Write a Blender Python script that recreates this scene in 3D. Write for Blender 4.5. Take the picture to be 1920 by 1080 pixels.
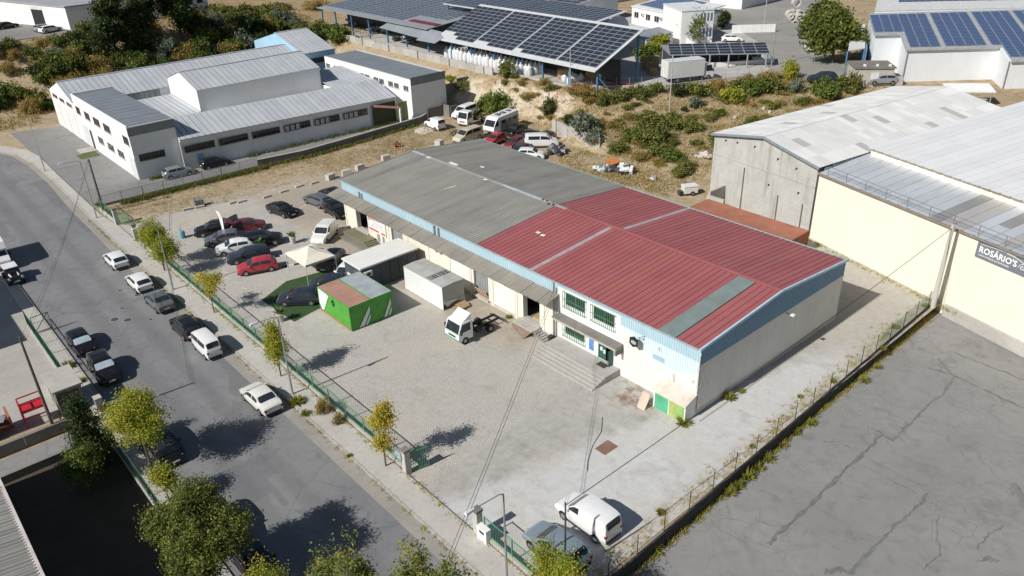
import bpy, bmesh, math, random
import numpy as np
from mathutils import Vector, Matrix

for o in list(bpy.data.objects):
    bpy.data.objects.remove(o)
scene = bpy.context.scene
COL = scene.collection
rng = random.Random(7)
nrg = np.random.default_rng(11)
PI = math.pi

# ------------------------------------------------------------------ camera
FPX = 1480.0
CR = np.array([0.74874217, -0.66223821, -0.02873526])
CU = np.array([0.33045835, 0.33534276, 0.88223722])
CF = np.array([0.57461504, 0.67006401, -0.46992742])
CP = np.array([-41.4546, -27.5417, 36.9403])
cam_d = bpy.data.cameras.new('camera')
cam = bpy.data.objects.new('camera', cam_d)
COL.objects.link(cam)
cam_d.sensor_width = 36.0
cam_d.lens = 36.0 * FPX / 1920.0
cam_d.clip_start = 0.5
cam_d.clip_end = 3000.0
cam.matrix_world = Matrix(((CR[0], CU[0], -CF[0], CP[0]), (CR[1], CU[1], -CF[1], CP[1]),
                           (CR[2], CU[2], -CF[2], CP[2]), (0, 0, 0, 1)))
scene.camera = cam

# ------------------------------------------------------------------ sky, sun, exposure
SUN_EL, SUN_AZ = math.radians(39.5), math.radians(-4.0)      # light travels towards SUN_AZ (from +x)
world = bpy.data.worlds.new('World')
scene.world = world
world.use_nodes = True
wn = world.node_tree.nodes
sky_n = wn.new('ShaderNodeTexSky')
sky_n.sky_type = 'NISHITA'
sky_n.sun_disc = False
sky_n.sun_elevation = SUN_EL
sky_n.sun_rotation = math.radians(-86.0)
sky_n.air_density = 1.0
sky_n.dust_density = 1.0
bg = wn['Background']
world.node_tree.links.new(sky_n.outputs[0], bg.inputs[0])
bg.inputs[1].default_value = 0.062
sun_d = bpy.data.lights.new('sun', 'SUN')
sun_d.energy = 5.0
sun_d.angle = math.radians(0.53)
sun_d.color = (1.0, 0.97, 0.925)
sun = bpy.data.objects.new('sun', sun_d)
COL.objects.link(sun)
sv = Vector((math.cos(SUN_EL) * math.cos(SUN_AZ), math.cos(SUN_EL) * math.sin(SUN_AZ), -math.sin(SUN_EL)))
sun.rotation_euler = sv.to_track_quat('-Z', 'Y').to_euler()
sun.location = (-60, 0, 80)
scene.view_settings.view_transform = 'Standard'
scene.view_settings.look = 'None'
scene.view_settings.exposure = -0.02
scene.view_settings.gamma = 1.0
scene.view_settings.use_curve_mapping = False

# ------------------------------------------------------------------ survey: picture point + known height -> place on the site
def at(px, py, z=0.0):
    d = CF * FPX + CR * (px - 960) + CU * (540 - py)
    p = CP + (z - CP[2]) / d[2] * d
    return Vector((p[0], p[1], z))

# ------------------------------------------------------------------ materials
class NT:
    def __init__(s, name):
        m = bpy.data.materials.new(name); m.use_nodes = True
        s.m = m; s.t = m.node_tree; s.n = s.t.nodes; s.b = s.n['Principled BSDF']
        s._pos = None
    def link(s, a, b): s.t.links.new(a, b)
    def new(s, k, **kw):
        n = s.n.new(k)
        for a, v in kw.items(): setattr(n, a, v)
        return n
    def pos(s):
        if s._pos is None:
            s._pos = s.new('ShaderNodeNewGeometry').outputs['Position']
        return s._pos
    def noise(s, scale, detail=3, rough=.55, vec=None, dist=0, out=0):
        n = s.new('ShaderNodeTexNoise'); n.inputs['Scale'].default_value = scale
        n.inputs['Detail'].default_value = detail; n.inputs['Roughness'].default_value = rough
        n.inputs['Distortion'].default_value = dist
        s.link(vec if vec is not None else s.pos(), n.inputs['Vector'])
        return n.outputs[out]
    def rng(s, v, a, b, c=0., d=1., smooth=False):
        n = s.new('ShaderNodeMapRange'); n.clamp = True
        if smooth: n.interpolation_type = 'SMOOTHSTEP'
        for i, x in zip((1, 2, 3, 4), (a, b, c, d)): n.inputs[i].default_value = x
        s.link(v, n.inputs[0]); return n.outputs[0]
    def math(s, op, a, b=None):
        n = s.new('ShaderNodeMath', operation=op)
        for i, v in enumerate((a, b)):
            if v is None: continue
            if isinstance(v, (int, float)): n.inputs[i].default_value = v
            else: s.link(v, n.inputs[i])
        return n.outputs[0]
    def mix(s, f, a, b, mode='MIX'):
        n = s.new('ShaderNodeMix', data_type='RGBA', blend_type=mode)
        for i, v in ((0, f), (6, a), (7, b)):
            if isinstance(v, (int, float)): n.inputs[i].default_value = v
            elif isinstance(v, tuple): n.inputs[i].default_value = (v + (1,))[:4]
            else: s.link(v, n.inputs[i])
        return n.outputs[2]
    def xyz(s, vec=None):
        n = s.new('ShaderNodeSeparateXYZ'); s.link(vec if vec is not None else s.pos(), n.inputs[0]); return n.outputs
    def mapping(s, vec=None, scale=(1, 1, 1), rot=(0, 0, 0)):
        n = s.new('ShaderNodeMapping'); n.inputs['Scale'].default_value = scale; n.inputs['Rotation'].default_value = rot
        s.link(vec if vec is not None else s.pos(), n.inputs[0]); return n.outputs[0]
    def voro(s, scale, feature='F1', vec=None, out=0, rand=1.0):
        n = s.new('ShaderNodeTexVoronoi', feature=feature); n.inputs['Scale'].default_value = scale
        n.inputs['Randomness'].default_value = rand
        s.link(vec if vec is not None else s.pos(), n.inputs['Vector']); return n.outputs[out]
    def color(s, c):
        if isinstance(c, tuple): s.b.inputs['Base Color'].default_value = (c + (1,))[:4]
        else: s.link(c, s.b.inputs['Base Color'])
    def rough(s, r):
        if isinstance(r, (int, float)): s.b.inputs['Roughness'].default_value = r
        else: s.link(r, s.b.inputs['Roughness'])
    def bump(s, h, strength=.3, dist=.02):
        n = s.new('ShaderNodeBump'); n.inputs['Strength'].default_value = strength; n.inputs['Distance'].default_value = dist
        s.link(h, n.inputs['Height']); s.link(n.outputs[0], s.b.inputs['Normal'])

def sc(c, k): return tuple(min(1., x * k) for x in c)
MATS = {}
def mat(name, c, rough=.8, var=.16, scale=1.5, metal=0., c2=None, fine=.08, spec=.4, coat=0., bump=0., dirt=0., dirtc=(.12, .1, .08)):
    """plain weathered surface: two scales of tone, optional dirt blotches"""
    if name in MATS: return MATS[name]
    t = NT(name)
    n1 = t.noise(scale, 4); n2 = t.noise(scale * 14, 2)
    a = sc(c, 1 - var); b = c2 if c2 else sc(c, 1 + var)
    col = t.mix(t.rng(n1, .3, .7), a, b)
    if fine: col = t.mix(fine * 2, col, t.mix(n2, sc(c, .55), sc(c, 1.35)))
    if dirt:
        d = t.rng(t.noise(scale * .6, 6, .65, dist=.6), .52, .75)
        col = t.mix(t.math('MULTIPLY', d, dirt), col, dirtc)
    t.color(col); t.rough(rough)
    t.b.inputs['Metallic'].default_value = metal
    t.b.inputs['Specular IOR Level'].default_value = spec
    if coat:
        t.b.inputs['Coat Weight'].default_value = coat; t.b.inputs['Coat Roughness'].default_value = .06
    if bump: t.bump(n2, bump, .02)
    MATS[name] = t.m
    return t.m

def paint(name, c, metal=.0, rough=.35, coat=.7):
    if name in MATS: return MATS[name]
    t = NT(name)
    dust = t.rng(t.noise(2.2, 5, .65), .35, .8, 0., .14 if max(c) > .1 else .035)
    t.color(t.mix(dust, c, (.32, .29, .25)))
    t.rough(t.rng(t.noise(3., 3), .3, .7, rough * .8, rough * 1.25))
    t.b.inputs['Metallic'].default_value = metal
    t.b.inputs['Coat Weight'].default_value = coat if max(c) > .1 else .3
    t.b.inputs['Coat Roughness'].default_value = .08
    MATS[name] = t.m
    return t.m

def glass_mat(name, c=(.012, .016, .02), rough=.06):
    if name in MATS: return MATS[name]
    t = NT(name); t.color(t.mix(t.rng(t.noise(.9, 2), .35, .65), c, sc(c, 1.9))); t.rough(rough)
    t.b.inputs['Specular IOR Level'].default_value = .6
    MATS[name] = t.m
    return t.m

# ------------------------------------------------------------------ mesh helpers
class MB:
    def __init__(s): s.v = []; s.f = []; s.m = []
    def add(s, vs, fs, m=0):
        k = len(s.v); s.v += [tuple(v) for v in vs]
        for f in fs: s.f.append(tuple(i + k for i in f)); s.m.append(m)
        return s
    def quad(s, a, b, c, d, m=0): return s.add((a, b, c, d), ((0, 1, 2, 3),), m)
    def box(s, x0, x1, y0, y1, z0, z1, m=0):
        vs = [(x, y, z) for z in (z0, z1) for y in (y0, y1) for x in (x0, x1)]
        return s.add(vs, ((0, 2, 3, 1), (4, 5, 7, 6), (0, 1, 5, 4), (2, 6, 7, 3), (0, 4, 6, 2), (1, 3, 7, 5)), m)
    def prism(s, poly, z0, z1, m=0):
        n = len(poly)
        ar = sum(poly[i][0] * poly[(i + 1) % n][1] - poly[(i + 1) % n][0] * poly[i][1] for i in range(n))
        if ar < 0: poly = poly[::-1]
        vs = [(p[0], p[1], z0) for p in poly] + [(p[0], p[1], z1) for p in poly]
        fs = [tuple(range(n))[::-1], tuple(range(n, 2 * n))] + [(i, (i + 1) % n, n + (i + 1) % n, n + i) for i in range(n)]
        return s.add(vs, fs, m)
    def extrude(s, poly, vec, m=0):
        """poly: 3-d planar outline, pushed along vec"""
        n = len(poly); v = Vector(vec); P = [Vector(p) for p in poly]
        vs = P + [p + v for p in P]
        nrm = Vector((0, 0, 0))
        for i in range(n): nrm += P[i].cross(P[(i + 1) % n])
        flip = nrm.dot(v) > 0
        fs = [tuple(range(n)), tuple(range(2 * n - 1, n - 1, -1))] + [(i, n + i, n + (i + 1) % n, (i + 1) % n) for i in range(n)]
        if flip: fs = [f[::-1] for f in fs]
        return s.add(vs, fs, m)
    def bar(s, a, b, w, h=None, m=0, up=(0, 0, 1)):
        """square bar from a to b"""
        h = h or w; a = Vector(a); b = Vector(b); d = (b - a).normalized(); u = Vector(up)
        if abs(d.dot(u)) > .98: u = Vector((1, 0, 0))
        r = d.cross(u).normalized() * (w / 2); q = r.cross(d).normalized() * (h / 2)
        vs = [a - r - q, a + r - q, a + r + q, a - r + q, b - r - q, b + r - q, b + r + q, b - r + q]
        return s.add(vs, ((0, 3, 2, 1), (4, 5, 6, 7), (0, 1, 5, 4), (1, 2, 6, 5), (2, 3, 7, 6), (3, 0, 4, 7))[::1], m)
    def cyl(s, a, b, r0, r1=None, n=10, m=0, cap=True):
        r1 = r0 if r1 is None else r1
        a = Vector(a); b = Vector(b); d = (b - a).normalized()
        u = Vector((0, 0, 1)) if abs(d.z) < .95 else Vector((1, 0, 0))
        x = d.cross(u).normalized(); y = d.cross(x).normalized()
        vs = []
        for c, r in ((a, r0), (b, r1)):
            for i in range(n):
                t = 2 * PI * i / n; vs.append(c + x * (r * math.cos(t)) + y * (r * math.sin(t)))
        fs = [(i, n + i, n + (i + 1) % n, (i + 1) % n) for i in range(n)]
        if cap: fs += [tuple(range(n)), tuple(range(2 * n - 1, n - 1, -1))]
        return s.add(vs, fs, m)
    def tube(s, pts, r, n=6, m=0):
        for a, b in zip(pts, pts[1:]): s.cyl(a, b, r, r, n, m)
        return s
    def mesh(s, name, mats, smooth=False, off=(0, 0, 0)):
        me = bpy.data.meshes.new(name)
        v = [(p[0] - off[0], p[1] - off[1], p[2] - off[2]) for p in s.v] if any(off) else s.v
        me.from_pydata(v, [], s.f)
        mats = mats if isinstance(mats, (list, tuple)) else [mats]
        for mm in mats: me.materials.append(mm)
        if len(mats) > 1: me.polygons.foreach_set('material_index', s.m)
        if smooth:
            me.polygons.foreach_set('use_smooth', [True] * len(me.polygons))
            me.set_sharp_from_angle(angle=math.radians(38))
        me.update()
        return me
    def build(s, name, mats, parent=None, loc=None, smooth=False, world=True, rz=0.):
        """world=True: the points are site coordinates; the parent's own place is taken off"""
        off = woff(parent) if (world and parent is not None) else (0, 0, 0)
        return put(name, s.mesh(name, mats, smooth, off), parent, loc, rz)

def woff(o):
    x = Vector((0, 0, 0))
    while o is not None: x += o.location; o = o.parent
    return tuple(x)
def put(name, me, parent=None, loc=None, rz=0.):
    o = bpy.data.objects.new(name, me); COL.objects.link(o)
    if loc is not None: o.location = loc
    if rz: o.rotation_euler = (0, 0, rz)
    if parent is not None: o.parent = parent
    return o
def tag(o, label=None, cat=None, group=None, kind=None):
    if label: o['label'] = label
    if cat: o['category'] = cat
    if group: o['group'] = group
    if kind: o['kind'] = kind
    return o
def thing(name, label, cat, loc=(0, 0, 0), rz=0., group=None):
    o = put(name, None, None, loc, rz); o.empty_display_size = .3
    return tag(o, label, cat, group)
def copy_tree(o, parent=None):
    c = o.copy(); COL.objects.link(c); c.parent = parent
    for ch in list(o.children): copy_tree(ch, c)
    return c
def many(name, me, parent, places):
    """alike pieces that share one mesh; places: (loc, rotz) or loc"""
    for p in places:
        if len(p) == 2: put(name, me, parent, p[0], p[1])
        else: put(name, me, parent, p)
# ------------------------------------------------------------------ terrain
FOOT = np.array([(39.5, 400), (39.5, 85), (41.5, 76), (42.2, 71), (43.4, 65), (43.2, 60), (42.4, 59.4), (40.4, 47.4), (39.6, 41), (40.5, 33), (38.5, 27), (36.5, 20), (36, 10), (36, -300)][::-1], float)
CREST = np.array([(47.6, 400), (47.6, 80), (49.6, 77), (49.8, 71.7), (50, 64), (56.6, 56.1), (61, 52), (69.4, 48.8), (78.7, 43.8), (81, 36), (84, 31), (86, 26), (88, 10), (92, -300)][::-1], float)
_nz = [(nrg.uniform(0, 6.28), nrg.uniform(0, 6.28), nrg.uniform(.15, .9), nrg.uniform(.15, .9)) for _ in range(10)]
def wob(x, y):
    s = 0
    for a, b, k, q in _nz: s = s + np.sin(k * x + a) * np.sin(q * y + b)
    return s / 4.0
def hgt(x, y):
    x = np.asarray(x, float); y = np.asarray(y, float)
    fx = np.interp(y, FOOT[:, 1], FOOT[:, 0]); cx = np.interp(y, CREST[:, 1], CREST[:, 0])
    r = np.clip((x - fx) / (cx - fx), 0, 1)
    s_ = np.clip((r - .22) / .6, 0, 1); cl = 5 * (s_ * s_ * (3 - 2 * s_)); hi = np.clip((y - 59) / 5.0, 0, 1) * np.clip((84 - y) / 3.0, 0, 1)
    zr = 5 * r ** .85 * (1 - hi) + cl * hi
    inw = np.clip((60.5 - y) / 1.5, 0, 1) * np.clip((y - 46) / 2.0, 0, 1)
    zr = np.maximum(zr, inw * 2.1 * np.clip((x - fx - .1) / .5, 0, 1))
    fy = np.interp(x, [-200, -60, -20, -9, 33, 60, 300], [175, 160, 146, 136, 135, 138, 138])
    cy = np.interp(x, [-200, -60, -20, 0, 33, 60, 300], [200, 176, 164, 158, 158, 166, 170])
    cz = np.interp(x, [-200, 20, 52, 120], [9.2, 9.2, 6.0, 5.0])
    l = np.clip((y - fy) / (cy - fy), 0, 1)
    zl = cz * (l * l * (3 - 2 * l))
    z = np.maximum(zr, zl)
    slope = np.clip(r * (1 - r) * 4, 0, 1) + np.clip(l * (1 - l) * 4, 0, 1)
    z = z + .28 * wob(x * 1.6, y * 1.6) * np.clip(slope, 0, 1)
    lot = (y < -6.02 + (x + 15) * .03) & (x < 40)
    return np.where(lot, -1.0, z - .03)
def hz(x, y): return float(hgt(x, y))
def axis(lo, hi, f0, f1, fine, mid, coarse, extra=()):
    out = [lo]; v = lo
    while v < hi:
        st = fine if f0 <= v < f1 else (mid if f0 - 70 <= v < f1 + 60 else coarse)
        v += st; out.append(v)
    return np.array(sorted(set([round(q, 3) for q in out] + list(extra))))
xs = axis(-170, 520, 34, 92, 1.0, 2.5, 14)
ys = axis(-150, 620, 24, 84, 1.0, 2.5, 14, (-6.0, -6.06))
GX, GY = np.meshgrid(xs, ys, indexing='xy')
GY = GY + .03 * (GX + 15) * np.exp(-((GY + 6.03) / 14.) ** 2) * np.exp(-(GX / 60.) ** 4)
GZ = hgt(GX, GY)
nx, ny = len(xs), len(ys)
vv = np.stack([GX, GY, GZ], -1).reshape(-1, 3)
ff = [(j * nx + i, j * nx + i + 1, (j + 1) * nx + i + 1, (j + 1) * nx + i) for j in range(ny - 1) for i in range(nx - 1)]

def soil_mat():
    t = NT('dry_soil_and_straw'); x, y, z = t.xyz()
    n1 = t.noise(.16, 5, .6); n2 = t.noise(1.1, 6, .7, dist=.4); n3 = t.noise(9, 3, .7)
    c = t.mix(t.rng(n1, .38, .62), (.37, .29, .19), (.45, .365, .255))
    c = t.mix(t.rng(n2, .42, .68), c, (.29, .22, .14))
    c = t.mix(t.rng(t.noise(.5, 5, .7), .55, .72), c, (.15, .13, .055))
    c = t.mix(t.rng(n3, .35, .75, 0, .5), c, (.44, .35, .2))
    # pale weathered granite where the bank is steep
    ge = t.new('ShaderNodeNewGeometry'); nz = t.math('ADD', t.xyz(ge.outputs['Normal'])[2], t.math('MULTIPLY', t.math('SUBTRACT', n2, .5), .25))
    steep = t.math('MULTIPLY', t.rng(nz, .86, .74), t.rng(t.noise(.3, 4), .36, .52))
    c = t.mix(steep, c, t.mix(n2, (.44, .37, .27), (.64, .57, .46)))
    # pale gravel strip beside the warehouse
    g = t.math('MULTIPLY', t.rng(t.math('ADD', y, t.math('MULTIPLY', n2, 5.)), 75.5, 71.5), t.rng(y, 66, 68))
    g = t.math('MULTIPLY', g, t.rng(t.math('ADD', x, t.math('MULTIPLY', n1, 14.)), 17, 9))
    c = t.mix(t.math('MULTIPLY', g, t.rng(n2, .35, .6)), c, (.46, .42, .36))
    c = t.mix(t.math('MULTIPLY', t.rng(t.noise(.42, 5, .7, dist=.7), .53, .66, 0, .75), t.rng(x, 33, 37)), c, (.30, .165, .075))
    c = t.mix(t.math('MULTIPLY', t.rng(t.noise(.33, 5, .7, vec=t.mapping(rot=(0, 0, .8))), .55, .68, 0, .6), t.rng(x, 34, 38)), c, (.20, .19, .075))
    up = t.rng(y, 145, 175)
    c = t.mix(t.math('MULTIPLY', up, t.rng(n1, .4, .6)), c, (.30, .20, .09))
    t.color(c); t.rough(.95); t.b.inputs['Specular IOR Level'].default_value = .15
    t.bump(t.math('ADD', n2, t.math('MULTIPLY', n3, .5)), .7, .12)
    return t.m
me = bpy.data.meshes.new('ground'); me.from_pydata(vv.tolist(), [], ff); me.materials.append(soil_mat())
me.polygons.foreach_set('use_smooth', [True] * len(me.polygons))
tag(put('ground', me), 'dry straw covered ground with pale banks and dusty soil', kind='structure')

def asphalt_mat(name, c, c2, crack=0., tar=0., tracks=None, crack_scale=.55, patchy=False):
    t = NT(name); x, y, z = t.xyz()
    n1 = t.noise(.11, 5, .6); n2 = t.noise(1.3, 5, .65); n3 = t.noise(26, 2, .8)
    col = t.mix(t.rng(n1, .35, .65), c, c2)
    col = t.mix(t.rng(n2, .45, .75, 0, .45), col, sc(c, .72))
    col = t.mix(t.rng(n3, .3, .8, 0, .42), col, sc(c2, 1.5))
    if tracks:
        for cx, w in tracks:
            d = t.math('ABSOLUTE', t.math('SUBTRACT', t.math('ADD', x, t.math('MULTIPLY', n1, 1.2)), cx + .6))
            col = t.mix(t.rng(d, w, w * .2, 0, .32, True), col, sc(c, .66))
    if patchy:
        pv = t.new('ShaderNodeTexVoronoi', feature='F1', distance='CHEBYCHEV'); pv.inputs['Scale'].default_value = .16; pv.inputs['Randomness'].default_value = .9; t.link(t.mapping(scale=(1, .45, 1)), pv.inputs['Vector'])
        col = t.mix(t.math('MULTIPLY', t.rng(t.xyz(pv.outputs['Color'])[0], .80, .82), .35), col, sc(c, .72))
        col = t.mix(t.rng(t.noise(2.4, 6, .8, vec=t.mapping(scale=(1, .3, 1))), .60, .8, 0, .5), col, sc(c, .6))
    if crack:
        wv = t.new('ShaderNodeVectorMath', operation='ADD')
        t.link(t.pos(), wv.inputs[0])
        nn = t.new('ShaderNodeTexNoise'); nn.inputs['Scale'].default_value = 1.2; nn.inputs['Detail'].default_value = 4
        t.link(t.pos(), nn.inputs['Vector'])
        k = t.new('ShaderNodeVectorMath', operation='SCALE'); k.inputs['Scale'].default_value = .55
        t.link(nn.outputs['Color'], k.inputs[0]); t.link(k.outputs[0], wv.inputs[1])
        e1 = t.voro(crack_scale, 'DISTANCE_TO_EDGE', wv.outputs[0]); e2 = t.voro(crack_scale * 3, 'DISTANCE_TO_EDGE', wv.outputs[0])
        a = t.math('MULTIPLY', t.rng(e1, .02, .004), t.rng(t.noise(.12, 4), .47, .60, .05, 1.))
        b = t.math('MULTIPLY', t.rng(e2, .028, .006), t.rng(t.noise(.17, 3, vec=t.mapping(rot=(0, 0, 1.1))), .56, .66))
        col = t.mix(t.math('MULTIPLY', t.math('MAXIMUM', a, b), crack), col, sc(c, .42))
        col = t.mix(t.rng(t.noise(.45, 6, .7, dist=1.2), .54, .74, 0, .55), col, sc(c, .6))
        col = t.mix(t.rng(t.noise(.9, 6, .75, vec=t.mapping(scale=(1, .35, 1), rot=(0, 0, .6)), dist=.8), .56, .78, 0, .6), col, sc(c, .66))
    t.color(col); t.rough(.9); t.b.inputs['Specular IOR Level'].default_value = .25
    t.bump(n3, .35, .01)
    return t.m
M_ROAD = asphalt_mat('street_asphalt', (.165, .167, .172), (.215, .214, .214), tracks=[(-25.8, 1.0), (-28.6, 1.2)], patchy=True, crack=.25, crack_scale=.22)
M_LOT = asphalt_mat('cracked_lot_asphalt', (.205, .201, .194), (.262, .256, .244), crack=.5)
M_FORE = asphalt_mat('forecourt_asphalt', (.185, .182, .175), (.24, .235, .225), crack=.35, crack_scale=.3)
M_UP = asphalt_mat('upper_road_asphalt', (.22, .215, .205), (.30, .285, .26))

def concrete_mat(name, c, c2, dirtc=(.2, .16, .11), joints=None):
    t = NT(name); x, y, z = t.xyz()
    n1 = t.noise(.3, 5, .6); n2 = t.noise(2.6, 5, .7, dist=.5); n3 = t.noise(22, 2, .7)
    col = t.mix(t.rng(n1, .35, .65), c, c2)
    col = t.mix(t.rng(n2, .5, .78, 0, .55), col, dirtc)
    col = t.mix(t.rng(n3, .3, .75, 0, .35), col, sc(c2, 1.3))
    t.color(col); t.rough(.92); t.b.inputs['Specular IOR Level'].default_value = .2; t.bump(n3, .3, .01)
    return t.m
M_PAVE = concrete_mat('pavement_concrete', (.40, .38, .34), (.475, .455, .415))
M_GUT = concrete_mat('gutter_concrete', (.255, .24, .215), (.33, .31, .275))
M_KERB = concrete_mat('kerb_concrete', (.33, .31, .28), (.42, .40, .36))
M_LEFTC = concrete_mat('left_yard_concrete', (.33, .315, .285), (.40, .38, .345))
M_CONC = concrete_mat('raw_concrete', (.36, .34, .31), (.46, .44, .40), (.17, .15, .13))
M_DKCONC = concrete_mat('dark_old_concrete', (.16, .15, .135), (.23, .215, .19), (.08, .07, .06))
M_YARD2 = concrete_mat('upper_yard_concrete', (.36, .35, .33), (.46, .45, .42))
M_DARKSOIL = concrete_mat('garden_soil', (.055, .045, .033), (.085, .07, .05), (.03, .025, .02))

def yard_mat():
    t = NT('yard_cobbles_and_grit'); x, y, z = t.xyz()
    nA = t.noise(.22, 4, .6); nB = t.noise(1.6, 6, .7, dist=.4); nC = t.noise(24, 2, .8); nD = t.noise(.7, 5, .65)
    br = t.new('ShaderNodeTexBrick'); br.inputs['Scale'].default_value = 1.0
    br.inputs['Brick Width'].default_value = .17; br.inputs['Row Height'].default_value = .15
    br.inputs['Mortar Size'].default_value = .022; br.inputs['Bias'].default_value = 0
    br.inputs['Color1'].default_value = (.44, .42, .38, 1); br.inputs['Color2'].default_value = (.58, .56, .515, 1)
    br.inputs['Mortar'].default_value = (.29, .27, .235, 1); br.offset = .5
    wob_ = t.new('ShaderNodeVectorMath', operation='ADD'); t.link(t.pos(), wob_.inputs[0])
    k = t.new('ShaderNodeVectorMath', operation='SCALE'); k.inputs['Scale'].default_value = .5
    q = t.new('ShaderNodeTexNoise'); q.inputs['Scale'].default_value = .35; t.link(t.pos(), q.inputs['Vector'])
    t.link(q.outputs['Color'], k.inputs[0]); t.link(k.outputs[0], wob_.inputs[1]); t.link(wob_.outputs[0], br.inputs['Vector'])
    cob = t.mix(t.rng(nA, .35, .66, 0, .55), br.outputs['Color'], t.mix(nB, (.40, .38, .34), (.53, .51, .465)))
    cob = t.mix(t.rng(nD, .52, .72, 0, .5), cob, (.35, .325, .275))
    def soft(v, a, b, amp=2.2, n=nD):
        return t.rng(t.math('ADD', v, t.math('MULTIPLY', t.math('SUBTRACT', n, .5), amp)), a, b, smooth=True)
    # parking ground: dusty sand coloured grit
    sand = t.mix(t.rng(nB, .35, .65), (.40, .36, .30), (.48, .44, .385))
    sand = t.mix(t.rng(nC, .3, .8, 0, .5), sand, (.54, .49, .42))
    grey = t.mix(t.rng(nB, .35, .65), (.37, .355, .325), (.44, .425, .395))
    mp = soft(y, 51, 53, 3)
    col = t.mix(mp, cob, t.mix(t.rng(nA, .42, .58), sand, grey))
    # beaten earth along the loading wall
    me_ = t.math('MULTIPLY', soft(x, -5.5, -2.5, 4), soft(y, 15.5, 17.5, 3))
    col = t.mix(t.math('MULTIPLY', me_, t.rng(nB, .3, .6, .25, .85)), col, (.33, .275, .205))
    # worn concrete apron
    conc = t.mix(t.rng(nB, .35, .7), (.36, .345, .315), (.45, .435, .40))
    conc = t.mix(t.rng(nD, .5, .7, 0, .6), conc, (.28, .255, .215))
    mc = soft(t.math('ADD', y, t.math('MULTIPLY', x, -.10)), 9.9, 9.2, 1.2)
    mc = t.math('MULTIPLY', mc, soft(x, -20.5, -18.5, 1))
    col = t.mix(mc, col, conc)
    # fine white grit of the drive
    grit = t.mix(t.rng(nB, .35, .65), (.46, .455, .44), (.55, .545, .53))
    grit = t.mix(t.rng(nC, .3, .8, 0, .4), grit, (.62, .62, .60))
    mg = soft(t.math('ADD', y, t.math('MULTIPLY', x, .22)), 2.5, .3, 3)
    mg = t.math('MULTIPLY', mg, soft(x, 21, 13, 8, nA))
    col = t.mix(mg, col, grit)
    lane = t.mix(t.rng(nB, .35, .7), (.40, .375, .325), (.475, .45, .40))
    ml = soft(x, 13, 20, 8, nA)
    col = t.mix(ml, col, lane)
    # oil spots, tyre sweeps and sunken, dirtier setts
    st = t.noise(.55, 6, .75, vec=t.mapping(scale=(1, .55, 1), rot=(0, 0, .5)), dist=1.0)
    col = t.mix(t.rng(st, .55, .72, 0, .42), col, (.25, .215, .165))
    col = t.mix(t.rng(t.noise(1.9, 5, .7), .64, .74, 0, .55), col, (.16, .145, .125))
    col = t.mix(t.rng(t.noise(.16, 4, .6, vec=t.mapping(rot=(0, 0, 2.0))), .50, .62, 0, .30), col, (.50, .42, .335))
    # rusty earth in corners
    mr = t.math('MULTIPLY', t.rng(nD, .46, .62), t.math('MULTIPLY', t.rng(t.math('ABSOLUTE', t.math('ADD', x, 1.4)), 2.2, .6), t.rng(y, 7.5, 5.5)))
    col = t.mix(t.math('MULTIPLY', mr, t.rng(y, 1.5, 3.5)), col, (.20, .115, .065))
    # thin dry weeds and dirt beside the lot fence
    mw = t.math('MULTIPLY', soft(y, -3.6, -5.2, 2.5), t.rng(nB, .42, .6))
    col = t.mix(mw, col, (.33, .255, .145))
    t.color(col); t.rough(.95); t.b.inputs['Specular IOR Level'].default_value = .2
    t.bump(t.math('ADD', nC, br.outputs['Fac']), .4, .012)
    return t.m

def sheet(name, poly, z, m, label, parent=None, kind='structure'):
    b = MB(); n = len(poly)
    ar = sum(poly[i][0] * poly[(i + 1) % n][1] - poly[(i + 1) % n][0] * poly[i][1] for i in range(n))
    if ar < 0: poly = poly[::-1]
    b.add([(p[0], p[1], z) for p in poly], (tuple(range(n)),))
    o = b.build(name, m, parent)
    if parent is None: tag(o, label, kind=kind)
    return o

KERB = [(-21.7, -90), (-21.7, 40), (-21.7, 62), (-21.5, 71.4), (-21.4, 79.5), (-21.1, 94), (-21.2, 105), (-21.9, 111), (-24, 117), (-28, 121.5), (-36, 125), (-70, 128)]
road_poly = KERB + [(-70, 100), (-45, 97), (-36, 92), (-32.9, 84), (-32.55, 70), (-32.55, -90)]
sheet('road', road_poly, 0.0, M_ROAD, 'worn grey asphalt street curving away past the factory')
gin = [(x - (.75 + (.35 if 30 < y < 80 else 0)), y) for x, y in KERB]
gut = KERB + gin[::-1]
sheet('gutter', gut, .005, M_GUT, 'pale concrete gutter strip along the street')
# pavement as a raised slab
inner = [(-19.72, -90), (-19.72, 70), (-20.2, 76), (-19.9, 96), (-19.6, 108), (-20.2, 113), (-23, 119.5), (-27.5, 124), (-36, 127.5), (-70, 130.5)]
pav = [(x + .16, y) for x, y in KERB]
o = MB().prism(pav + inner[::-1], -.1, .12).build('pavement', M_PAVE)
tag(o, 'pale concrete pavement between street and green fence', kind='structure')
kb = MB().box(-.075, .075, -.49, .49, -.1, .135).mesh('kerb_stone', M_KERB)
def along(poly, step):
    out = []; carry = 0.
    for (x0, y0), (x1, y1) in zip(poly, poly[1:]):
        d = math.hypot(x1 - x0, y1 - y0); s = carry
        while s < d:
            f = s / d; out.append((x0 + (x1 - x0) * f, y0 + (y1 - y0) * f, math.atan2(y1 - y0, x1 - x0))); s += step
        carry = s - d
    return out
for x, y, a in along([(p[0] + .08, p[1]) for p in KERB], 1.0):
    if -12 < y < 122: put('kerb_stone', kb, o, (x, y, 0), a - PI / 2)
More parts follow.
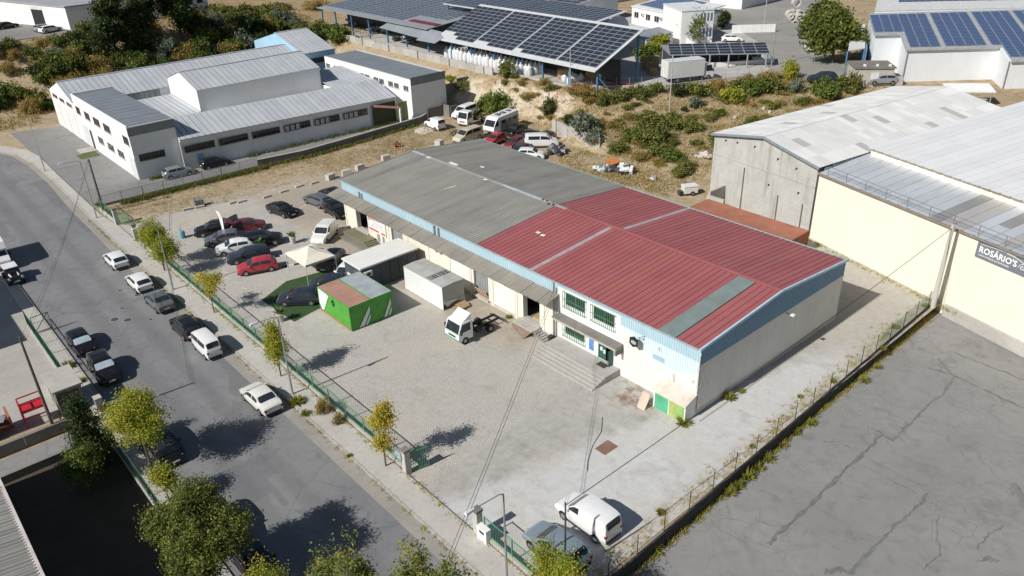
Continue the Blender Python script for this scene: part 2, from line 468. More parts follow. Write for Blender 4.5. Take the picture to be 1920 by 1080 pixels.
# the left pavement
o = MB().box(-33.7, -32.72, 31.2, 84, -.1, .12).box(-33.5, -32.72, -90, 28.6, -.1, .12).build('pavement', M_PAVE)
tag(o, 'narrow concrete pavement on the truck yard side of the street', kind='structure')
for k in range(88):
    y = -6.5 + k
    if not 28.4 < y < 31.5: put('kerb_stone', kb, o, (-32.63, y, 0))
sheet('yard', [(-19.7, -5.75), (33.5, -5.15), (35.2, 11.2), (33.2, 23), (28, 31), (21, 42), (21, 66), (-3, 67.4), (-10, 69.2), (-19.7, 70.5)], .004, yard_mat(), 'cobbled and gritty yard around the warehouse')
sheet('forecourt', [(-20.2, 79), (31.5, 79.6), (31.5, 85.5), (-11.5, 85.5), (-11.5, 124), (-19.8, 126), (-19.9, 96)], .0, M_FORE, 'grey asphalt forecourt of the white factory')
sheet('car_park', [(-18.6, -6.25), (31.6, -5.4), (30.4, -11), (22, -40), (-10, -60), (-40, -70), (-26, -12)], -.93, M_LOT, 'cracked grey asphalt of the lower car park')
sheet('truck_yard', [(-33.75, 33.9), (-33.75, 84), (-80, 84), (-80, 33.9)], -.01, M_LEFTC, 'pale concrete truck yard beyond the green gate')
sheet('driveway', [(-33.6, 28.75), (-33.6, 31.3), (-80, 31.0), (-80, 28.2)], .0, M_FORE, 'narrow grey concrete driveway beside the truck yard wall')
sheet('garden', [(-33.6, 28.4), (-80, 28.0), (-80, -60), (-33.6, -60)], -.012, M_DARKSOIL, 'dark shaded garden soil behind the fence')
# upper yard and road on the terrace
sheet('upper_yard', [(49.9, 138), (47.9, 80), (50.2, 76.9), (50.4, 64.4), (57, 56.6), (61.2, 52.6), (69.4, 49.4), (78.9, 44.4), (100, 60), (118, 82), (90, 138)], 5.02, M_YARD2, 'pale concrete yard of the solar roofed plant')
sheet('upper_road', [(78.9, 44.2), (82.5, 33), (88, 35), (99, 45), (118, 56), (160, 80), (230, 120), (215, 150), (150, 105), (118, 82), (100, 60)], 5.03, M_UP, 'light grey road climbing past the solar plant')
sheet('sand_lot', [(118, 82.2), (150, 105.2), (215, 150), (200, 220), (140, 140)], 5.04, concrete_mat('sand_lot_ground', (.42, .36, .28), (.50, .44, .35)), 'sandy open lot behind the offices')
# sealed cracks of the lower car park
tm = mat('tar_seal', (.168, .167, .166), .9, .25, 2.5)
def tarline(pts, w):
    b = MB(); P = [at(a, c, -.925) for a, c in pts]
    Q = []
    for a, c in zip(P, P[1:]):
        for i in range(6): Q.append(a.lerp(c, i / 6))
    Q.append(P[-1])
    L = []; Rr = []
    for i, p in enumerate(Q):
        d = (Q[min(i + 1, len(Q) - 1)] - Q[max(i - 1, 0)]).normalized(); n = Vector((-d.y, d.x, 0))
        ww = w * rng.uniform(.2, 1.0); j = rng.uniform(-.09, .09)
        L.append(p + n * (ww + j)); Rr.append(p - n * (ww - j))
    n = len(Q)
    b.add(L + Rr, [(i, n + i, n + i + 1, i + 1) for i in range(n - 1)])
    return b
tb = MB()
for pts, w in [([(1760, 672), (1788, 706), (1772, 736), (1740, 760), (1700, 800), (1672, 826), (1655, 812), (1625, 800)], .16),
               ([(1740, 690), (1790, 704), (1860, 738), (1920, 766)], .13), ([(1790, 660), (1850, 685), (1920, 712)], .1),
               ([(1655, 812), (1630, 838), (1605, 862), (1560, 905), (1520, 945), (1470, 990), (1440, 1020)], .17),
               ([(1740, 925), (1715, 955), (1690, 975), (1660, 1005), (1630, 1035), (1590, 1075)], .17),
               ([(1760, 965), (1755, 1000), (1762, 1040), (1730, 1070)], .06), ([(1880, 985), (1850, 1005), (1830, 1030)], .1),
               ([(1545, 830), (1570, 828), (1600, 842)], .07), ([(1660, 897), (1700, 915), (1720, 926)], .05),
               ([(1545, 1075), (1570, 1068), (1600, 1075)], .3), ([(1830, 1052), (1858, 1046), (1872, 1054)], .2), ([(1900, 905), (1918, 925)], .12)]:
    q = tarline(pts, w); zk = .0022 * (len(tb.f) % 97) / 6; tb.add([(v[0], v[1], v[2] + zk) for v in q.v], q.f)
tag(tb.build('tar_repairs', tm), 'dark tar sealed cracks across the lower car park', kind='structure')
# street covers and patches
cov = MB().cyl((0, 0, 0), (0, 0, .012), .42, .42, 18).cyl((0, 0, .012), (0, 0, .018), .33, .33, 18, 1).mesh('manhole_cover', [mat('cover_ring', (.30, .29, .27)), mat('cover_iron', (.07, .07, .07), .7)])
for i, (px, py, k) in enumerate([(215, 599, 1.1), (239, 600, 1.1), (229, 578, .6), (282, 599, .5), (258, 553, .9), (225, 545, .6)]):
    p = at(px, py); o = put('manhole_cover', cov, None, (p.x, p.y, .001)); o.scale = (k, k, 1)
    tag(o, ['pale ringed iron manhole cover in the street, paired with a twin', 'dark iron manhole cover in the street without pale ring'][i > 1] if i != 2 else 'small dark iron cover above the paired manholes', 'manhole cover', 'manhole covers in the street')
# ------------------------------------------------------------------ the red and grey roofed warehouse
WL, WW, HE, HR = 50.3, 20.5, 6.0, 6.85
def streak_mat(name, c, c2, rough=.6, metal=0., dirt=.35, dirtc=(.25, .22, .18), ax='z', sx=3.0, spec=.4, valley=0):
    """painted sheet or plaster with fine runs of dirt down the surface"""
    if name in MATS: return MATS[name]
    t = NT(name)
    s = {'z': (sx, sx, .25), 'x': (.2, sx, sx), 'y': (sx, .2, sx)}[ax]
    r = t.noise(1.0, 5, .65, vec=t.mapping(scale=s)); n1 = t.noise(.35, 3); n2 = t.noise(14, 2)
    col = t.mix(t.rng(n1, .35, .65), c, c2)
    col = t.mix(t.math('MULTIPLY', t.rng(r, .48, .78), dirt), col, dirtc)
    col = t.mix(t.rng(n2, .4, .8, 0, .12), col, dirtc)
    t.color(col); t.rough(rough); t.b.inputs['Metallic'].default_value = metal; t.b.inputs['Specular IOR Level'].default_value = spec
    if valley:
        y_ = t.xyz()[1]; w_ = t.math('ABSOLUTE', t.math('SUBTRACT', t.math('FRACT', t.math('MULTIPLY', y_, 1 / valley)), .5))
        t.color(t.mix(t.rng(w_, .1, .42, 0, .6), col, dirtc))
    MATS[name] = t.m; return t.m
M_BLUE = streak_mat('pale_blue_cladding', (.40, .56, .64), (.45, .61, .68), .5, dirt=.12)
M_BLUED = streak_mat('gable_blue_cladding', (.165, .30, .42), (.185, .325, .445), .5, dirt=.12)
M_WCLAD = streak_mat('white_cladding', (.76, .75, .69), (.80, .79, .74), .5, dirt=.15, dirtc=(.5, .46, .38))
M_CREAM = streak_mat('cream_plaster', (.72, .68, .57), (.78, .74, .63), .9, dirt=.3, dirtc=(.42, .37, .28))
M_WHITE = streak_mat('white_plaster', (.76, .755, .73), (.81, .805, .78), .9, dirt=.22, dirtc=(.45, .42, .37))
M_PLINTH = concrete_mat('plinth_concrete', (.42, .40, .36), (.5, .48, .44), (.24, .21, .17))
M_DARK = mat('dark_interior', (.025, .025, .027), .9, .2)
M_REDS = [streak_mat('red_roof_%d' % i, a, b, .5, dirt=d, dirtc=dc, ax='x', sx=2.2) for i, (a, b, d, dc) in enumerate([
    ((.33, .098, .10), (.365, .113, .113), .30, (.22, .075, .078)), ((.34, .108, .108), (.375, .122, .12), .3, (.24, .085, .088)),
    ((.315, .095, .102), (.35, .11, .116), .35, (.22, .085, .09)), ((.325, .105, .10), (.35, .12, .11), .4, (.40, .16, .10))])]
M_GREYR = [streak_mat('fibre_cement_%d' % i, a, b, .95, dirt=.55, dirtc=dc, ax='x', sx=1.5, spec=.15, valley=.356) for i, (a, b, dc) in enumerate([
    ((.37, .36, .33), (.43, .42, .385), (.19, .185, .165)), ((.345, .335, .31), (.40, .39, .36), (.18, .17, .155)), ((.39, .37, .33), (.44, .42, .38), (.215, .20, .17))])]
M_SKYL = mat('translucent_sheet', (.42, .32, .34), .5, .15, 1.2, dirt=.3)
M_SKYG = mat('green_grey_rooflight', (.20, .25, .235), .45, .12, 1.0, dirt=.3)
M_TEAL = mat('teal_eave_gutter', (.27, .47, .47), .5)
M_LBLUE = mat('blue_flashing', (.42, .58, .68), .45)
M_STEEL = mat('galvanised_steel', (.42, .43, .43), .45, metal=.5)
M_DKSTEEL = mat('dark_steel', (.08, .08, .085), .55, metal=.4)
M_GREEN = mat('green_fence_paint', (.085, .27, .14), .5, .2, dirt=.3, dirtc=(.2, .2, .12))
M_DOORG = mat('dark_green_door', (.025, .115, .085), .4)
M_GLASS = glass_mat('window_glass'); M_GREYDOOR = mat('grey_sheet_door', (.27, .285, .29), .5)
M_ASB = [streak_mat('canopy_sheet_%d' % i, a, b, .95, dirt=.6, dirtc=(.2, .18, .15), ax='x', sx=3, spec=.15) for i, (a, b) in enumerate([((.30, .275, .235), (.37, .34, .29)), ((.27, .25, .22), (.33, .31, .27))])]

wh = thing('warehouse', 'long blue and cream warehouse with half red, half grey roof', 'warehouse', (0, 0, 0))
OPEN = [(45.4, 47.8, .75, 3.3), (38.4, 40.6, .9, 3.2), (24.2, 26.4, .45, 3.1), (17.1, 19.3, .6, 3.25), (11.55, 13.9, 4.05, 5.35), (8.3, 10.7, 4.05, 5.35),
        (11.55, 13.95, 1.2, 2.15), (8.35, 10.0, .62, 2.15)]
def wavez(y):
    if y > 7.5: return 4.7
    return float(np.interp(y, [0, .8, 2, 3, 4, 5, 5.7, 6.5, 7.6], [4.0, 3.35, 3.0, 2.92, 3.05, 3.35, 3.75, 4.2, 4.7]))
def front_cols(y0, y1, step, zf, zt, out, depth=0., m=0, zb=None):
    n = max(1, round((y1 - y0) / step)); dy = (y1 - y0) / n
    for i in range(n):
        a = y0 + i * dy; b = a + dy; c = (a + b) / 2
        zs = [zf(c), zt(c)]
        spans = [(zs[0], zs[1])]
        for (oy0, oy1, oz0, oz1) in OPEN:
            if oy0 < c < oy1:
                ns = []
                for p, q in spans:
                    if oz0 > p: ns.append((p, min(q, oz0)))
                    if oz1 < q: ns.append((max(p, oz1), q))
                spans = ns
        x = -depth if i % 2 == 0 else 0.
        for p, q in spans:
            if q - p > 1e-3: out.add([(x, a, p), (x, b, p), (x, b, q), (x, a, q)], ((0, 3, 2, 1),), m)
            if depth and q - p > 1e-3: out.add([(-depth, b, p), (0, b, p), (0, b, q), (-depth, b, q)], ((0, 3, 2, 1),) if i % 2 == 0 else ((0, 1, 2, 3),), m)
lo = MB(); front_cols(14.8, WL, .1, lambda y: -.1, lambda y: 4.35, lo); lo.build('front_wall', M_CREAM, wh)
off = MB(); front_cols(7.7, 14.8, .05, lambda y: -.1, lambda y: 5.5, off); off.build('office_front', M_WHITE, wh)
b = MB(); front_cols(0, 7.7, .11, lambda y: -.1, wavez, b, .03); b.build('white_cladding', M_WCLAD, wh)
b = MB(); front_cols(0, 7.7, .11, wavez, lambda y: 4.72, b, .03); b.build('pale_swoosh', streak_mat('sky_blue_swoosh', (.60, .72, .78), (.66, .77, .82), .5, dirt=.1), wh)
b = MB(); front_cols(0, 7.7, .11, lambda y: 4.72, lambda y: HE, b, .03); front_cols(14.8, WL, .13, lambda y: 4.35, lambda y: HE, b, .03); front_cols(7.7, 14.8, .11, lambda y: 5.5, lambda y: HE, b, .03)
b.build('blue_cladding', M_BLUE, wh)
# pale blue swoosh under the band reaches the wave; gable wall
def gz(x): return HE + (HR - HE) * (1 - abs(x - WW / 2) / (WW / 2))
def gable(y, sgn, zf, zt, step=.11, depth=.03):
    b = MB(); n = round(WW / step)
    for i in range(n):
        a = WW * i / n; c = WW * (i + 1) / n; yy = y - sgn * (depth if i % 2 == 0 else 0)
        q = [(a, yy, zf(a)), (c, yy, zf(c)), (c, yy, zt(c)), (a, yy, zt(a))]
        b.add(q, ((0, 1, 2, 3),) if sgn > 0 else ((0, 3, 2, 1),))
        b.add([(c, y, zf(c)), (c, y - sgn * depth, zf(c)), (c, y - sgn * depth, zt(c)), (c, y, zt(c))], ((0, 1, 2, 3),))
    return b
gable(0, 1, lambda x: 4.55, gz).build('gable_band', M_BLUED, wh)
gable(0, 1, lambda x: .55, lambda x: 4.55).build('gable_cladding', streak_mat('gable_white_cladding', (.72, .705, .65), (.77, .755, .70), .5, dirt=.2), wh)
MB().box(-.03, WW + .03, -.02, .2, -.1, .55).build('plinth', M_PLINTH, wh)
b = MB(); b.box(WW - .02, WW, 0.05, WL, -.1, HE); b.extrude([(0, WL, -.1), (WW, WL, -.1), (WW, WL, HE), (WW / 2, WL, HR), (0, WL, HE)], (0, -.05, 0)); b.build('rear_wall', M_WHITE, wh)
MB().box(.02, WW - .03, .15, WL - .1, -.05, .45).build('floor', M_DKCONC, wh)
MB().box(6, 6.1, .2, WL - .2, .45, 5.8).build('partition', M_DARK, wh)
# roof
rd = MB()
for x0, x1, z0, z1 in ((-.1, WW / 2, HE - .02, HR - .03), (WW / 2, WW + .1, HR - .03, HE - .02)):
    rd.quad((x0, -.05, z0), (x1, -.05, z1), (x1, WL, z1), (x0, WL, z0))
deck = rd.build('roof', mat('roof_underlay', (.06, .04, .04), .9), wh)
def slope_sheet(name, prof, side, m, x0=-.2, lap=.12):
    """one roof sheet lying from eave to ridge; prof across its width"""
    b = MB(); n = len(prof)
    xe, xr = (x0, WW / 2 - lap * 0) if side < 0 else (WW - x0, WW / 2)
    za, zb_ = HE + (HR - HE) * (x0 / (WW / 2)), HR
    vs = [(xe, p, za + q) for p, q in prof] + [(xr, p, zb_ + q) for p, q in prof]
    b.add(vs, [((i, n + i, n + i + 1, i + 1) if side > 0 else (i, i + 1, n + i + 1, n + i)) for i in range(n - 1)])
    return b.mesh(name, m)
rp = [(.0, .012), (.022, .045), (.055, .045), (.077, .012), (.29, .008), (.54, .012)]
YB = 25.4; nred = 46; wr_ = YB / nred
rp = [(p * wr_ / .56, q) for p, q in rp]
reds = {(s, i): slope_sheet('roof_sheet', rp, s, M_REDS[i]) for s in (-1, 1) for i in range(4)}
skyl = {s: slope_sheet('roof_sheet', rp, s, M_SKYL) for s in (-1, 1)}
for s in (-1, 1):
    for i in range(nred):
        y = i * wr_; k = rng.choice((0, 0, 0, 1, 1, 2))
        if s < 0 and 2.2 < y + .25 < 3.95: continue
        if (s < 0 and abs(y - 10.2) < .3) or (s < 0 and abs(y - 16.9) < .3) or (s > 0 and (abs(y - 3.6) < .3 or abs(y - 11.6) < .3)): k = 3
        me_ = skyl[s] if abs(y - (17.6 if s < 0 else 16.6)) < .3 else reds[(s, k)]
        put('roof_sheet', me_, deck, (0, y, 0))
# green grey rooflight made of five lapped panes
for k in range(5):
    f0, f1 = k / 5, (k + 1) / 5 + .012; b = MB(); e = .03 + .006 * (k % 2)
    X = lambda f: -.2 + (WW / 2 + .05) * f
    Z = lambda f: HE + (HR - HE) * (X(f) / (WW / 2)) + e
    b.extrude([(X(f0), 2.28, Z(f0)), (X(f1), 2.28, Z(f1)), (X(f1), 3.9, Z(f1)), (X(f0), 3.9, Z(f0))], (0, 0, -.02)); b.build('rooflight_pane', M_SKYG, deck)
def wave_prof(w, pitch, amp, per=5):
    n = round(w / pitch) * per
    return [(w * i / n, amp * math.sin(2 * PI * i / per)) for i in range(n + 1)]
ng = 23; wg = (WL + .1 - YB) / ng
greys = {(s, i): slope_sheet('roof_sheet', [(p, q + .045) for p, q in wave_prof(wg, .178, .038)], s, M_GREYR[i]) for s in (-1, 1) for i in range(3)}
for s in (-1, 1):
    for i in range(ng): put('roof_sheet', greys[(s, rng.choice((0, 0, 1, 2)))], deck, (0, YB + .02 + i * wg, 0))
for k in range(21):     # ridge caps, red then grey
    y0 = k * WL / 21; y1 = y0 + WL / 21 + .05; e = .006 * (k % 2)
    m = M_REDS[k % 3] if y1 < YB + .6 else (mat('pale_ridge_cap', (.40, .44, .46), .7) if k in (11, 12, 13, 20) else M_GREYR[k % 3])
    b = MB(); X = WW / 2
    b.add([(X - .28, y0, HR + .035 + e), (X, y0, HR + .085 + e), (X + .28, y0, HR + .035 + e), (X - .28, y1, HR + .035 + e), (X, y1, HR + .085 + e), (X + .28, y1, HR + .035 + e)], ((0, 1, 4, 3), (1, 2, 5, 4)))
    b.build('ridge_cap', m, deck)
for (x, y, lx, ly) in ((4.8, 21.7, .35, .5), (4.9, 22.45, .35, .45), (10.7, 42.9, .4, 1.5), (12.6, 40, .3, .6), (6.2, 37.7, 1.6, .12), (10.0, 46.8, .35, .8), (9.9, 36.2, .3, .5)):
    z = gz(x) + .092
    MB().box(x - lx / 2, x + lx / 2, y - ly / 2, y + ly / 2, z, z + .02).build('roof_patch', mat('white_roof_patch', (.75, .75, .73), .7), deck)
for k in range(4):
    x = 10.05 + rng.uniform(-.3, .3); y = 25.7 + k * .55
    MB().box(x - .12, x + .12, y - .1, y + .1, HR + .09, HR + .2).build('loose_tile', mat('broken_tile', (.25, .16, .13), .9), deck)
# trims
b = MB(); b.box(WW + .12, WW + .26, -.1, WL + .1, HE - .14, HE + .035); b.build('rear_gutter', M_TEAL, wh)
b = MB(); b.box(-.3, -.21, 0, WL, HE - .1, HE + .0); b.build('eave_trim', mat('eave_trim', (.33, .40, .42), .6), wh)
b = MB()
for x0, x1 in ((-.28, WW / 2), (WW / 2, WW + .28)):
    b.extrude([(x0, -.10, gz(x0) - .14), (x1, -.10, gz(x1) - .14), (x1, -.10, gz(x1) + .075), (x0, -.10, gz(x0) + .075)], (0, .16, 0))
b.build('verge_flashing', M_LBLUE, wh)
b = MB()
for x0, x1 in ((-.28, WW / 2), (WW / 2, WW + .28)):
    b.extrude([(x0, WL + .04, gz(x0) - .1), (x1, WL + .04, gz(x1) - .1), (x1, WL + .04, gz(x1) + .1), (x0, WL + .04, gz(x0) + .1)], (0, .08, 0))
b.build('verge_flashing', mat('grey_verge', (.2, .21, .2), .8), wh)
# loading canopy of corrugated sheets on brackets
can = MB().box(-.06, 0, 14.85, WL + .6, 4.6, 4.72).build('canopy', M_STEEL, wh)
csheets = []
for m in M_ASB:
    p = wave_prof(1.06, .265, .05, 6); n = len(p)
    b = MB(); b.add([(0, a, 4.78 + q) for a, q in p] + [(-1.75, a, 4.36 + q) for a, q in p], [(i, i + 1, n + i + 1, n + i)[::-1] for i in range(n - 1)])
    b.add([(0, a, 4.765 + q) for a, q in p] + [(-1.75, a, 4.345 + q) for a, q in p], [(i, i + 1, n + i + 1, n + i) for i in range(n - 1)])
    csheets.append(b.mesh('canopy_sheet', m))
k = 0; y = 14.6
while y < WL + .2:
    put('canopy_sheet', csheets[rng.random() < .4], can, (rng.uniform(-.05, .03), y, .012 * (k % 2))); y += 1.04; k += 1
for i in range(13):
    y = 15.2 + i * 2.95
    MB().bar((-.02, y, 4.15), (-1.6, y, 4.3), .05, .06).build('bracket', M_STEEL, can)
# pilasters, dirt bands, loading doors
def slat_door(y0, y1, z0, z1, x, n, m, nm='door', par=wh):
    d = MB().box(x + .05, x + .09, y0, y1, z0, z1).build(nm, mat('door_backing', (.1, .105, .11), .7), par)
    w = (y1 - y0) / n
    for i in range(n): MB().box(x, x + .045, y0 + i * w + .015, y0 + (i + 1) * w - .015, z0 + .02, z1 - .02).build('door_leaf', m, d)
    return d
slat_door(38.45, 40.55, .92, 3.18, .18, 6, M_GREYDOOR); slat_door(24.25, 26.35, .47, 3.08, .2, 6, M_GREYDOOR)
for y0, y1, z0, z1 in OPEN[:4]:
    b = MB(); b.box(-.03, .5, y0 - .12, y0, z0 - .1, z1 + .1).box(-.03, .5, y1, y1 + .12, z0 - .1, z1 + .1).box(-.03, .5, y0, y1, z1, z1 + .12); b.build('door_surround', M_WHITE, wh)
    b = MB(); b.box(-.25, .5, y0 - .12, y1 + .12, z0 - .18, z0 - .02); b.build('door_sill', M_CONC, wh)
M_HAZ = NT('hazard_board'); sx_ = M_HAZ.xyz(); hz_ = M_HAZ.math('FRACT', M_HAZ.math('MULTIPLY', M_HAZ.math('ADD', M_HAZ.math('ABSOLUTE', M_HAZ.math('SUBTRACT', sx_[1], 25.3)), sx_[2]), 3.4))
M_HAZ.color(M_HAZ.mix(M_HAZ.rng(hz_, .48, .52), (.62, .50, .38), (.35, .09, .04))); M_HAZ.rough(.8)
b = MB(); b.extrude([(.12, 24.4, .5), (.12, 26.1, .5), (-.25, 26.1, 1.25), (-.25, 24.4, 1.25)][::1], (.03, 0, .03)); b.build('striped_board', M_HAZ.m, wh)
for y in (50.2, 48.0, 44.9, 41.2, 37.5, 33.8, 30.2, 26.9, 23.6, 20.2, 16.6):
    MB().box(-.06, -.001, y - .12, y + .12, -.1, 4.3).build('pilaster', M_CREAM, wh)
for y0, y1 in ((20.4, 23.4), (27.1, 30.0)): MB().box(-.035, -.002, y0, y1, .39, 4.0).build('sheet_panel', M_WCLAD, wh)
MB().box(-.04, -.003, 14.85, 44.8, -.1, .38).build('plinth', M_PLINTH, wh)
for y, z0, z1 in ((46.4, 4.7, 5.5), (45.9, 4.7, 5.45), (32.3, 4.8, 5.75), (31.6, 4.8, 5.7), (32.2, 2.9, 4.1), (31.5, 2.9, 4.1)):
    MB().cyl((-.14, y, z0), (-.14, y, z1), .09, .09, 10).build('vent_pipe', M_STEEL, wh)
# stored goods seen through the open bay
go = MB().box(.5, 1.2, 17.7, 18.6, .46, .78).build('crate', mat('straw_bale', (.42, .33, .17), .9)); tag(go, 'straw coloured pack inside the open loading bay of the warehouse', 'crate')
# office front: barred windows, door, ledge
def barred_window(y0, y1, z0, z1, nb):
    w = MB().box(.06, .09, y0, y1, z0, z1).build('window', M_GLASS, wh)
    fm = mat('white_window_frame', (.7, .7, .68), .5)
    b = MB(); t = .05
    b.box(-.01, .06, y0 - .02, y0 + t, z0, z1).box(-.01, .06, y1 - t, y1 + .02, z0, z1).box(-.01, .06, y0 + t, y1 - t, z1 - t, z1).box(-.01, .06, y0 + t, y1 - t, z0, z0 + t).box(.0, .06, (y0 + y1) / 2 - .03, (y0 + y1) / 2 + .03, z0 + t, z1 - t)
    b.build('frame', fm, w)
    MB().box(.1, .12, y0, y1, z0, z1).build('blind', M_GREEN if z0 > 3 else mat('window_curtain', (.35, .33, .28), .9), w)
    g = MB(); 
    for z in (z0 - .12, (z0 + z1) / 2, z1 + .05): g.bar((-.22, y0 - .1, z), (-.22, y1 + .1, z), .035)
    for y in (y0 - .1, y1 + .1):
        for z in (z0 - .1, z1 + .03): g.bar((-.22, y, z), (.0, y, z), .03)
    gr = g.build('security_grille', M_GREEN, w)
    bm_ = MB().box(-.016, .016, -.016, .016, z0 - .18, z1 + .1).mesh('grille_bar', M_GREEN)
    for i in range(nb): put('grille_bar', bm_, gr, (-.25, y0 - .08 + (y1 - y0 + .16) * i / (nb - 1), 0))
barred_window(11.55, 13.9, 4.05, 5.35, 13); barred_window(8.3, 10.7, 4.05, 5.35, 13); barred_window(11.55, 13.95, 1.2, 2.15, 13)
ld = MB().box(-.95, .0, 7.35, 14.55, 2.75, 2.98).build('ledge', M_CONC, wh); MB().box(-1.0, 0.02, 7.3, 14.6, 2.98, 3.05).build('ledge_cap', M_DKCONC, ld)
MB().box(-.9, -.05, 7.33, 7.5, 2.3, 2.75).build('ledge_cheek', M_DKCONC, ld)
d = MB().box(.03, .08, 9.2, 10.0, .62, 2.15).build('door', M_DOORG, wh)
MB().box(-.0, .05, 9.18, 9.24, .62, 2.15).box(-.0, .05, 9.97, 10.03, .62, 2.15).box(0, .05, 9.24, 9.97, 2.1, 2.17).build('frame', M_DOORG, d)
for y, z in ((9.7, 1.55), (9.35, 1.4)): MB().box(.02, .028, y - .12, y + .12, z - .17, z + .17).build('notice', mat('paper', (.8, .8, .78), .8), d)
MB().bar((-.02, 9.3, 1.0), (-.02, 9.3, 1.25), .03).build('handle', M_STEEL, d)
d2 = MB().box(-.55, -.5, 8.42, 8.46, .62, 2.1).box(-.5, .02, 8.36, 8.4, .62, 2.12).build('door', M_DOORG, wh)
MB().box(.5, 1.2, 8.5, 9.1, .5, 1.2).build('counter', mat('pale_counter', (.5, .5, .48)), wh)
sb = mat('blue_notice_board', (.06, .19, .52), .5)
sg = MB().box(-.04, .0, 10.55, 11.05, .95, 2.0).build('notice_board', sb, wh)
for k in range(4):
    for q in range(2): MB().box(-.046, -.04, 10.6 + q * .22, 10.78 + q * .22, 1.02 + k * .23, 1.2 + k * .23).build('notice', mat('blue_notice', (.14, .33, .68), .6), sg)
MB().box(-.03, 0, 7.95, 8.25, 1.55, 1.95).build('yellow_plate', mat('yellow_sign', (.72, .52, .06), .5), wh)
MB().box(-.035, -.03, 8.0, 8.2, 1.62, 1.86).build('plate_mark', mat('paper', (.8, .8, .78), .8), wh)
for y, r in ((14.95, .055), (15.25, .06)): MB().cyl((-.12, y, 0), (-.12, y, 5.9 if r > .055 else 5.3), r, r, 8).build('downpipe', M_STEEL, wh)
MB().cyl((-.1, .02, .1), (-.1, .02, 5.4), .06, .06, 8).cyl((-.1, .02, 2.6), (-.1, .02, 2.75), .09, .09, 8).cyl((-.1, .02, 4.2), (-.1, .02, 4.35), .09, .09, 8).build('downpipe', mat('pale_downpipe', (.55, .52, .5), .5), wh)
MB().tube([(-.06, 2.25, 2.75), (-.06, 2.25, 1.5), (-.06, 2.1, 1.5), (-.06, 2.1, 2.7)], .02).build('conduit', M_STEEL, wh)
MB().tube([(-.05, .4, 3.0), (-.05, .55, 2.9), (-.05, .4, 2.75)], .015).build('cable_hook', M_DKSTEEL, wh)
MB().box(-.05, 0, 3.2, 4.3, 3.2, 3.6).build('faded_panel', mat('faded_blue_panel', (.33, .47, .56), .6), wh)
b = MB().bar((11.4, -.02, 4.4), (11.4, -.45, 4.4), .05); b.build('lamp_bracket', M_DKSTEEL, wh)
MB().box(11.28, 11.62, -.75, -.42, 4.34, 4.44).build('wall_lamp', mat('lamp_white', (.75, .75, .75), .4), wh)
# projecting hexagonal sign
sgn = MB().bar((0, 5.2, 4.75), (-.6, 5.45, 4.75), .03).bar((0, 5.2, 4.45), (-.55, 5.42, 4.72), .025).build('sign_bracket', M_DKSTEEL, wh)
hx = [(.0, .48), (.4, .28), (.42, -.26), (.02, -.5), (-.4, -.28), (-.42, .26)]
MB().extrude([(-.62, 5.75 + a * .95, 4.3 + c * .95) for a, c in hx], (-.12, 0, 0)).build('hexagon_sign', mat('black_sign', (.02, .02, .022), .4), sgn)
MB().extrude([(-.742, 5.72 + a * .62, 4.28 + c * .36) for a, c in hx], (-.01, 0, 0)).build('sign_face', mat('sign_grey_oval', (.45, .46, .47), .5), sgn)
MB().bar((0, 3.7, 4.35), (-.35, 3.6, 4.55), .03).bar((-.35, 3.6, 4.55), (-.3, 3.5, 4.3), .03).build('lamp_bracket', M_DKSTEEL, wh)
# large banner by the far loading bay
ban = MB().box(-.1, -.07, 41.65, 45.1, 1.35, 3.3).build('banner', mat('banner_white', (.74, .73, .71), .6), wh)
om = mat('banner_orange', (.72, .20, .06), .6); rm = mat('banner_red', (.6, .08, .06), .6); gm = mat('banner_grey', (.42, .43, .46), .6)
MB().extrude([(-.104, 45.1, 2.5), (-.104, 44.0, 2.9), (-.104, 42.4, 3.3), (-.104, 45.1, 3.3)], (-.004, 0, 0)).build('stripe', om, ban)
MB().extrude([(-.106, 45.1, 2.62), (-.106, 41.7, 3.0), (-.106, 41.7, 3.12), (-.106, 45.1, 2.8)], (-.004, 0, 0)).build('stripe', gm, ban)
for a, c in ((43.1, 45.0), (41.8, 42.6)): MB().box(-.106, -.1, a, c, 1.5, 1.72).build('lettering_strip', rm, ban)
for k in range(3): MB().box(-.106, -.1, 42.0 + .1 * k, 44.6 - .3 * k, 2.0 + .22 * k, 2.08 + .22 * k).build('lettering_strip', gm, ban)
for y0, y1 in ((43.1, 43.7), (42.2, 42.6)): MB().box(-.02, .0, y0, y1, -.05, 1.25).build('hatch', M_GREYDOOR, wh)

# entrance steps
st = thing('entrance_steps', 'wide concrete entrance steps below the green office door', 'steps', (-1.7, 11, 0))
M_STEP = [concrete_mat('step_concrete_%d' % i, (.33 + .03 * i, .32 + .03 * i, .29 + .03 * i), (.42 + .03 * i, .41 + .03 * i, .38 + .03 * i)) for i in range(2)]
MB().box(-1.9, -.02, 7.55, 14.7, -.05, .60).build('landing', M_STEP[0], st)
for k in range(4):
    x1 = -1.9 - .36 * k; MB().box(x1 - .36, x1, 7.55, 14.75, -.05, .48 - .12 * k).build('step', M_STEP[0], st)
    MB().box(x1 - .37, x1 - .30, 7.54, 14.76, .48 - .12 * k + .002, .48 - .12 * k + .012).build('nosing', M_STEP[1], st)
MB().box(-.95, -.35, 8.5, 9.4, .605, .625).build('door_mat', mat('door_mat', (.05, .05, .05), .95), st)
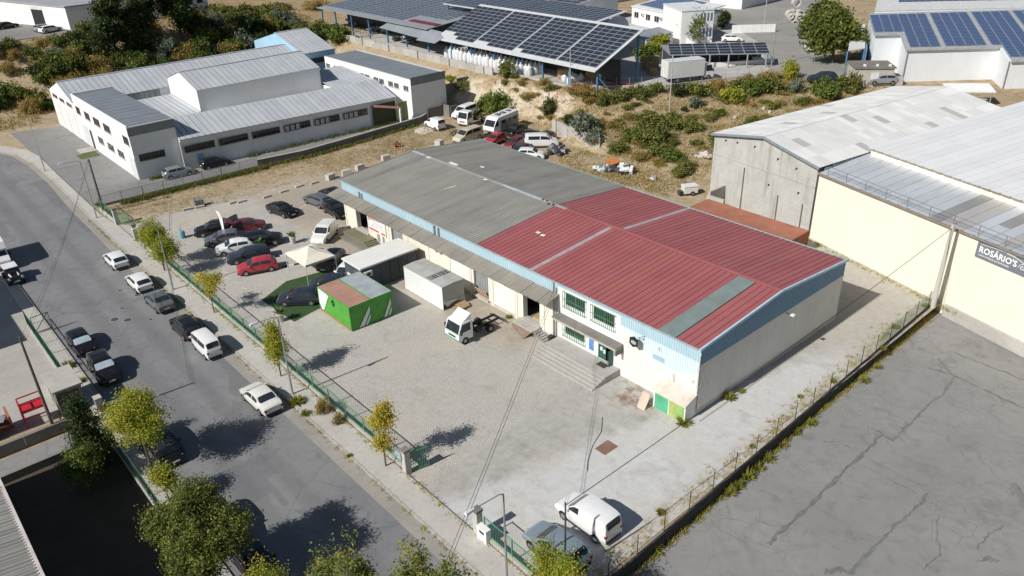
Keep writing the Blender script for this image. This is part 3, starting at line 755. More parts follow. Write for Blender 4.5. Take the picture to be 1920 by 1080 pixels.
# white meter shed with green doors in the corner
an = thing('meter_shed', 'low white lean-to shed with two green doors at the warehouse corner', 'shed', (-.7, 1.5, 0))
MB().extrude([(-1.35, .0, -.1), (-1.35, .0, 1.5), (-.03, .0, 1.95), (-.03, .0, -.1)], (0, 3.0, 0)).build('wall', M_WHITE, an)
MB().extrude([(-1.5, -.06, 1.47), (-1.5, -.06, 1.55), (-.03, -.06, 2.04), (-.03, -.06, 1.96)], (0, 3.12, 0)).build('roof', mat('shed_roof', (.62, .55, .47), .9, dirt=.3), an)
for y0, y1, m in ((1.6, 2.85, mat('bright_green_door', (.10, .42, .24), .6, dirt=.3, dirtc=(.3, .4, .2))), (.85, 1.5, mat('lime_door', (.36, .47, .14), .6, dirt=.4, dirtc=(.3, .25, .08))), (.12, .8, mat('lime_green_door', (.27, .46, .13), .6, dirt=.4))):
    dd = MB().box(-1.385, -1.352, y0, y1, .02, 1.38).build('door', m, an)
    MB().bar((-1.395, (y0 + y1) / 2 - .2, .8), (-1.395, (y0 + y1) / 2 - .2, .95), .025).build('handle', M_STEEL, dd)
b = MB().extrude([(-2.35, 3.05, -.02), (-2.25, 3.05, -.02), (-1.55, 3.05, 1.15), (-1.65, 3.05, 1.15)], (0, .75, 0)).build('leaning_board', mat('leaning_board', (.56, .44, .36), .85)); tag(b, 'pinkish board leaning on the white meter shed', 'board')
# drain and cover in the yard
o = MB().box(-8.3, -6.9, 1.6, 2.6, .0, .02).build('drain_cover', mat('rusty_cover', (.22, .13, .09), .9)); tag(o, 'square rusty drain cover in the worn concrete apron', 'drain cover')
o = MB().tube([(-5.2, 4.7, .01), (-6.5, 3.6, .012), (-8.2, 2.9, .012), (-9.6, 2.0, .012), (-10.4, 1.3, .012)], .03, 5).build('cable', M_DKSTEEL); tag(o, 'dark cable lying across the concrete apron', 'cable')
o = MB().box(-.4, 28.2, -.68, -.55, -.1, .06).build('kerb_edging', M_KERB); tag(o, 'thin concrete edging along the warehouse gable', 'edging')
# metal stairs and dock slope at the open bay
ms = thing('metal_stairs', 'small grey metal stairs beside the open loading bay', 'stairs', (-1.0, 16.3, 0))
MB().box(-1.15, -.05, 16.9, 19.6, .38, .52).build('landing', M_CONC, ms)
for k in range(5): MB().box(-1.05, -.25, 16.62 - .28 * k, 16.88 - .28 * k, .40 - .085 * k, .44 - .085 * k).build('step', M_STEEL, ms)
for x in (-1.1, -.2): MB().bar((x, 16.9, .42), (x, 15.4, .0), .04).build('stringer', M_STEEL, ms)
MB().extrude([(-1.16, 19.6, .0), (-1.16, 19.6, .4), (-1.16, 17.0, .4), (-2.0, 17.2, 0)], (.02, 0, .0)).build('dock_face', mat('brown_dock', (.24, .17, .13), .9), ms)
MB().bar((-1.15, 16.9, 0), (-1.15, 16.9, .55), .05).build('post', M_DKSTEEL, ms)
o = MB().box(-.75, -.35, 14.95, 15.3, .0, .62).box(-.8, -.3, 14.9, 15.35, .62, .66).build('litter_bin', mat('black_bin', (.03, .03, .03), .5)); tag(o, 'small black bin by the downpipes beside the entrance steps', 'bin')
# mossy stairs to the far bay
fs = thing('mossy_stairs', 'mossy concrete stairs leading up to the dark loading bay beside the banner', 'stairs', (-2, 46, 0)); mm_ = concrete_mat('mossy_concrete', (.14, .14, .09), (.2, .19, .13), (.08, .11, .04))
MB().box(-1.7, -.05, 43.9, 48.4, -.05, .58).build('landing', mm_, fs)
for k in range(5): MB().box(-1.7, -.25, 43.55 - .33 * k, 43.9 - .33 * k, -.05, .48 - .1 * k).build('step', mm_, fs)
MB().box(-2.4, -1.75, 42.3, 48.0, -.05, .25).build('planter_edge', M_DKCONC, fs)
# ------------------------------------------------------------------ halls, panels, windows
M_ZINC = [streak_mat('zinc_sheet_%d' % i, a, b_, .5, metal=0, dirt=.25, dirtc=(.30, .31, .32), ax='y', sx=2.) for i, (a, b_) in enumerate([((.46, .48, .50), (.52, .54, .56)), ((.43, .45, .475), (.48, .50, .52))])]
M_FWHITE = streak_mat('factory_white', (.74, .74, .72), (.80, .80, .78), .9, dirt=.25, dirtc=(.42, .41, .38))
M_SLATE = streak_mat('slate_grey_roof', (.17, .19, .215), (.20, .225, .25), .6, dirt=.25, dirtc=(.28, .29, .3), ax='x', sx=1.2)
M_BAND = mat('grey_parapet', (.22, .24, .25), .8, .15, dirt=.3)
M_OLIVE = mat('olive_gate', (.16, .19, .055), .6, .2, dirt=.3)
def rib_sheet(name, L, rise, w, m, rib=.05, gap=.09):
    """roof sheet from (0,0,0) up to (0,L,rise), w wide along x"""
    pr = [(0, 0), (.03, rib), (.10, rib), (.13, 0), (w - gap, 0)]; n = len(pr)
    b = MB(); b.add([(p, 0, q) for p, q in pr] + [(p, L, rise + q) for p, q in pr], [(i, i + 1, n + i + 1, n + i) for i in range(n - 1)])
    return b.mesh(name, m)
def roof_run(par, x0, x1, ya, za, yb, zb, w=.9, mats=M_ZINC, name='roof_sheet', under=True):
    """a slope running along x made of single sheets from (ya,za) up to (yb,zb)"""
    n = max(1, round((x1 - x0) / w)); w = (x1 - x0) / n; L = yb - ya
    ms = [rib_sheet(name, abs(L), zb - za, w, m) for m in mats]
    ox, oy, oz = woff(par)
    for i in range(n):
        me_ = ms[rng.randrange(len(ms))]
        if L > 0: put(name, me_, par, (x0 + i * w - ox, ya - oy, za - oz))
        else: put(name, me_, par, (x0 + (i + 1) * w - ox, ya - oy, za - oz), PI)
def hall(par, x0, x1, y0, y1, ze, zr, wallm, z0=-.1, w=.9, mats=M_ZINC, ov=.25, zeb=None, name='hall_wall'):
    """gabled block, ridge along x"""
    ym = (y0 + y1) / 2; zeb = ze if zeb is None else zeb
    b = MB(); b.extrude([(x0, y0, z0), (x0, y1, z0), (x0, y1, zeb), (x0, ym, zr), (x0, y0, ze)], (x1 - x0, 0, 0)); o = b.build(name, wallm, par)
    s1 = (zr - ze) / (ym - y0)
    under = mat('roof_gap_dark', (.07, .075, .08), .9)  # dark underlay, shows as joint lines between the roof sheets
    rb = MB().quad((x0 - .1, y0 - ov, ze - s1 * ov + .02), (x1 + .1, y0 - ov, ze - s1 * ov + .02), (x1 + .1, ym, zr + .02), (x0 - .1, ym, zr + .02)).quad((x0 - .1, ym, zr + .02), (x1 + .1, ym, zr + .02), (x1 + .1, y1 + ov, zeb - s1 * ov + .02), (x0 - .1, y1 + ov, zeb - s1 * ov + .02))
    r = rb.build('roof', under, par)
    roof_run(r, x0 - .1, x1 + .1, y0 - ov, ze - s1 * ov + .04, ym, zr + .04, w, mats)
    roof_run(r, x0 - .1, x1 + .1, y1 + ov, zeb - s1 * ov + .04, ym, zr + .04, w, mats)
    MB().box(x0 - .12, x1 + .12, ym - .2, ym + .2, zr + .03, zr + .1).build('ridge_cap', mats[0], r)
    return o, r
def window_x(par, x, y0, y1, z0, z1, nb=3, fm=None, sgn=-1, glass=None):
    """window in a wall facing -x (sgn -1): recessed pane, frame bars, sill"""
    fm = fm or mat('white_window_frame', (.7, .7, .68), .5)
    w = MB().box(x + sgn * .012, x - sgn * .0, y0, y1, z0, z1).build('window', glass or M_GLASS, par)
    b = MB(); t = .06; xa, xb = sorted((x + sgn * .05, x))
    b.box(xa, xb, y0 - t, y0, z0 - t, z1 + t).box(xa, xb, y1, y1 + t, z0 - t, z1 + t).box(xa, xb, y0, y1, z1, z1 + t)
    for i in range(1, nb): c = y0 + (y1 - y0) * i / nb; b.box(xa + .01, xb, c - .025, c + .025, z0, z1)
    b.build('frame', fm, w)
    xa, xb = sorted((x + sgn * .1, x)); MB().box(xa, xb, y0 - .1, y1 + .1, z0 - .12, z0 - .04).build('sill', M_CONC, w)
    return w
def window_y(par, y, x0, x1, z0, z1, nb=3, fm=None, glass=None):
    fm = fm or mat('white_window_frame', (.7, .7, .68), .5)
    w = MB().box(x0, x1, y - .012, y, z0, z1).build('window', glass or M_GLASS, par)
    b = MB(); t = .06
    b.box(x0 - t, x0, y - .05, y, z0 - t, z1 + t).box(x1, x1 + t, y - .05, y, z0 - t, z1 + t).box(x0, x1, y - .05, y, z1, z1 + t)
    for i in range(1, nb): c = x0 + (x1 - x0) * i / nb; b.box(c - .025, c + .025, y - .04, y, z0, z1)
    b.build('frame', fm, w); MB().box(x0 - .1, x1 + .1, y - .1, y, z0 - .12, z0 - .04).build('sill', M_CONC, w)
    return w

# ------------------------------------------------------------------ white factory
fa = thing('factory', 'white factory complex with ribbed grey metal roofs and long window strips', 'factory', (-12, 85, 0))
# two storey front block
MB().box(-12.1, -5.8, 85.5, 111.6, -.1, 7.35).build('front_block', M_FWHITE, fa)
MB().box(-12.14, -5.76, 85.46, 85.5, 6.2, 7.36).build('parapet', M_BAND, fa)
pb = MB(); pb.box(-12.14, -11.95, 85.5, 111.64, 7.35, 7.62).box(-11.95, -5.76, 111.5, 111.64, 7.35, 7.62).box(-11.95, -5.76, 85.46, 85.6, 7.35, 7.5); pb.build('parapet', M_FWHITE, fa)
rf = MB().box(-11.9, -5.78, 85.62, 111.48, 7.352, 7.36).build('flat_roof', M_SLATE, fa)
for k in range(26): MB().box(-11.9, -5.78, 85.62 + k * .995, 85.62 + k * .995 + .96, 7.365, 7.39 + .01 * (k % 2)).build('roof_sheet', M_SLATE, rf)
for y0, y1 in ((108.6, 110.6), (103.7, 106.1), (98.9, 101.7), (94.0, 96.9), (86.2, 88.3)): window_x(fa, -12.1, y0, y1, 4.75, 5.85, 4, mat('brown_bars', (.2, .12, .1), .6))
for y0, y1 in ((99.4, 101.9), (94.6, 97.4), (90.1, 92.8)): window_x(fa, -12.1, y0, y1, 1.9, 2.95, 3)
MB().box(-12.16, -12.1, 85.55, 88.0, .0, 3.15).build('shutter', mat('pale_shutter', (.62, .63, .62), .5), fa)
MB().box(-12.13, -12.1, 105.0, 106.2, -.05, 3.0).build('door', M_DKSTEEL, fa)
MB().box(-12.15, -12.1, 107.0, 109.8, 0, 3.3).build('shutter', mat('pale_shutter', (.62, .63, .62), .5), fa)
MB().box(-14.5, -12.15, 104.3, 106.9, -.05, .12).build('door_step', M_CONC, fa)
gr_ = MB().box(-15.3, -12.6, 101.6, 104.2, .0, .03).build('lawn_patch', mat('lawn', (.085, .11, .035), .95, .3, 6)); tag(gr_, 'small lawn patch beside the factory door', 'lawn')
# front long hall with single pitch roof (slightly skewed front)
def fy(x): return 85.2 - (x + 12) * .055
X0, X1, nb = -5.8, 29.2, 7
bw = (X1 - X0) / nb
b = MB().add([(X0, fy(X0), -.1), (X1, fy(X1), -.1), (X1, fy(X1), 4.25), (X0, fy(X0), 4.55), (X0, 90.3, -.1), (X1, 88.6, -.1), (X1, 88.6, 6.1), (X0, 90.3, 6.25)],
             ((0, 1, 2, 3), (1, 5, 6, 2), (4, 0, 3, 7), (5, 4, 7, 6))); b.build('long_hall', M_FWHITE, fa)
hr = MB().quad((X0, fy(X0) - .3, 4.5), (X1 + .2, fy(X1) - .3, 4.2), (X1 + .2, 88.7, 6.15), (X0, 90.4, 6.3)).build('long_roof', mat('roof_gap_dark', (.07, .075, .08), .9), fa)
nS = 39
for i in range(nS):
    a = X0 + (X1 + .2 - X0) * i / nS; c = X0 + (X1 + .2 - X0) * (i + 1) / nS - .09; b = MB()
    P = lambda x, t: (x, (fy(x) - .32) * (1 - t) + (90.4 - (x - X0) * .0486) * t, (4.52 - (x - X0) * .0085) * (1 - t) + (6.32 - (x - X0) * .0043) * t)
    pr = [(a, 0), (a + .03, .05), (a + .11, .05), (a + .14, 0), (c, 0)]
    b.add([(P(x, 0)[0], P(x, 0)[1], P(x, 0)[2] + q) for x, q in pr] + [(P(x, 1)[0], P(x, 1)[1], P(x, 1)[2] + q) for x, q in pr], [(k, k + 1, 6 + k, 5 + k) for k in range(4)])
    b.build('roof_sheet', M_ZINC[rng.random() < .4], hr)
sk = math.atan2(fy(X1) - fy(X0), X1 - X0)
for i in range(nb + 1):
    x = X0 + i * bw; MB().box(x - .13, x + .13, fy(x) - .1, fy(x) + .05, -.1, 4.2).build('pilaster', M_FWHITE, fa)
wins = [(-11.4, -8.0)] + [(X0 + i * bw + .35, X0 + (i + 1) * bw - .35) for i in range(6)]
for k, (x0, x1) in enumerate(wins):
    z1, z0 = (3.45, 2.55) if k == 0 else (3.45 - .03 * k, 2.55 - .03 * k); yy = (85.5 if k == 0 else fy((x0 + x1) / 2) - .12)
    w = window_y(fa, yy, x0, x1, z0, z1, 9, mat('dark_window_bars', (.12, .12, .12), .6))
    if k > 3:
        for q in range(3): MB().box(x0 + .15 + q * .9, x0 + .75 + q * .9, yy - .02, yy - .013, z0 + .05, z1 - .1).build('pane', mat('whitewashed_pane', (.5, .51, .52), .4), w)
MB().box(-3.9, -3.0, fy(-3.4) - .06, fy(-3.4) - .01, -.05, 2.0).build('door', mat('pale_blue_door', (.35, .48, .60), .5), fa)
MB().box(X1 - 4.6, X1 - .2, fy(X1) - .14, fy(X1) - .09, -.05, 3.6).build('dark_gate', mat('dark_olive_gate', (.05, .06, .025), .7), fa)
MB().bar((24.9, 82.8, 3.5), (28.6, 80.8, 2.9), .25, .3).build('gate_beam', mat('rusty_pink_beam', (.40, .19, .17), .8), fa)
MB().box(28.45, 28.75, 80.6, 80.9, -.05, 2.85).build('gate_post', M_FWHITE, fa)
MB().box(X1, 31.1, 82.3, 82.45, -.05, 3.3).build('sheet_gate', M_OLIVE, fa)
for k in range(7): MB().box(X1 + .02 + k * .27, X1 + .22 + k * .27, 82.26, 82.3, 0, 3.25).build('gate_board', M_OLIVE, fa)
# rear hall, middle hall, blue gabled hall
hall(fa, -12.05, 28.4, 112, 126, 6.0, 8.2, M_FWHITE)
for y0, y1 in ((121.5, 124.5), (117.5, 120.3), (113.2, 116.2)):
    window_x(fa, -12.05, y0, y1, 5.0, 5.6, 3)
    MB().box(-12.1, -12.06, y0 - .1, y1 + .1, -.05, 4.2).build('shutter', mat('white_shutter', (.72, .72, .70), .5), fa)
hall(fa, 1.6, 22.6, 95, 107, 8.4, 10.2, M_FWHITE, z0=3)
window_y(fa, 111.98, -5.2, 1.4, 4.6, 5.7, 8, mat('dark_window_bars', (.12, .12, .12), .6), mat('old_panes', (.30, .33, .33), .5, .4, 2))
hall(fa, 28.5, 35.4, 112.2, 132.5, 7.3, 9.9, streak_mat('blue_gable', (.30, .50, .66), (.34, .54, .70), .8, dirt=.2))
window_y(fa, 112.18, 29.2, 34.8, 5.2, 6.1, 5, mat('dark_window_bars', (.12, .12, .12), .6))
for x0, x1, ya, za, yb, zb in ((-5.7, 1.55, 93.2, 5.0, 106.5, 5.9), (22.7, 30.6, 89.3, 5.4, 102, 6.3)):
    lr = MB().box(x0, x1, ya + .1, yb, -.1, za - .02).build('low_hall', M_FWHITE, fa)
    lq = MB().quad((x0, ya, za), (x1, ya, za), (x1, yb, zb), (x0, yb, zb)).build('low_roof', mat('roof_gap_dark', (.07, .075, .08), .9), fa)
    roof_run(lq, x0, x1, ya, za + .02, yb, zb + .02, .8)
MB().box(-5.7, 30.6, 90.6, 112, -.1, 4.5).build('inner_block', M_FWHITE, fa)
# right wing
MB().box(31, 38, 80.6, 108.4, -.1, 7.0).build('wing', M_FWHITE, fa)
MB().box(30.96, 38.04, 80.56, 80.6, 6.0, 7.3).build('parapet', M_BAND, fa)
pb = MB().box(37.8, 38.04, 80.6, 108.4, 7.0, 7.3).box(30.96, 31.1, 80.6, 108.4, 7.0, 7.08); pb.build('parapet', M_CONC, fa)
rf = MB().box(31.1, 37.8, 80.62, 108.4, 7.002, 7.01).build('flat_roof', M_SLATE, fa)
for k in range(28): MB().box(31.1, 37.8, 80.62 + k * .992, 80.62 + k * .992 + .96, 7.012, 7.03 + .008 * (k % 2)).build('roof_sheet', M_SLATE, rf)
for k in range(12):
    y0 = 81.4 + k * 2.25 + (.5 if k % 2 else 0); window_x(fa, 31.0, y0, y0 + 1.35, 5.0, 5.8, 3)
MB().box(30.95, 31, 80.6, 80.85, 0, 6.0).build('corner_trim', M_FWHITE, fa)

# wall and fence between the factory and the yard
bw_ = thing('boundary_wall', 'long dark concrete wall between the factory and the straw strip', 'wall', (3, 78, 0))
P = [(2.2, 78.4), (9, 77.4), (17, 77.9), (24, 78.5), (31.5, 79.2), (33.5, 80.3)]
for (xa, ya), (xb, yb) in zip(P, P[1:]):
    n = max(1, round(math.hypot(xb - xa, yb - ya) / 2.4))
    for i in range(n):
        a = Vector((xa, ya, 0)).lerp(Vector((xb, yb, 0)), i / n); c = Vector((xa, ya, 0)).lerp(Vector((xb, yb, 0)), (i + 1) / n - .004)
        MB().extrude([a + Vector((0, 0, -.1)), c + Vector((0, 0, -.1)), c + Vector((0, 0, 1.05)), a + Vector((0, 0, 1.05))], (0, .22, 0)).build('wall_panel', M_DKCONC, bw_)
        MB().extrude([a + Vector((0, -.05, 1.052)), c + Vector((0, -.05, 1.052)), c + Vector((0, -.05, 1.12)), a + Vector((0, -.05, 1.12))], (0, .34, 0)).build('coping', M_CONC, bw_)
dk = thing('retaining_wall', 'tall dark concrete wall joining the factory wing to the bank', 'wall', (38, 82, 0))
for k in range(3):
    xa = 38.1 + k * 2.6; MB().box(xa, xa + 2.57, 84.0 + k * .2, 84.3 + k * .2, -.1, 3.4 + .5 * k).build('wall_panel', M_DKCONC, dk)
o = MB().box(34.0, 37.0, 80.4, 80.55, -.1, 1.6).box(36.9, 37.2, 78.6, 80.4, -.1, 1.9).box(37.2, 38.6, 78.5, 78.7, -.1, 1.8).build('ruined_wall', M_DKCONC); tag(o, 'low broken block walls at the foot of the factory wing', 'wall')

# ------------------------------------------------------------------ far white building on the upper terrace
tl = thing('terrace_building', 'white terrace building with wide dark doorway behind the bank', 'building', (3, 166, 9))
ZB = 9.1
pts = [at(133, 57, ZB), at(20, 43, ZB)]
ax = (pts[1] - pts[0]).normalized(); nrm_ = Vector((-ax.y, ax.x, 0)) * -1
if nrm_.y < 0: nrm_ = -nrm_
ux = Vector((1, 0.04, 0)).normalized()
A = pts[0]
def TLp(u, v, z): p = A + ax * u + ux * v; return (p.x, p.y, ZB + z)
def tlbox(u0, u1, v0, v1, z0, z1, nm, m, par=tl):
    b = MB(); c = [(u0, v0), (u1, v0), (u1, v1), (u0, v1)]
    b.add([TLp(u, v, z0) for u, v in c] + [TLp(u, v, z1) for u, v in c], ((3, 2, 1, 0), (4, 5, 6, 7), (0, 1, 5, 4), (1, 2, 6, 5), (2, 3, 7, 6), (3, 0, 4, 7)))
    bm = bmesh.new(); me_ = b.mesh(nm, m, off=woff(par)); bm.from_mesh(me_); bmesh.ops.recalc_face_normals(bm, faces=bm.faces); bm.to_mesh(me_); bm.free()
    return put(nm, me_, par)
tlbox(0, 34, 0, 20, -.3, 4.6, 'wall', M_FWHITE)
tlbox(-.2, 34.2, -.2, 20.2, 4.6, 4.85, 'roof', mat('terrace_roof', (.34, .35, .36), .7, .15, .6, dirt=.3))
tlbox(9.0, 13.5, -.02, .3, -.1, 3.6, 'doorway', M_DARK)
tlbox(8.9, 13.6, -.05, 0, 3.6, 4.35, 'door_head', mat('pale_shutter', (.62, .63, .62), .5))
tlbox(30, 34.5, -6, -.1, -.3, 4.0, 'side_block', mat('grey_side_block', (.30, .32, .31), .8))
b2 = thing('terrace_annex', 'white terrace annex with small dark windows beside the dry slope', 'building', (22, 170, 9))
q0 = at(325, 32, ZB); q1 = at(392, 22, ZB)
dx = (q1 - q0); 
b = MB(); c = [q0, q1, q1 + Vector((4, 10, 0)), q0 + Vector((4, 10, 0))]
b.prism([(p.x, p.y) for p in c], ZB - .3, ZB + 6.5); b.build('wall', M_FWHITE, b2)
for f in (.12, .42, .72):
    p = q0.lerp(q1, f); q = q0.lerp(q1, f + .16)
    n_ = Vector((dx.y, -dx.x, 0)).normalized() * .05
    MB().extrude([p + n_ * 0 + Vector((0, 0, 2.2)), q + Vector((0, 0, 2.2)), q + Vector((0, 0, 3.4)), p + Vector((0, 0, 3.4))], n_).build('window', M_GLASS, b2)
sheet('terrace_lot', [(-60, 170), (-30, 166.5), (-8, 161.5), (6, 160.5), (14, 163), (14, 172), (-60, 215)], 9.22, M_FORE, 'grey asphalt lot of the terrace building')

# ------------------------------------------------------------------ concrete gabled store and cream workshop
cs = thing('concrete_store', 'tall unpainted concrete block store with patched white sheet roof', 'store', (35.2, 11.3, 0), math.radians(-8.5))
M_BLOCK = NT('rendered_blockwork')
def _blk():
    t = M_BLOCK; x, y, z = t.xyz()
    n1 = t.noise(.5, 5, .65); r = t.noise(1, 5, .65, vec=t.mapping(scale=(1.2, 1.2, .16)))
    c = t.mix(t.rng(n1, .35, .65), (.43, .425, .395), (.51, .50, .465)); c = t.mix(t.rng(r, .5, .75, 0, .6), c, (.19, .175, .15))
    br = t.new('ShaderNodeTexBrick'); br.inputs['Scale'].default_value = 1; br.inputs['Brick Width'].default_value = .5; br.inputs['Row Height'].default_value = .22; br.inputs['Mortar Size'].default_value = .02
    br.inputs['Color1'].default_value = (1, 1, 1, 1); br.inputs['Color2'].default_value = (.9, .9, .9, 1); br.inputs['Mortar'].default_value = (.82, .82, .81, 1)
    mp = t.mapping(rot=(PI / 2, 0, 0)); mp2 = t.new('ShaderNodeCombineXYZ'); t.link(y, mp2.inputs[0]); t.link(z, mp2.inputs[1]); t.link(mp2.outputs[0], br.inputs['Vector'])
    c = t.mix(.75, c, t.mix(1.0, c, br.outputs['Color'], 'MULTIPLY')); t.color(c); t.rough(.95); t.bump(n1, .3, .03)
_blk()
LX, LY = 35.5, 14.9
def wl(name, b, m, par): return b.build(name, m, par, world=False)
zc, zrc = 8.0, 9.5
b = MB().extrude([(0, 0, -.2), (0, LY, -.2), (0, LY, zc), (0, LY / 2, zrc), (0, 0, zc)], (LX, 0, 0)); wl('wall', b, M_BLOCK.m, cs)
for z in (5.6,):
    wl('string_course', MB().box(-.05, 0, 0, LY, z, z + .1), M_CONC, cs)
for k, (y, z) in enumerate(((2.7, 7.0), (5.3, 7.4), (8.7, 7.95), (11.3, 7.8), (13.1, 7.6), (2.0, 4.4), (6.1, 4.1))):
    h_ = wl('putlog_hole', MB().box(-.02, .0, y - .13, y + .13, z - .16, z + .16), M_DARK, cs); wl('hole_lining', MB().box(-.03, -.021, y - .16, y - .02, z - .2, z - .04), mat('pale_mortar', (.66, .65, .62), .9), h_)
for y in (1.2, 4.6, 9.8): wl('old_pipe', MB().bar((-.1, y, 0), (-.1, y, 3.4 if y < 9 else 5.2), .09), M_DKCONC, cs)
M_PATCH = [streak_mat('white_roof_sheet_%d' % i, (c, c * .995, c * .97), (c * 1.06, c * 1.06, c * 1.04), .6, dirt=.25, dirtc=(.4, .4, .38), ax='y', sx=1.2) for i, c in enumerate((.53, .57, .61, .55, .36))]
rr = wl('roof', MB().quad((-.3, -.3, zc), (LX + .2, -.3, zc), (LX + .2, LY / 2, zrc), (-.3, LY / 2, zrc)).quad((-.3, LY / 2, zrc), (LX + .2, LY / 2, zrc), (LX + .2, LY + .3, zc), (-.3, LY + .3, zc)), mat('roof_gap_dark', (.07, .075, .08), .9), cs)
for sd in (0, 1):
    for row in range(4):
        f0, f1 = row / 4, (row + 1) / 4 + .01
        L_ = LY / 2 + .35; n = 30; w = (LX + .5) / n
        ms = []
        for m in M_PATCH:
            p = wave_prof(w - .01, (w - .01) / 5, .02, 4); k = len(p)
            ya, yb = (-.35 + L_ * f0, -.35 + L_ * f1) if sd == 0 else (LY + .35 - L_ * f0, LY + .35 - L_ * f1)
            za, zb_ = zc + (zrc - zc) * f0 + .05 + .012 * (3 - row), zc + (zrc - zc) * f1 + .05 + .012 * (3 - row)
            b = MB(); b.add([(a, ya, za + q) for a, q in p] + [(a, yb, zb_ + q) for a, q in p], [((i, i + 1, k + i + 1, k + i) if sd == 0 else (i, k + i, k + i + 1, i + 1)) for i in range(k - 1)]); ms.append(b.mesh('roof_sheet', m))
        for i in range(n): put('roof_sheet', ms[rng.choice((0, 1, 1, 2, 2, 3, 3, 0, 1, 4) if rng.random() < .25 else (0, 1, 2, 3))], rr, (-.3 + i * w, 0, 0))
b = MB()
for ya, za, yb, zb_ in ((-.35, zc, LY / 2, zrc), (LY / 2, zrc, LY + .35, zc)):
    b.extrude([(-.42, ya, za - .16), (-.42, yb, zb_ - .16), (-.42, yb, zb_ + .1), (-.42, ya, za + .1)], (.1, 0, 0))
wl('verge', b, mat('grey_verge_metal', (.22, .26, .29), .5), cs)
wl('eave_strip', MB().box(2, LX, -.42, -.3, zc - .75, zc - .05), mat('torn_eave_sheet', (.20, .22, .26), .7, .4, .8, dirt=.6, dirtc=(.06, .05, .06)), cs)
wl('eave_sheet', MB().box(.5, 8.5, -.46, -.43, zc - 1.1, zc - .1), mat('pale_zinc', (.42, .46, .52), .5), cs)

cw = thing('cream_workshop', 'cream walled workshop with grey banner and pale sheet roofs', 'workshop', (35.0, 11.0, 0), math.radians(-16.5))
M_CR2 = streak_mat('workshop_cream', (.79, .73, .59), (.83, .765, .62), .9, dirt=.22, dirtc=(.66, .58, .44), sx=1.2)  # even cream wall colour with faint runs of dirt
LC = 46
wl('wall', MB().box(0, 6.6, -LC, -.05, -1.2, 7.5), M_CR2, cw)
wl('concrete_footing', MB().box(-.3, -.02, -LC, -17.5, -1.2, .25), M_CONC, cw)
M_ALU = [streak_mat('workshop_roof_%d' % i, a, b_, .4, metal=.25, dirt=.3, dirtc=(.32, .33, .34), ax='x', sx=1.) for i, (a, b_) in enumerate([((.52, .55, .58), (.58, .61, .64)), ((.55, .58, .61), (.61, .64, .67)), ((.30, .30, .29), (.34, .34, .33)), ((.48, .46, .44), (.52, .50, .48))])]
lr = wl('lower_roof', MB().quad((-.15, -LC, 7.52), (6.8, -LC, 8.5), (6.8, -.05, 8.5), (-.15, -.05, 7.52)), mat('roof_gap_dark', (.07, .075, .08), .9), cw)
n = 40; w = (LC - .1) / n
for i in range(n):
    mi = 2 if i in (12, 16, 19, 20) else (3 if i in (13, 14, 18) else rng.randrange(2))
    y = -.05 - (i + 1) * w
    if mi == 2: mi_b, f = 1, .42
    pr = [(0, 0), (.03, .05), (.1, .05), (.13, 0), (w - .02, 0)]
    for (f0, f1, mm_) in (((0, .42, M_ALU[rng.randrange(2)]), (.42, 1, M_ALU[2])) if mi == 2 and i > 15 else ((0, 1, M_ALU[mi]),)):
        b = MB(); b.add([(-.15 + 6.95 * f0, y + a, 7.54 + .98 * f0 + q) for a, q in pr] + [(-.15 + 6.95 * f1, y + a, 7.54 + .98 * f1 + q) for a, q in pr], [(k, 5 + k, 6 + k, k + 1) for k in range(4)]); wl('roof_sheet', b, mm_, lr)
wl('gutter', MB().box(-.3, -.15, -LC, -.05, 7.36, 7.54), mat('brown_gutter', (.24, .20, .17), .6), cw)
wl('upper_wall', MB().box(6.6, 34, -LC, -.4, -1.2, 9.3), M_CR2, cw)
ur = wl('upper_roof', MB().quad((6.2, -LC, 9.32), (34, -LC, 11.2), (34, -.2, 11.2), (6.2, -.2, 9.32)), mat('roof_gap_dark2', (.2, .2, .2), .9), cw)  # grey underlay between the bright roof sheets
M_WR = [streak_mat('bright_roof_%d' % i, (c, c, c * .99), (c * 1.05, c * 1.05, c * 1.04), .5, dirt=.1, dirtc=(.6, .6, .6), ax='x', sx=1.) for i, c in enumerate((.66, .69))]
pr = [(0, 0), (.04, .06), (.14, .06), (.18, 0), (1.03, 0)]
for i in range(44):
    b = MB(); y = -.2 - (i + 1) * 1.04
    b.add([(6.1, y + a, 9.34 + q) for a, q in pr] + [(34, y + a, 11.24 + q) for a, q in pr], [(k, 5 + k, 6 + k, k + 1) for k in range(4)]); wl('roof_sheet', b, M_WR[rng.randrange(2)], ur)
rl = MB()
for k in range(18):
    y = -1.2 - k * 2.5; rl.bar((-.05, y, 7.55), (-.05, y, 8.55), .04)
for z in (8.05, 8.55): rl.bar((-.05, -1.2, z), (-.05, -44, z), .035)
wl('roof_railing', rl, mat('grey_rail', (.23, .21, .2), .5, metal=.3), cw)
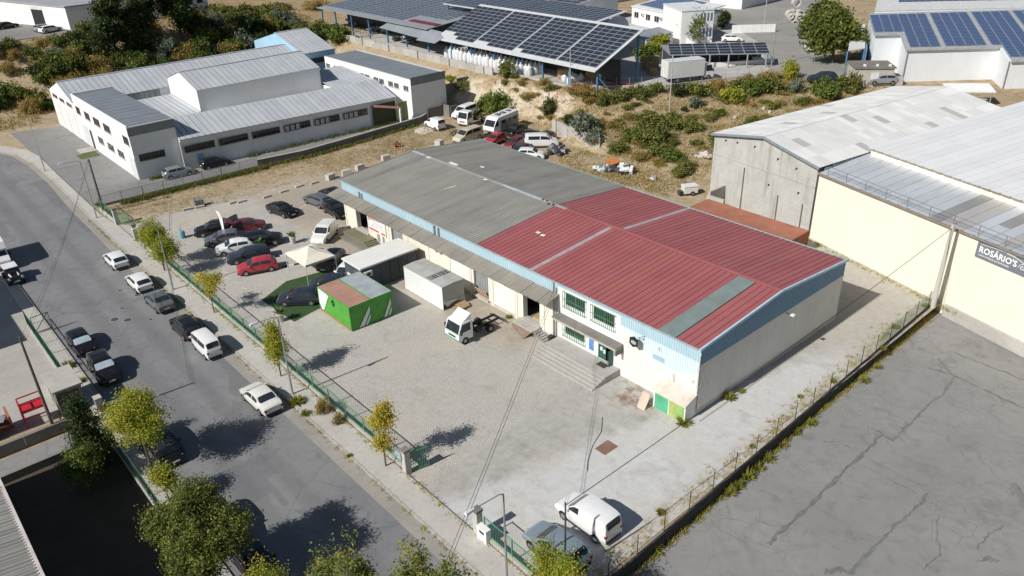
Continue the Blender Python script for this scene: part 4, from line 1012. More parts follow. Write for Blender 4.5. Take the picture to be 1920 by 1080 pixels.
# the banner with its lettering
def text_mesh(s, size, m, par, loc, rot, ext=.01, name='lettering', bold=False, world=False, sx=1., al='LEFT'):
    cu = bpy.data.curves.new(name, 'FONT'); cu.body = s; cu.size = size; cu.extrude = ext; cu.align_x = al
    cu.offset = .012 * size * (2 if bold else 0); cu.resolution_u = 2
    o = bpy.data.objects.new('tmp', cu); COL.objects.link(o); dg = bpy.context.evaluated_depsgraph_get()
    me_ = bpy.data.meshes.new_from_object(o.evaluated_get(dg)); bpy.data.objects.remove(o); me_.name = name
    me_.materials.clear(); me_.materials.append(m)
    q = put(name, me_, par, loc); q.rotation_euler = rot; q.scale = (sx, 1, 1); return q
M_BANG = mat('banner_slate', (.17, .185, .21), .6, .08); M_LET = mat('lettering_white', (.80, .80, .80), .6, .05)
bn = wl('banner', MB().box(-.09, -.02, -34, -18.9, 5.75, 7.3), M_BANG, cw)
R90 = (PI / 2, 0, -PI / 2)
text_mesh("ROSÁRIO'S", .78, M_LET, bn, (-.1, -19.15, 6.3), R90, bold=True, sx=.92)
text_mesh('CAR', .42, M_LET, bn, (-.1, -22.95, 6.28), R90, bold=True)
text_mesh('LAVA E PNEUS AUTOMÓVEIS', .22, M_LET, bn, (-.1, -19.2, 5.98), R90)
text_mesh('SERVIÇOS', .72, M_LET, bn, (-.1, -24.6, 5.88), R90, bold=True)
text_mesh('R', .5, M_LET, bn, (-.1, -25.8, 6.65), R90, bold=True)
arc = MB()
def strip(pts, w):
    for (a, c), (d_, e) in zip(pts, pts[1:]): arc.bar((-.1, a, c), (-.1, d_, e), .012, w, up=(0, 0, 1))
strip([(-19.2 - 3.2 * t, 7.02 + .18 * math.sin(t * PI * .6)) for t in np.linspace(0, 1, 8)], .035)
strip([(-21.6 - 2.9 * t, 7.12 - 1.2 * t ** 2.4) for t in np.linspace(0, 1, 10)], .05)
strip([(-23.35 + .55 * math.cos(t), 6.35 + .45 * math.sin(t)) for t in np.linspace(-.2, PI + .2, 12)], .04)
strip([(-24.75, 6.65), (-25.25, 7.1)], .07); strip([(-25.25, 6.65), (-24.75, 7.1)], .07); strip([(-24.65, 7.02), (-24.8, 7.16)], .07)
wl('emblem', arc, M_LET, bn)

# ------------------------------------------------------------------ solar panels
def pv_mat(name, c, line):
    t = NT(name)
    tc = t.new('ShaderNodeTexCoord').outputs['Object']; x, y, z = t.xyz(tc)
    gx = t.math('ABSOLUTE', t.math('SUBTRACT', t.math('FRACT', t.math('MULTIPLY', x, 6.0)), .5)); gy = t.math('ABSOLUTE', t.math('SUBTRACT', t.math('FRACT', t.math('MULTIPLY', y, 6.0)), .5))
    ln = t.math('MAXIMUM', t.rng(gx, .46, .49), t.rng(gy, .46, .49))
    t.color(t.mix(t.math('MULTIPLY', ln, .35), c, line)); t.rough(.16); t.b.inputs['Specular IOR Level'].default_value = .5
    return t.m
M_PV = pv_mat('solar_cells', (.022, .028, .042), (.2, .22, .25)); M_PVB = pv_mat('blue_solar_cells', (.045, .085, .19), (.25, .3, .4)); M_PVF = mat('panel_frame', (.50, .52, .54), .4, metal=.4)
def panel_mesh(w, l, cells, fr=.045):
    b = MB(); b.box(0, w, 0, l, 0, .035, 0); b.box(fr, w - fr, fr, l - fr, .035, .039, 1)
    return b.mesh('solar_panel', [M_PVF, cells])
def frame_from(o, u, v):
    u = Vector(u).normalized(); v = Vector(v); v = (v - u * v.dot(u)).normalized(); n = u.cross(v)
    return Matrix(((u.x, v.x, n.x, o[0]), (u.y, v.y, n.y, o[1]), (u.z, v.z, n.z, o[2]), (0, 0, 0, 1)))
def pv_field(par, me_, M, cols, rows, pw, pl, skip=lambda c, r: False, gapc=lambda c: 0, lift=.09, limit=300, name='solar_panel'):
    """panels laid on the plane M (columns along its x, rows up its y)"""
    off = Vector(woff(par)); k = 0; rest = MB(); x = 0
    src = me_
    for r in range(rows):
        for c in range(cols):
            if skip(c, r): continue
            loc = M @ Vector((c * pw + gapc(c), r * pl, lift))
            if k < limit:
                o = put(name, me_, par); o.matrix_local = Matrix.Translation(loc - off) @ M.to_3x3().to_4x4(); k += 1
            else:
                T = Matrix.Translation(loc) @ M.to_3x3().to_4x4(); vs = [T @ v.co for v in src.vertices]; b0 = len(rest.v)
                for p in src.polygons: rest.f.append(tuple(i + b0 for i in p.vertices)); rest.m.append(p.material_index)
                rest.v += [tuple(v) for v in vs]
    if rest.v:
        o = rest.build('solar_panel_rows', [M_PVF, src.materials[1]], par); tag(o, kind='stuff')
M_SHEDR = [streak_mat('shed_roof_grey_%d' % i, a, b_, .5, metal=.2, dirt=.3, ax='x', sx=1.2) for i, (a, b_) in enumerate([((.30, .325, .35), (.35, .375, .40)), ((.60, .61, .62), (.66, .67, .68))])]
M_BLUEPOST = mat('blue_steel_post', (.07, .19, .37), .5)
pm = panel_mesh(1.70, .98, M_PV)
sp = thing('solar_canopy', 'large open shed roofed with dark solar panels above white bulk bags', 'solar canopy', (50, 78, 5))
Z5 = 5.02
def canopy(par, x0, z0, x1, z1, y0, y1, posts, roofm, post_m=M_BLUEPOST, th=.12):
    b = MB().extrude([(x0, y0, z0), (x1, y0, z1), (x1, y0, z1 - th), (x0, y0, z0 - th)], (0, y1 - y0, 0)); r = b.build('roof', roofm, par)
    for x, y in posts:
        z = z0 + (z1 - z0) * (x - x0) / (x1 - x0) - th
        MB().box(x - .13, x + .13, y - .13, y + .13, Z5 - .1, z).build('post', post_m, par)
    return r
CX0, CZ0, CX1, CZ1 = 50.0, 8.5, 61.7, 13.4
CY0, CY1 = 57.6, 99.5
canopy(sp, CX0, CZ0, CX1, CZ1, CY0, CY1, [(51.3, y) for y in (58.2, 64.5, 70.8, 77, 83.4, 90, 96)] + [(60.8, y) for y in (58.2, 70, 84, 97)], M_SHEDR[1])
u = (0, -1, 0); v = (CX1 - CX0, 0, CZ1 - CZ0)
Mx = frame_from((CX0, CY1, CZ0), u, v); slen = Vector(v).length; nrow = int((slen - .7) / 1.0)
def gapc(c): return .45 * (c // 6) + .2
def skp(c, r): return (r == 0 and c in (0, 1, 2, 6, 7, 12)) or (r == 1 and c in (0, 1))
Mx2 = Mx @ Matrix.Translation((0, .9, 0))
pv_field(sp, pm, Mx2, 23, nrow, 1.73, 1.0, skp, gapc)
b = MB().bar((51.3, 58.2, 8.7), (51.3, 58.2, 6), .1).bar((51.3, 58.4, 7.6), (52.6, 56.6, 5.1), .12); b.build('brace', M_BLUEPOST, sp)
MB().box(57.5, 57.7, 59, 99, 5, 8.8).build('back_panel', mat('painted_shade_sheet', (.09, .095, .10), .8, .3, .6), sp)  # added dark sheet, paints the deep shade under the canopy
# older canopy with bluish panel rows, further along the wall
sq = thing('older_solar_canopy', 'older blue posted canopy with faded bluish solar panel rows', 'solar canopy', (52, 125, 5))
canopy(sq, 51.2, 9.6, 84, 12.4, 103.5, 147, [(52, y) for y in (104.5, 112, 119, 126, 133, 140, 146)], M_SHEDR[0])
MB().box(58.5, 58.7, 104, 146, 5, 9.6).build('back_panel', mat('painted_shade_sheet', (.09, .095, .10), .8, .3, .6), sq)  # dark sheet added to stand in for shade beneath the older canopy
M_PVG = pv_mat('faded_solar_cells', (.06, .08, .12), (.28, .3, .33))
Mq = frame_from((51.2, 147, 9.6), (0, -1, 0), (32.8, 0, 2.8)) @ Matrix.Translation((.6, 2.2, 0))
pv_field(sq, panel_mesh(2.9, .92, M_PVG, .06), Mq, 13, 26, 3.02, 1.12, lambda c, r: c > 9 and r < 4, lambda c: .5 * (c // 4))
b = MB().box(53.5, 55.0, 103.8, 113, 9.93, 10.02); b.build('red_sheet', mat('dark_red_sheet', (.19, .03, .04), .6), sq)
b = MB().extrude([(48.6, 97.5, 8.1), (52.2, 97.5, 9.3), (52.2, 103.6, 9.5), (48.6, 103.6, 8.0)], (0, 0, -.1)); b.build('lean_to', M_SHEDR[0], sq)
b = MB().extrude([(49.2, 103.6, 8.3), (52.2, 103.6, 9.4), (52.2, 118, 9.4), (49.6, 118, 8.6)], (0, 0, -.1)); b.build('lean_to', M_SHEDR[0], sq)
# vaulted roof and rear panel field
vr = thing('vaulted_hall', 'white barrel vaulted hall between the solar roofs', 'hall', (80, 88, 5))
b = MB(); n = 14; cy_, rad = 78.8, 3.7
for i in range(n):
    a0, a1 = PI * i / n, PI * (i + 1) / n
    b.quad((cy_ - rad * math.cos(a0), 79, 8.6 + 2.4 * math.sin(a0)), (cy_ - rad * math.cos(a0), 100, 8.6 + 2.4 * math.sin(a0)), (cy_ - rad * math.cos(a1), 100, 8.6 + 2.4 * math.sin(a1)), (cy_ - rad * math.cos(a1), 79, 8.6 + 2.4 * math.sin(a1)))
b.build('vault', streak_mat('vault_white', (.66, .67, .68), (.72, .73, .74), .5, dirt=.2, ax='x', sx=1.5), vr, smooth=True)
for k in range(13):
    rb_ = MB(); y_ = 79.4 + k * 1.6
    q_ = [(cy_ - (rad + .03) * math.cos(PI * i / n), y_, 8.6 + 2.43 * math.sin(PI * i / n)) for i in range(n + 1)]
    for a_, c_ in zip(q_, q_[1:]): rb_.bar(a_, c_, .14, .05)
    rb_.build('vault_rib', mat('vault_rib', (.5, .51, .52), .5), vr)
b = MB(); b.add([(cy_ - rad * math.cos(PI * i / n), 79.02, 8.6 + 2.4 * math.sin(PI * i / n)) for i in range(n + 1)], (tuple(range(n + 1))[::-1],)); b.box(cy_ - rad, cy_ + rad, 79.03, 100, 5, 8.6); b.build('end_wall', mat('vault_end', (.55, .58, .61), .6), vr)
s3 = thing('solar_roof', 'solar panelled roof between the large canopy and the vaulted hall', 'solar canopy', (72, 95, 5))
canopy(s3, 63.2, 12.0, 74.0, 13.2, 72, 114, [(63.9, y) for y in (74, 84, 94, 104, 113)], M_SHEDR[1])
pv_field(s3, pm, frame_from((63.2, 114, 12.0), (0, -1, 0), (10.8, 0, 1.2)) @ Matrix.Translation((.3, .3, 0)), 23, 10, 1.73, 1.02, lambda c, r: (c < 2 and r > 4), lambda c: .35 * (c // 6))
ph = thing('solar_hall', 'long rear hall covered in dark solar panel rows', 'solar hall', (95, 110, 5))
b = MB().extrude([(84, 101, 9.0), (104, 101, 11.4), (104, 101, 5), (84, 101, 5)], (0, 55, 0)); b.build('hall_block', M_SHEDR[1], ph)
Mh = frame_from((84, 156, 9.0), (0, -1, 0), (20, 0, 2.4)) @ Matrix.Translation((.5, 1.2, .02))
pv_field(ph, panel_mesh(2.3, 1.5, M_PV, .06), Mh, 22, 10, 2.42, 1.85, lambda c, r: r == 5, lambda c: .4 * (c // 6))
rh = thing('ribbed_hall', 'white ribbed hall roof behind the solar panel rows', 'hall', (110, 120, 5))
hall(rh, 106, 190, 118, 150, 10, 13.0, M_SHEDR[1], z0=4.5, w=2.6, mats=[M_SHEDR[1], mat('ribbed_pale', (.55, .56, .57), .5)])
# perimeter wall of cast panels
pw = thing('perimeter_wall', 'tall pale precast concrete wall around the solar yard', 'wall', (48, 105, 3))
for k in range(25):
    ya = 79.6 + k * 2.5; z0 = hz(47.2, ya + 1.2) - .8; z1 = 6.1 + .12 * (k % 3 == 0)
    MB().box(47.55, 47.8, ya, ya + 2.46, z0, z1).build('wall_panel', [M_CONC, M_CONC, M_KERB][k % 3], pw)
    if k % 4 == 1: MB().box(47.3, 47.55, ya - .25, ya + .05, z0, z1 + .05).build('wall_post', M_CONC, pw)
for k in range(4): MB().box(47.9 + k * 1.6, 49.45 + k * 1.6, 142.2 + k * .3, 142.5 + k * .3, 4, 6.2).build('wall_panel', M_CONC, pw)
# white offices with solar roof
of = thing('office_block', 'white two storey office block with solar panels on its roof', 'office', (96, 78, 5))
oa, ob = at(1184, 44, Z5), at(1279, 66, Z5)
od = (ob - oa); ol = od.length; od.normalize(); on = Vector((-od.y, od.x, 0)); on = on if on.x > 0 else -on
def ow(u, v, z): p = oa + od * u + on * v; return (p.x, p.y, z)
def obox(u0, u1, v0, v1, z0, z1, nm, m, par=of):
    b = MB(); c = [(u0, v0), (u1, v0), (u1, v1), (u0, v1)]
    b.add([ow(u, v, z0) for u, v in c] + [ow(u, v, z1) for u, v in c], ((3, 2, 1, 0), (4, 5, 6, 7), (0, 1, 5, 4), (1, 2, 6, 5), (2, 3, 7, 6), (3, 0, 4, 7)))
    me_ = b.mesh(nm, m, off=woff(par)); bm = bmesh.new(); bm.from_mesh(me_); bmesh.ops.recalc_face_normals(bm, faces=bm.faces); bm.to_mesh(me_); bm.free(); return put(nm, me_, par)
OH = 8.8
obox(0, ol, 0, 11, 4.9, OH, 'wall', M_FWHITE)
b = MB(); b.extrude([ow(-.2, -.2, OH + .05), ow(ol + .2, -.2, OH + .05), ow(ol + .2, 11.2, OH + 1.2), ow(-.2, 11.2, OH + 1.2)], (0, 0, -.2)); b.build('roof', mat('office_roof', (.66, .67, .68), .5), of)
Mo = frame_from(ow(1.0, 1.2, OH + .2), tuple(od), tuple(on * 11.4 + Vector((0, 0, 1.15))))
pv_field(of, panel_mesh(1.66, .98, M_PVB), Mo, 7, 9, 1.7, 1.02, lambda c, r: c > 5 and r < 3)
for u in (1.0, 5.2, 8.2, 12.0):
    w = obox(u, u + 1.5, -.06, .02, 6.6, 7.7, 'window', M_GLASS); obox(u + .72, u + .78, -.08, -.06, 6.6, 7.7, 'frame', mat('white_window_frame', (.7, .7, .68), .5), w); obox(u - .1, u + 1.6, -.12, .0, 6.48, 6.58, 'sill', M_CONC, w)
for u in (3.8, 10.2): a_ = obox(u, u + .8, -.4, -.02, 7.2, 7.75, 'air_conditioner', mat('ac_white', (.62, .62, .6), .5)); obox(u + .15, u + .6, -.42, -.4, 7.28, 7.66, 'fan_grille', M_DKSTEEL, a_)
for v0 in (1.5, 5.5): obox(ol, ol + .05, v0, v0 + 1.2, 6.8, 7.9, 'window', M_GLASS)
of2 = thing('tower_office', 'tall white office tower with vertical blue grey window slots', 'office', (108, 80, 5))
t0 = at(1306, 82, Z5); t1 = at(1334, 80, Z5)
td = (t1 - t0).normalized(); tn = Vector((-td.y, td.x, 0)); tn = tn if tn.x > 0 else -tn
def tw(u, v, z): p = t0 + td * u + tn * v; return (p.x, p.y, z)
def tbox(u0, u1, v0, v1, z0, z1, nm, m, par=of2):
    b = MB(); c = [(u0, v0), (u1, v0), (u1, v1), (u0, v1)]
    b.add([tw(u, v, z0) for u, v in c] + [tw(u, v, z1) for u, v in c], ((3, 2, 1, 0), (4, 5, 6, 7), (0, 1, 5, 4), (1, 2, 6, 5), (2, 3, 7, 6), (3, 0, 4, 7)))
    me_ = b.mesh(nm, m, off=woff(par)); bm = bmesh.new(); bm.from_mesh(me_); bmesh.ops.recalc_face_normals(bm, faces=bm.faces); bm.to_mesh(me_); bm.free(); return put(nm, me_, par)
tbox(-3.5, 3.2, 0, 10, 4.9, 11.3, 'wall', M_FWHITE); tbox(-3.6, 3.3, -.1, 10.1, 11.3, 11.45, 'roof', mat('office_roof', (.66, .67, .68), .5))
for k in range(4):
    for z in (6.3, 9.3): tbox(.4 + k * .7, .75 + k * .7, -.05, .02, z, z + 1.5, 'window', mat('blue_grey_window', (.12, .17, .24), .2))
wb = MB().box(0, 9, 0, .25, 4.9, 6.6).mesh('screen_wall', M_FWHITE)
for i, (px, py, rz_) in enumerate(((1372, 62, -.75), (1310, 104, .9))):
    p = at(px, py, Z5); tag(put('screen_wall', wb, None, (p.x, p.y, 0), rz_), ['low white screen wall beside the office yard ramp', 'low white wall beside the stacked pallets of the solar yard'][i], 'wall')
sh = thing('sheet_shelter', 'low grey roofed lean-to in front of the white offices', 'shelter', (88, 75, 5))
sa, sb_, sc_, sd_ = at(1182, 62, 7.5), at(1212, 75, 7.5), at(1262, 60, 7.7), at(1235, 50, 7.7)
MB().extrude([sa, sb_, sc_, sd_], (0, 0, -.15)).build('roof', M_SHEDR[0], sh)
MB().prism([(p.x, p.y) for p in (sa, sb_, sc_, sd_)], 4.9, 7.3).build('wall', M_FWHITE, sh)
# car port
cpt = thing('solar_carport', 'low carport roofed with dark solar panels beside the upper road', 'carport', (80, 55, 5))
c0, c1 = at(1256, 103, 7.4), at(1444, 100, 7.4); c2 = at(1238, 84, 8.4); c3 = at(1430, 80, 8.4)
cd = (c1 - c0); b = MB().extrude([c0, c1, c3, c2], (0, 0, -.12)); b.build('roof', M_STEEL, cpt)
npx = 8; pl_ = (c2 - c0).length / 4; pwid = cd.length / npx
Mc = frame_from(c0, tuple(cd), tuple(c2 - c0))
pv_field(cpt, panel_mesh(pwid - .05, pl_ - .04, M_PV, .05), Mc, npx, 4, pwid, pl_, lift=.02)
for k in range(6):
    p = c0.lerp(c1, .03 + .94 * k / 5); MB().box(p.x - .1, p.x + .1, p.y - .1, p.y + .1, 4.95, 7.3).build('post', M_STEEL, cpt)
    q = c2.lerp(c3, .03 + .94 * k / 5); MB().box(q.x - .1, q.x + .1, q.y - .1, q.y + .1, 4.95, 8.3).build('post', M_STEEL, cpt)
q0_, q1_ = Vector((c2.x, c2.y, Z5)), Vector((c3.x, c3.y, Z5)); MB().extrude([q0_, q1_, q1_ + Vector((0, 0, 2.2)), q0_ + Vector((0, 0, 2.2))], (.2, .2, 0)).build('shade_fill', mat('painted_shade_fill', (.06, .065, .07), .8), cpt)  # dark panel added so the space under the roof reads as shade
wall_ = MB(); a, c = at(1330, 126, Z5), at(1452, 118, Z5)
wall_.extrude([a, c, c + Vector((0, 0, .7)), a + Vector((0, 0, .7))], Vector((.25, .25, 0))); tag(wall_.build('parapet_wall', M_FWHITE), 'low white wall in front of the solar carport', 'wall')

# ------------------------------------------------------------------ blue panelled factory on the right
bf = thing('blue_panel_factory', 'white factory hall with long rows of blue solar panels', 'factory', (90, 25, 4))
a0 = at(1702, 93, 10.0); a1 = at(1875, 88, 10.0); d1 = (a1 - a0); dl = d1.length; d1n = d1.normalized()
up = Vector((15.5, 10.0, 2.4))
def bp(u, s, z=None):
    p = a0 + d1n * u + up * s; return p if z is None else Vector((p.x, p.y, z))
b = MB()
poly = [(0, 0), (dl, 0), (dl, -.34), (dl + 16, -.34), (dl + 16, 1), (-4.2, 1), (-4.2, .42), (0, .42)]
top = [bp(u, s_) for u, s_ in poly]; bot = [bp(u, s_, 3.0) for u, s_ in poly]; n = len(poly)
b.add(top + bot, [tuple(range(n))[::-1]] + [(i, (i + 1) % n, n + (i + 1) % n, n + i) for i in range(n)])
me_ = b.mesh('wall', streak_mat('bluish_white_wall', (.72, .75, .77), (.76, .79, .81), .7, dirt=.1), off=woff(bf)); bm = bmesh.new(); bm.from_mesh(me_); bmesh.ops.recalc_face_normals(bm, faces=bm.faces); bm.to_mesh(me_); bm.free(); put('wall', me_, bf)
b = MB(); top2 = [bp(u + (-.3 if u <= 0 else .3), s_ + (-.02 if s_ < .9 else .02)) + Vector((0, 0, .12)) for u, s_ in poly]; b.extrude(top2, (0, 0, -.25)); b.build('roof', mat('factory_roof_grey', (.36, .38, .39), .6, dirt=.2), bf)
Mb = frame_from(bp(.6, .035) + Vector((0, 0, .2)), tuple(d1n), tuple(up))
# columns of panels follow the slope
off = Vector(woff(bf)); nr = 24; ul = up.length; skew = up.dot(d1n)
pmb = panel_mesh(1.52, ul * .92 / nr - .02, M_PVB, .035)
gaps = [0, .0, .0, .75, .75, .75, .75, 1.5, 1.5, 1.5, 1.5, 2.2, 2.2, 2.2]
pl3 = [(c, r) for r in range(-8, nr) for c in range(-3, 14)]
cnt = 0; rest = MB()
for c, r in pl3:
    s_ = .03 + .92 * r / nr; u_ = .5 + c * 1.6 + (gaps[c] if c >= 0 else 0)
    if u_ + 1.5 > dl + 15: continue
    if r < 0 and u_ < dl + .2: continue
    if c < 0 and s_ < .45: continue
    p = bp(u_, s_) + Vector((0, 0, .22)); T = frame_from(p, tuple(d1n), tuple(up))
    if cnt < 300: o = put('solar_panel', pmb, bf); o.matrix_local = Matrix.Translation(p - off) @ T.to_3x3().to_4x4(); cnt += 1
    else:
        b0 = len(rest.v); rest.v += [tuple(T @ v_.co) for v_ in pmb.vertices]
        for q in pmb.polygons: rest.f.append(tuple(i + b0 for i in q.vertices)); rest.m.append(q.material_index)
if rest.v: tag(rest.build('solar_panel_rows', [M_PVF, M_PVB], bf), kind='stuff')
for u in (0, dl):
    p = bp(u, -.34 if u else 0); MB().cyl((p.x - .1, p.y - .1, 3), (p.x - .1, p.y - .1, p.z), .08, .08, 6).build('downpipe', M_STEEL, bf)
aw = thing('awning', 'white flat awning on the blue panelled factory wall', 'awning', (85, 16, 4)); p0, p1 = at(1780, 172, 7), at(1868, 172, 7)
MB().extrude([p0, p1, p1 + Vector((1.8, 1.8, .6)), p0 + Vector((1.8, 1.8, .6))], (0, 0, -.15)).build('roof', M_FWHITE, aw)
for i, f in enumerate((.1, .5, .92)): q = p0.lerp(p1, f); MB().box(q.x - .06, q.x + .06, q.y - .06, q.y + .06, 3.5, 6.9).build('post', M_STEEL, aw)
for i, (f, m) in enumerate(((.55, mat('blue_tank', (.08, .24, .45), .5)), (.72, mat('khaki_tank', (.36, .35, .25), .6)))):
    q = p0.lerp(p1, f); MB().box(q.x, q.x + .9, q.y - .6, q.y + .6, 4, 5.9).build('storage_box', m, aw)
ht = thing('flat_roofed_hut', 'old flat roofed concrete hut beside the upper road', 'hut', (82, 29, 5))
h0, h1 = at(1600, 160, 5), at(1672, 160, 5); hd = (h1 - h0).normalized(); hn = Vector((-hd.y, hd.x, 0)); hn = hn if hn.x > 0 else -hn; hl = (h1 - h0).length
def hb(u0, u1, v0, v1, z0, z1, nm, m):
    c = [h0 + hd * u + hn * v for u, v in ((u0, v0), (u1, v0), (u1, v1), (u0, v1))]
    return MB().prism([(p.x, p.y) for p in c], z0, z1).build(nm, m, ht)
hb(0, hl, 0, 4.5, 3.8, 7.6, 'wall', M_CONC); hb(-.2, hl + .2, -.2, 4.7, 7.6, 7.85, 'roof', M_DKCONC)
hb(2.4, 3.6, -.06, 0, 5.0, 7.0, 'door', mat('pale_shutter', (.62, .63, .62), .5)); hb(hl + .2, hl + 1.6, 0, 3, 3.8, 6.2, 'stair_block', M_CONC)
for u, z in ((1.2, 7.85), (3.1, 7.85), (5.0, 7.85)): hb(u, u + .35, .4, .75, z, z + .3, 'roof_vent', M_FWHITE)
whs = thing('open_shed', 'white sheet roofed open shed beside the roadside trees', 'shed', (95, 34, 5))
w0, w1, w2, w3 = at(1590, 95, 9), at(1622, 90, 9), at(1622, 45, 9.5), at(1598, 48, 9.5)
MB().extrude([w0, w1, w2, w3], (0, 0, -.15)).build('roof', M_PATCH[2], whs)
for p in (w0, w1, w2, w3): MB().box(p.x - .1, p.x + .1, p.y - .1, p.y + .1, 4, 8.9).build('post', M_BLUEPOST, whs)
MB().prism([(p.x, p.y) for p in (w1, w2, w2 + Vector((.3, -.3, 0)), w1 + Vector((.3, -.3, 0)))], 4, 8.8).build('back_panel', mat('blue_back_wall', (.15, .25, .38), .7), whs)
bk = thing('pale_hall', 'pale hall roof with a dark solar strip behind the blue panelled factory', 'hall', (150, 60, 5))
k0, k1, k2, k3 = at(1640, 20, 12.5), at(1990, 12, 12.5), at(1990, -25, 13.5), at(1650, -20, 13.5)
MB().prism([(p.x, p.y) for p in (k0, k1, k2, k3)], 4, 12.4).build('wall', M_FWHITE, bk); MB().extrude([k0, k1, k2, k3], (0, 0, -.2)).build('roof', mat('pale_far_roof', (.58, .58, .57), .6), bk)
ka, kb_ = k0.lerp(k3, .35), k1.lerp(k2, .35); 
for k in range(24):
    p = ka.lerp(kb_, .12 + .88 * k / 24); q = ka.lerp(kb_, .12 + .88 * (k + .93) / 24); e = (k3 - k0) * .3 + Vector((0, 0, .1))
    MB().extrude([p + Vector((0, 0, .15)), q + Vector((0, 0, .15)), q + e, p + e], (0, 0, -.05)).build('solar_panel', M_PVB, bk)
fh = thing('white_building', 'white building with shaded side behind the sandy lot', 'building', (150, 120, 5)); f0, f1 = at(1330, 12, 5), at(1390, 18, 5)
fd = (f1 - f0); fn = Vector((-fd.y, fd.x, 0)).normalized(); fn = fn if fn.x > 0 else -fn
MB().prism([(p.x, p.y) for p in (f0, f1, f1 + fn * 20, f0 + fn * 20)], 4, 12).build('wall', M_FWHITE, fh); MB().prism([(p.x, p.y) for p in (f0, f1, f1 + fn * 20, f0 + fn * 20)], 12, 12.2).build('roof', M_SHEDR[1], fh)
# ------------------------------------------------------------------ vehicles
M_TYRE = mat('tyre_rubber', (.022, .022, .023), .85, .2, 6); M_RIM = mat('alloy_rim', (.34, .35, .36), .35, metal=.7); M_TRIM = mat('black_trim', (.028, .028, .03), .6)
M_CGLASS = glass_mat('car_glass', (.018, .022, .026), .05); M_LAMP = mat('headlamp_glass', (.62, .64, .66), .15, .05); M_TAIL = mat('tail_lamp', (.32, .02, .02), .25); M_PLATE = mat('number_plate', (.70, .70, .66), .5)
M_SHADE = mat('sun_shade_foil', (.55, .66, .72), .3, metal=.3)
#           L     W    H    profile (t from tail 0 to nose 1, z)                                                                                              belt  base(t0,t1) wheel_r  ws(t cowl,t roof) rear glass  side(t0,tB,t1)
KINDS = {
 'hatch': (4.15, 1.76, 1.47, [(0, .62), (.0, .86), (.025, .99), (.085, 1.27), (.15, 1.41), (.27, 1.47), (.5, 1.465), (.585, 1.40), (.745, 1.00), (.8, .955), (.93, .82), (.985, .68), (1, .55)], .94, (.18, .80), .31, (.735, .60), (.035, .125), (.16, .42, .67)),
 'estate': (4.6, 1.80, 1.47, [(0, .62), (.0, .88), (.02, 1.0), (.055, 1.27), (.10, 1.40), (.25, 1.47), (.5, 1.46), (.58, 1.40), (.73, 1.0), (.79, .95), (.93, .82), (.985, .68), (1, .55)], .94, (.19, .80), .32, (.72, .595), (.03, .09), (.12, .41, .66)),
 'sedan': (4.5, 1.76, 1.42, [(0, .60), (.0, .88), (.03, .99), (.14, 1.02), (.18, 1.05), (.30, 1.36), (.40, 1.42), (.53, 1.415), (.60, 1.35), (.745, .98), (.8, .93), (.93, .80), (.985, .66), (1, .54)], .92, (.19, .80), .31, (.735, .615), (.185, .295), (.26, .45, .68)),
 'suv': (4.45, 1.84, 1.66, [(0, .72), (.0, 1.0), (.02, 1.12), (.06, 1.42), (.11, 1.58), (.26, 1.66), (.5, 1.65), (.58, 1.58), (.72, 1.14), (.78, 1.07), (.93, .96), (.985, .8), (1, .62)], 1.06, (.19, .80), .35, (.71, .595), (.03, .10), (.13, .41, .65)),
 'van': (4.3, 1.78, 1.83, [(0, .6), (.0, 1.0), (.012, 1.45), (.03, 1.76), (.10, 1.83), (.5, 1.82), (.60, 1.72), (.755, 1.12), (.81, 1.05), (.93, .92), (.985, .76), (1, .58)], 1.10, (.18, .80), .31, (.745, .615), (.006, .03), (.50, .50, .70)),
 'microvan': (3.7, 1.5, 1.85, [(0, .6), (.0, 1.0), (.02, 1.2), (.05, 1.72), (.10, 1.83), (.5, 1.85), (.80, 1.80), (.88, 1.68), (.965, 1.10), (.99, .95), (1, .55)], 1.08, (.18, .82), .28, (.96, .885), (.022, .05), (.10, .46, .90)),
 'minibus': (5.1, 1.92, 1.95, [(0, .6), (.0, 1.05), (.012, 1.5), (.03, 1.86), (.10, 1.95), (.5, 1.95), (.66, 1.86), (.81, 1.22), (.86, 1.12), (.95, .98), (.985, .8), (1, .58)], 1.15, (.19, .82), .33, (.80, .675), (.006, .03), (.12, .46, .75)),
}
_carcache = {}
def _prof(P, t):
    ts = [p[0] for p in P]; zs = [p[1] for p in P]
    return float(np.interp(t, ts[1:], zs[1:])) if t > 0 else zs[1]
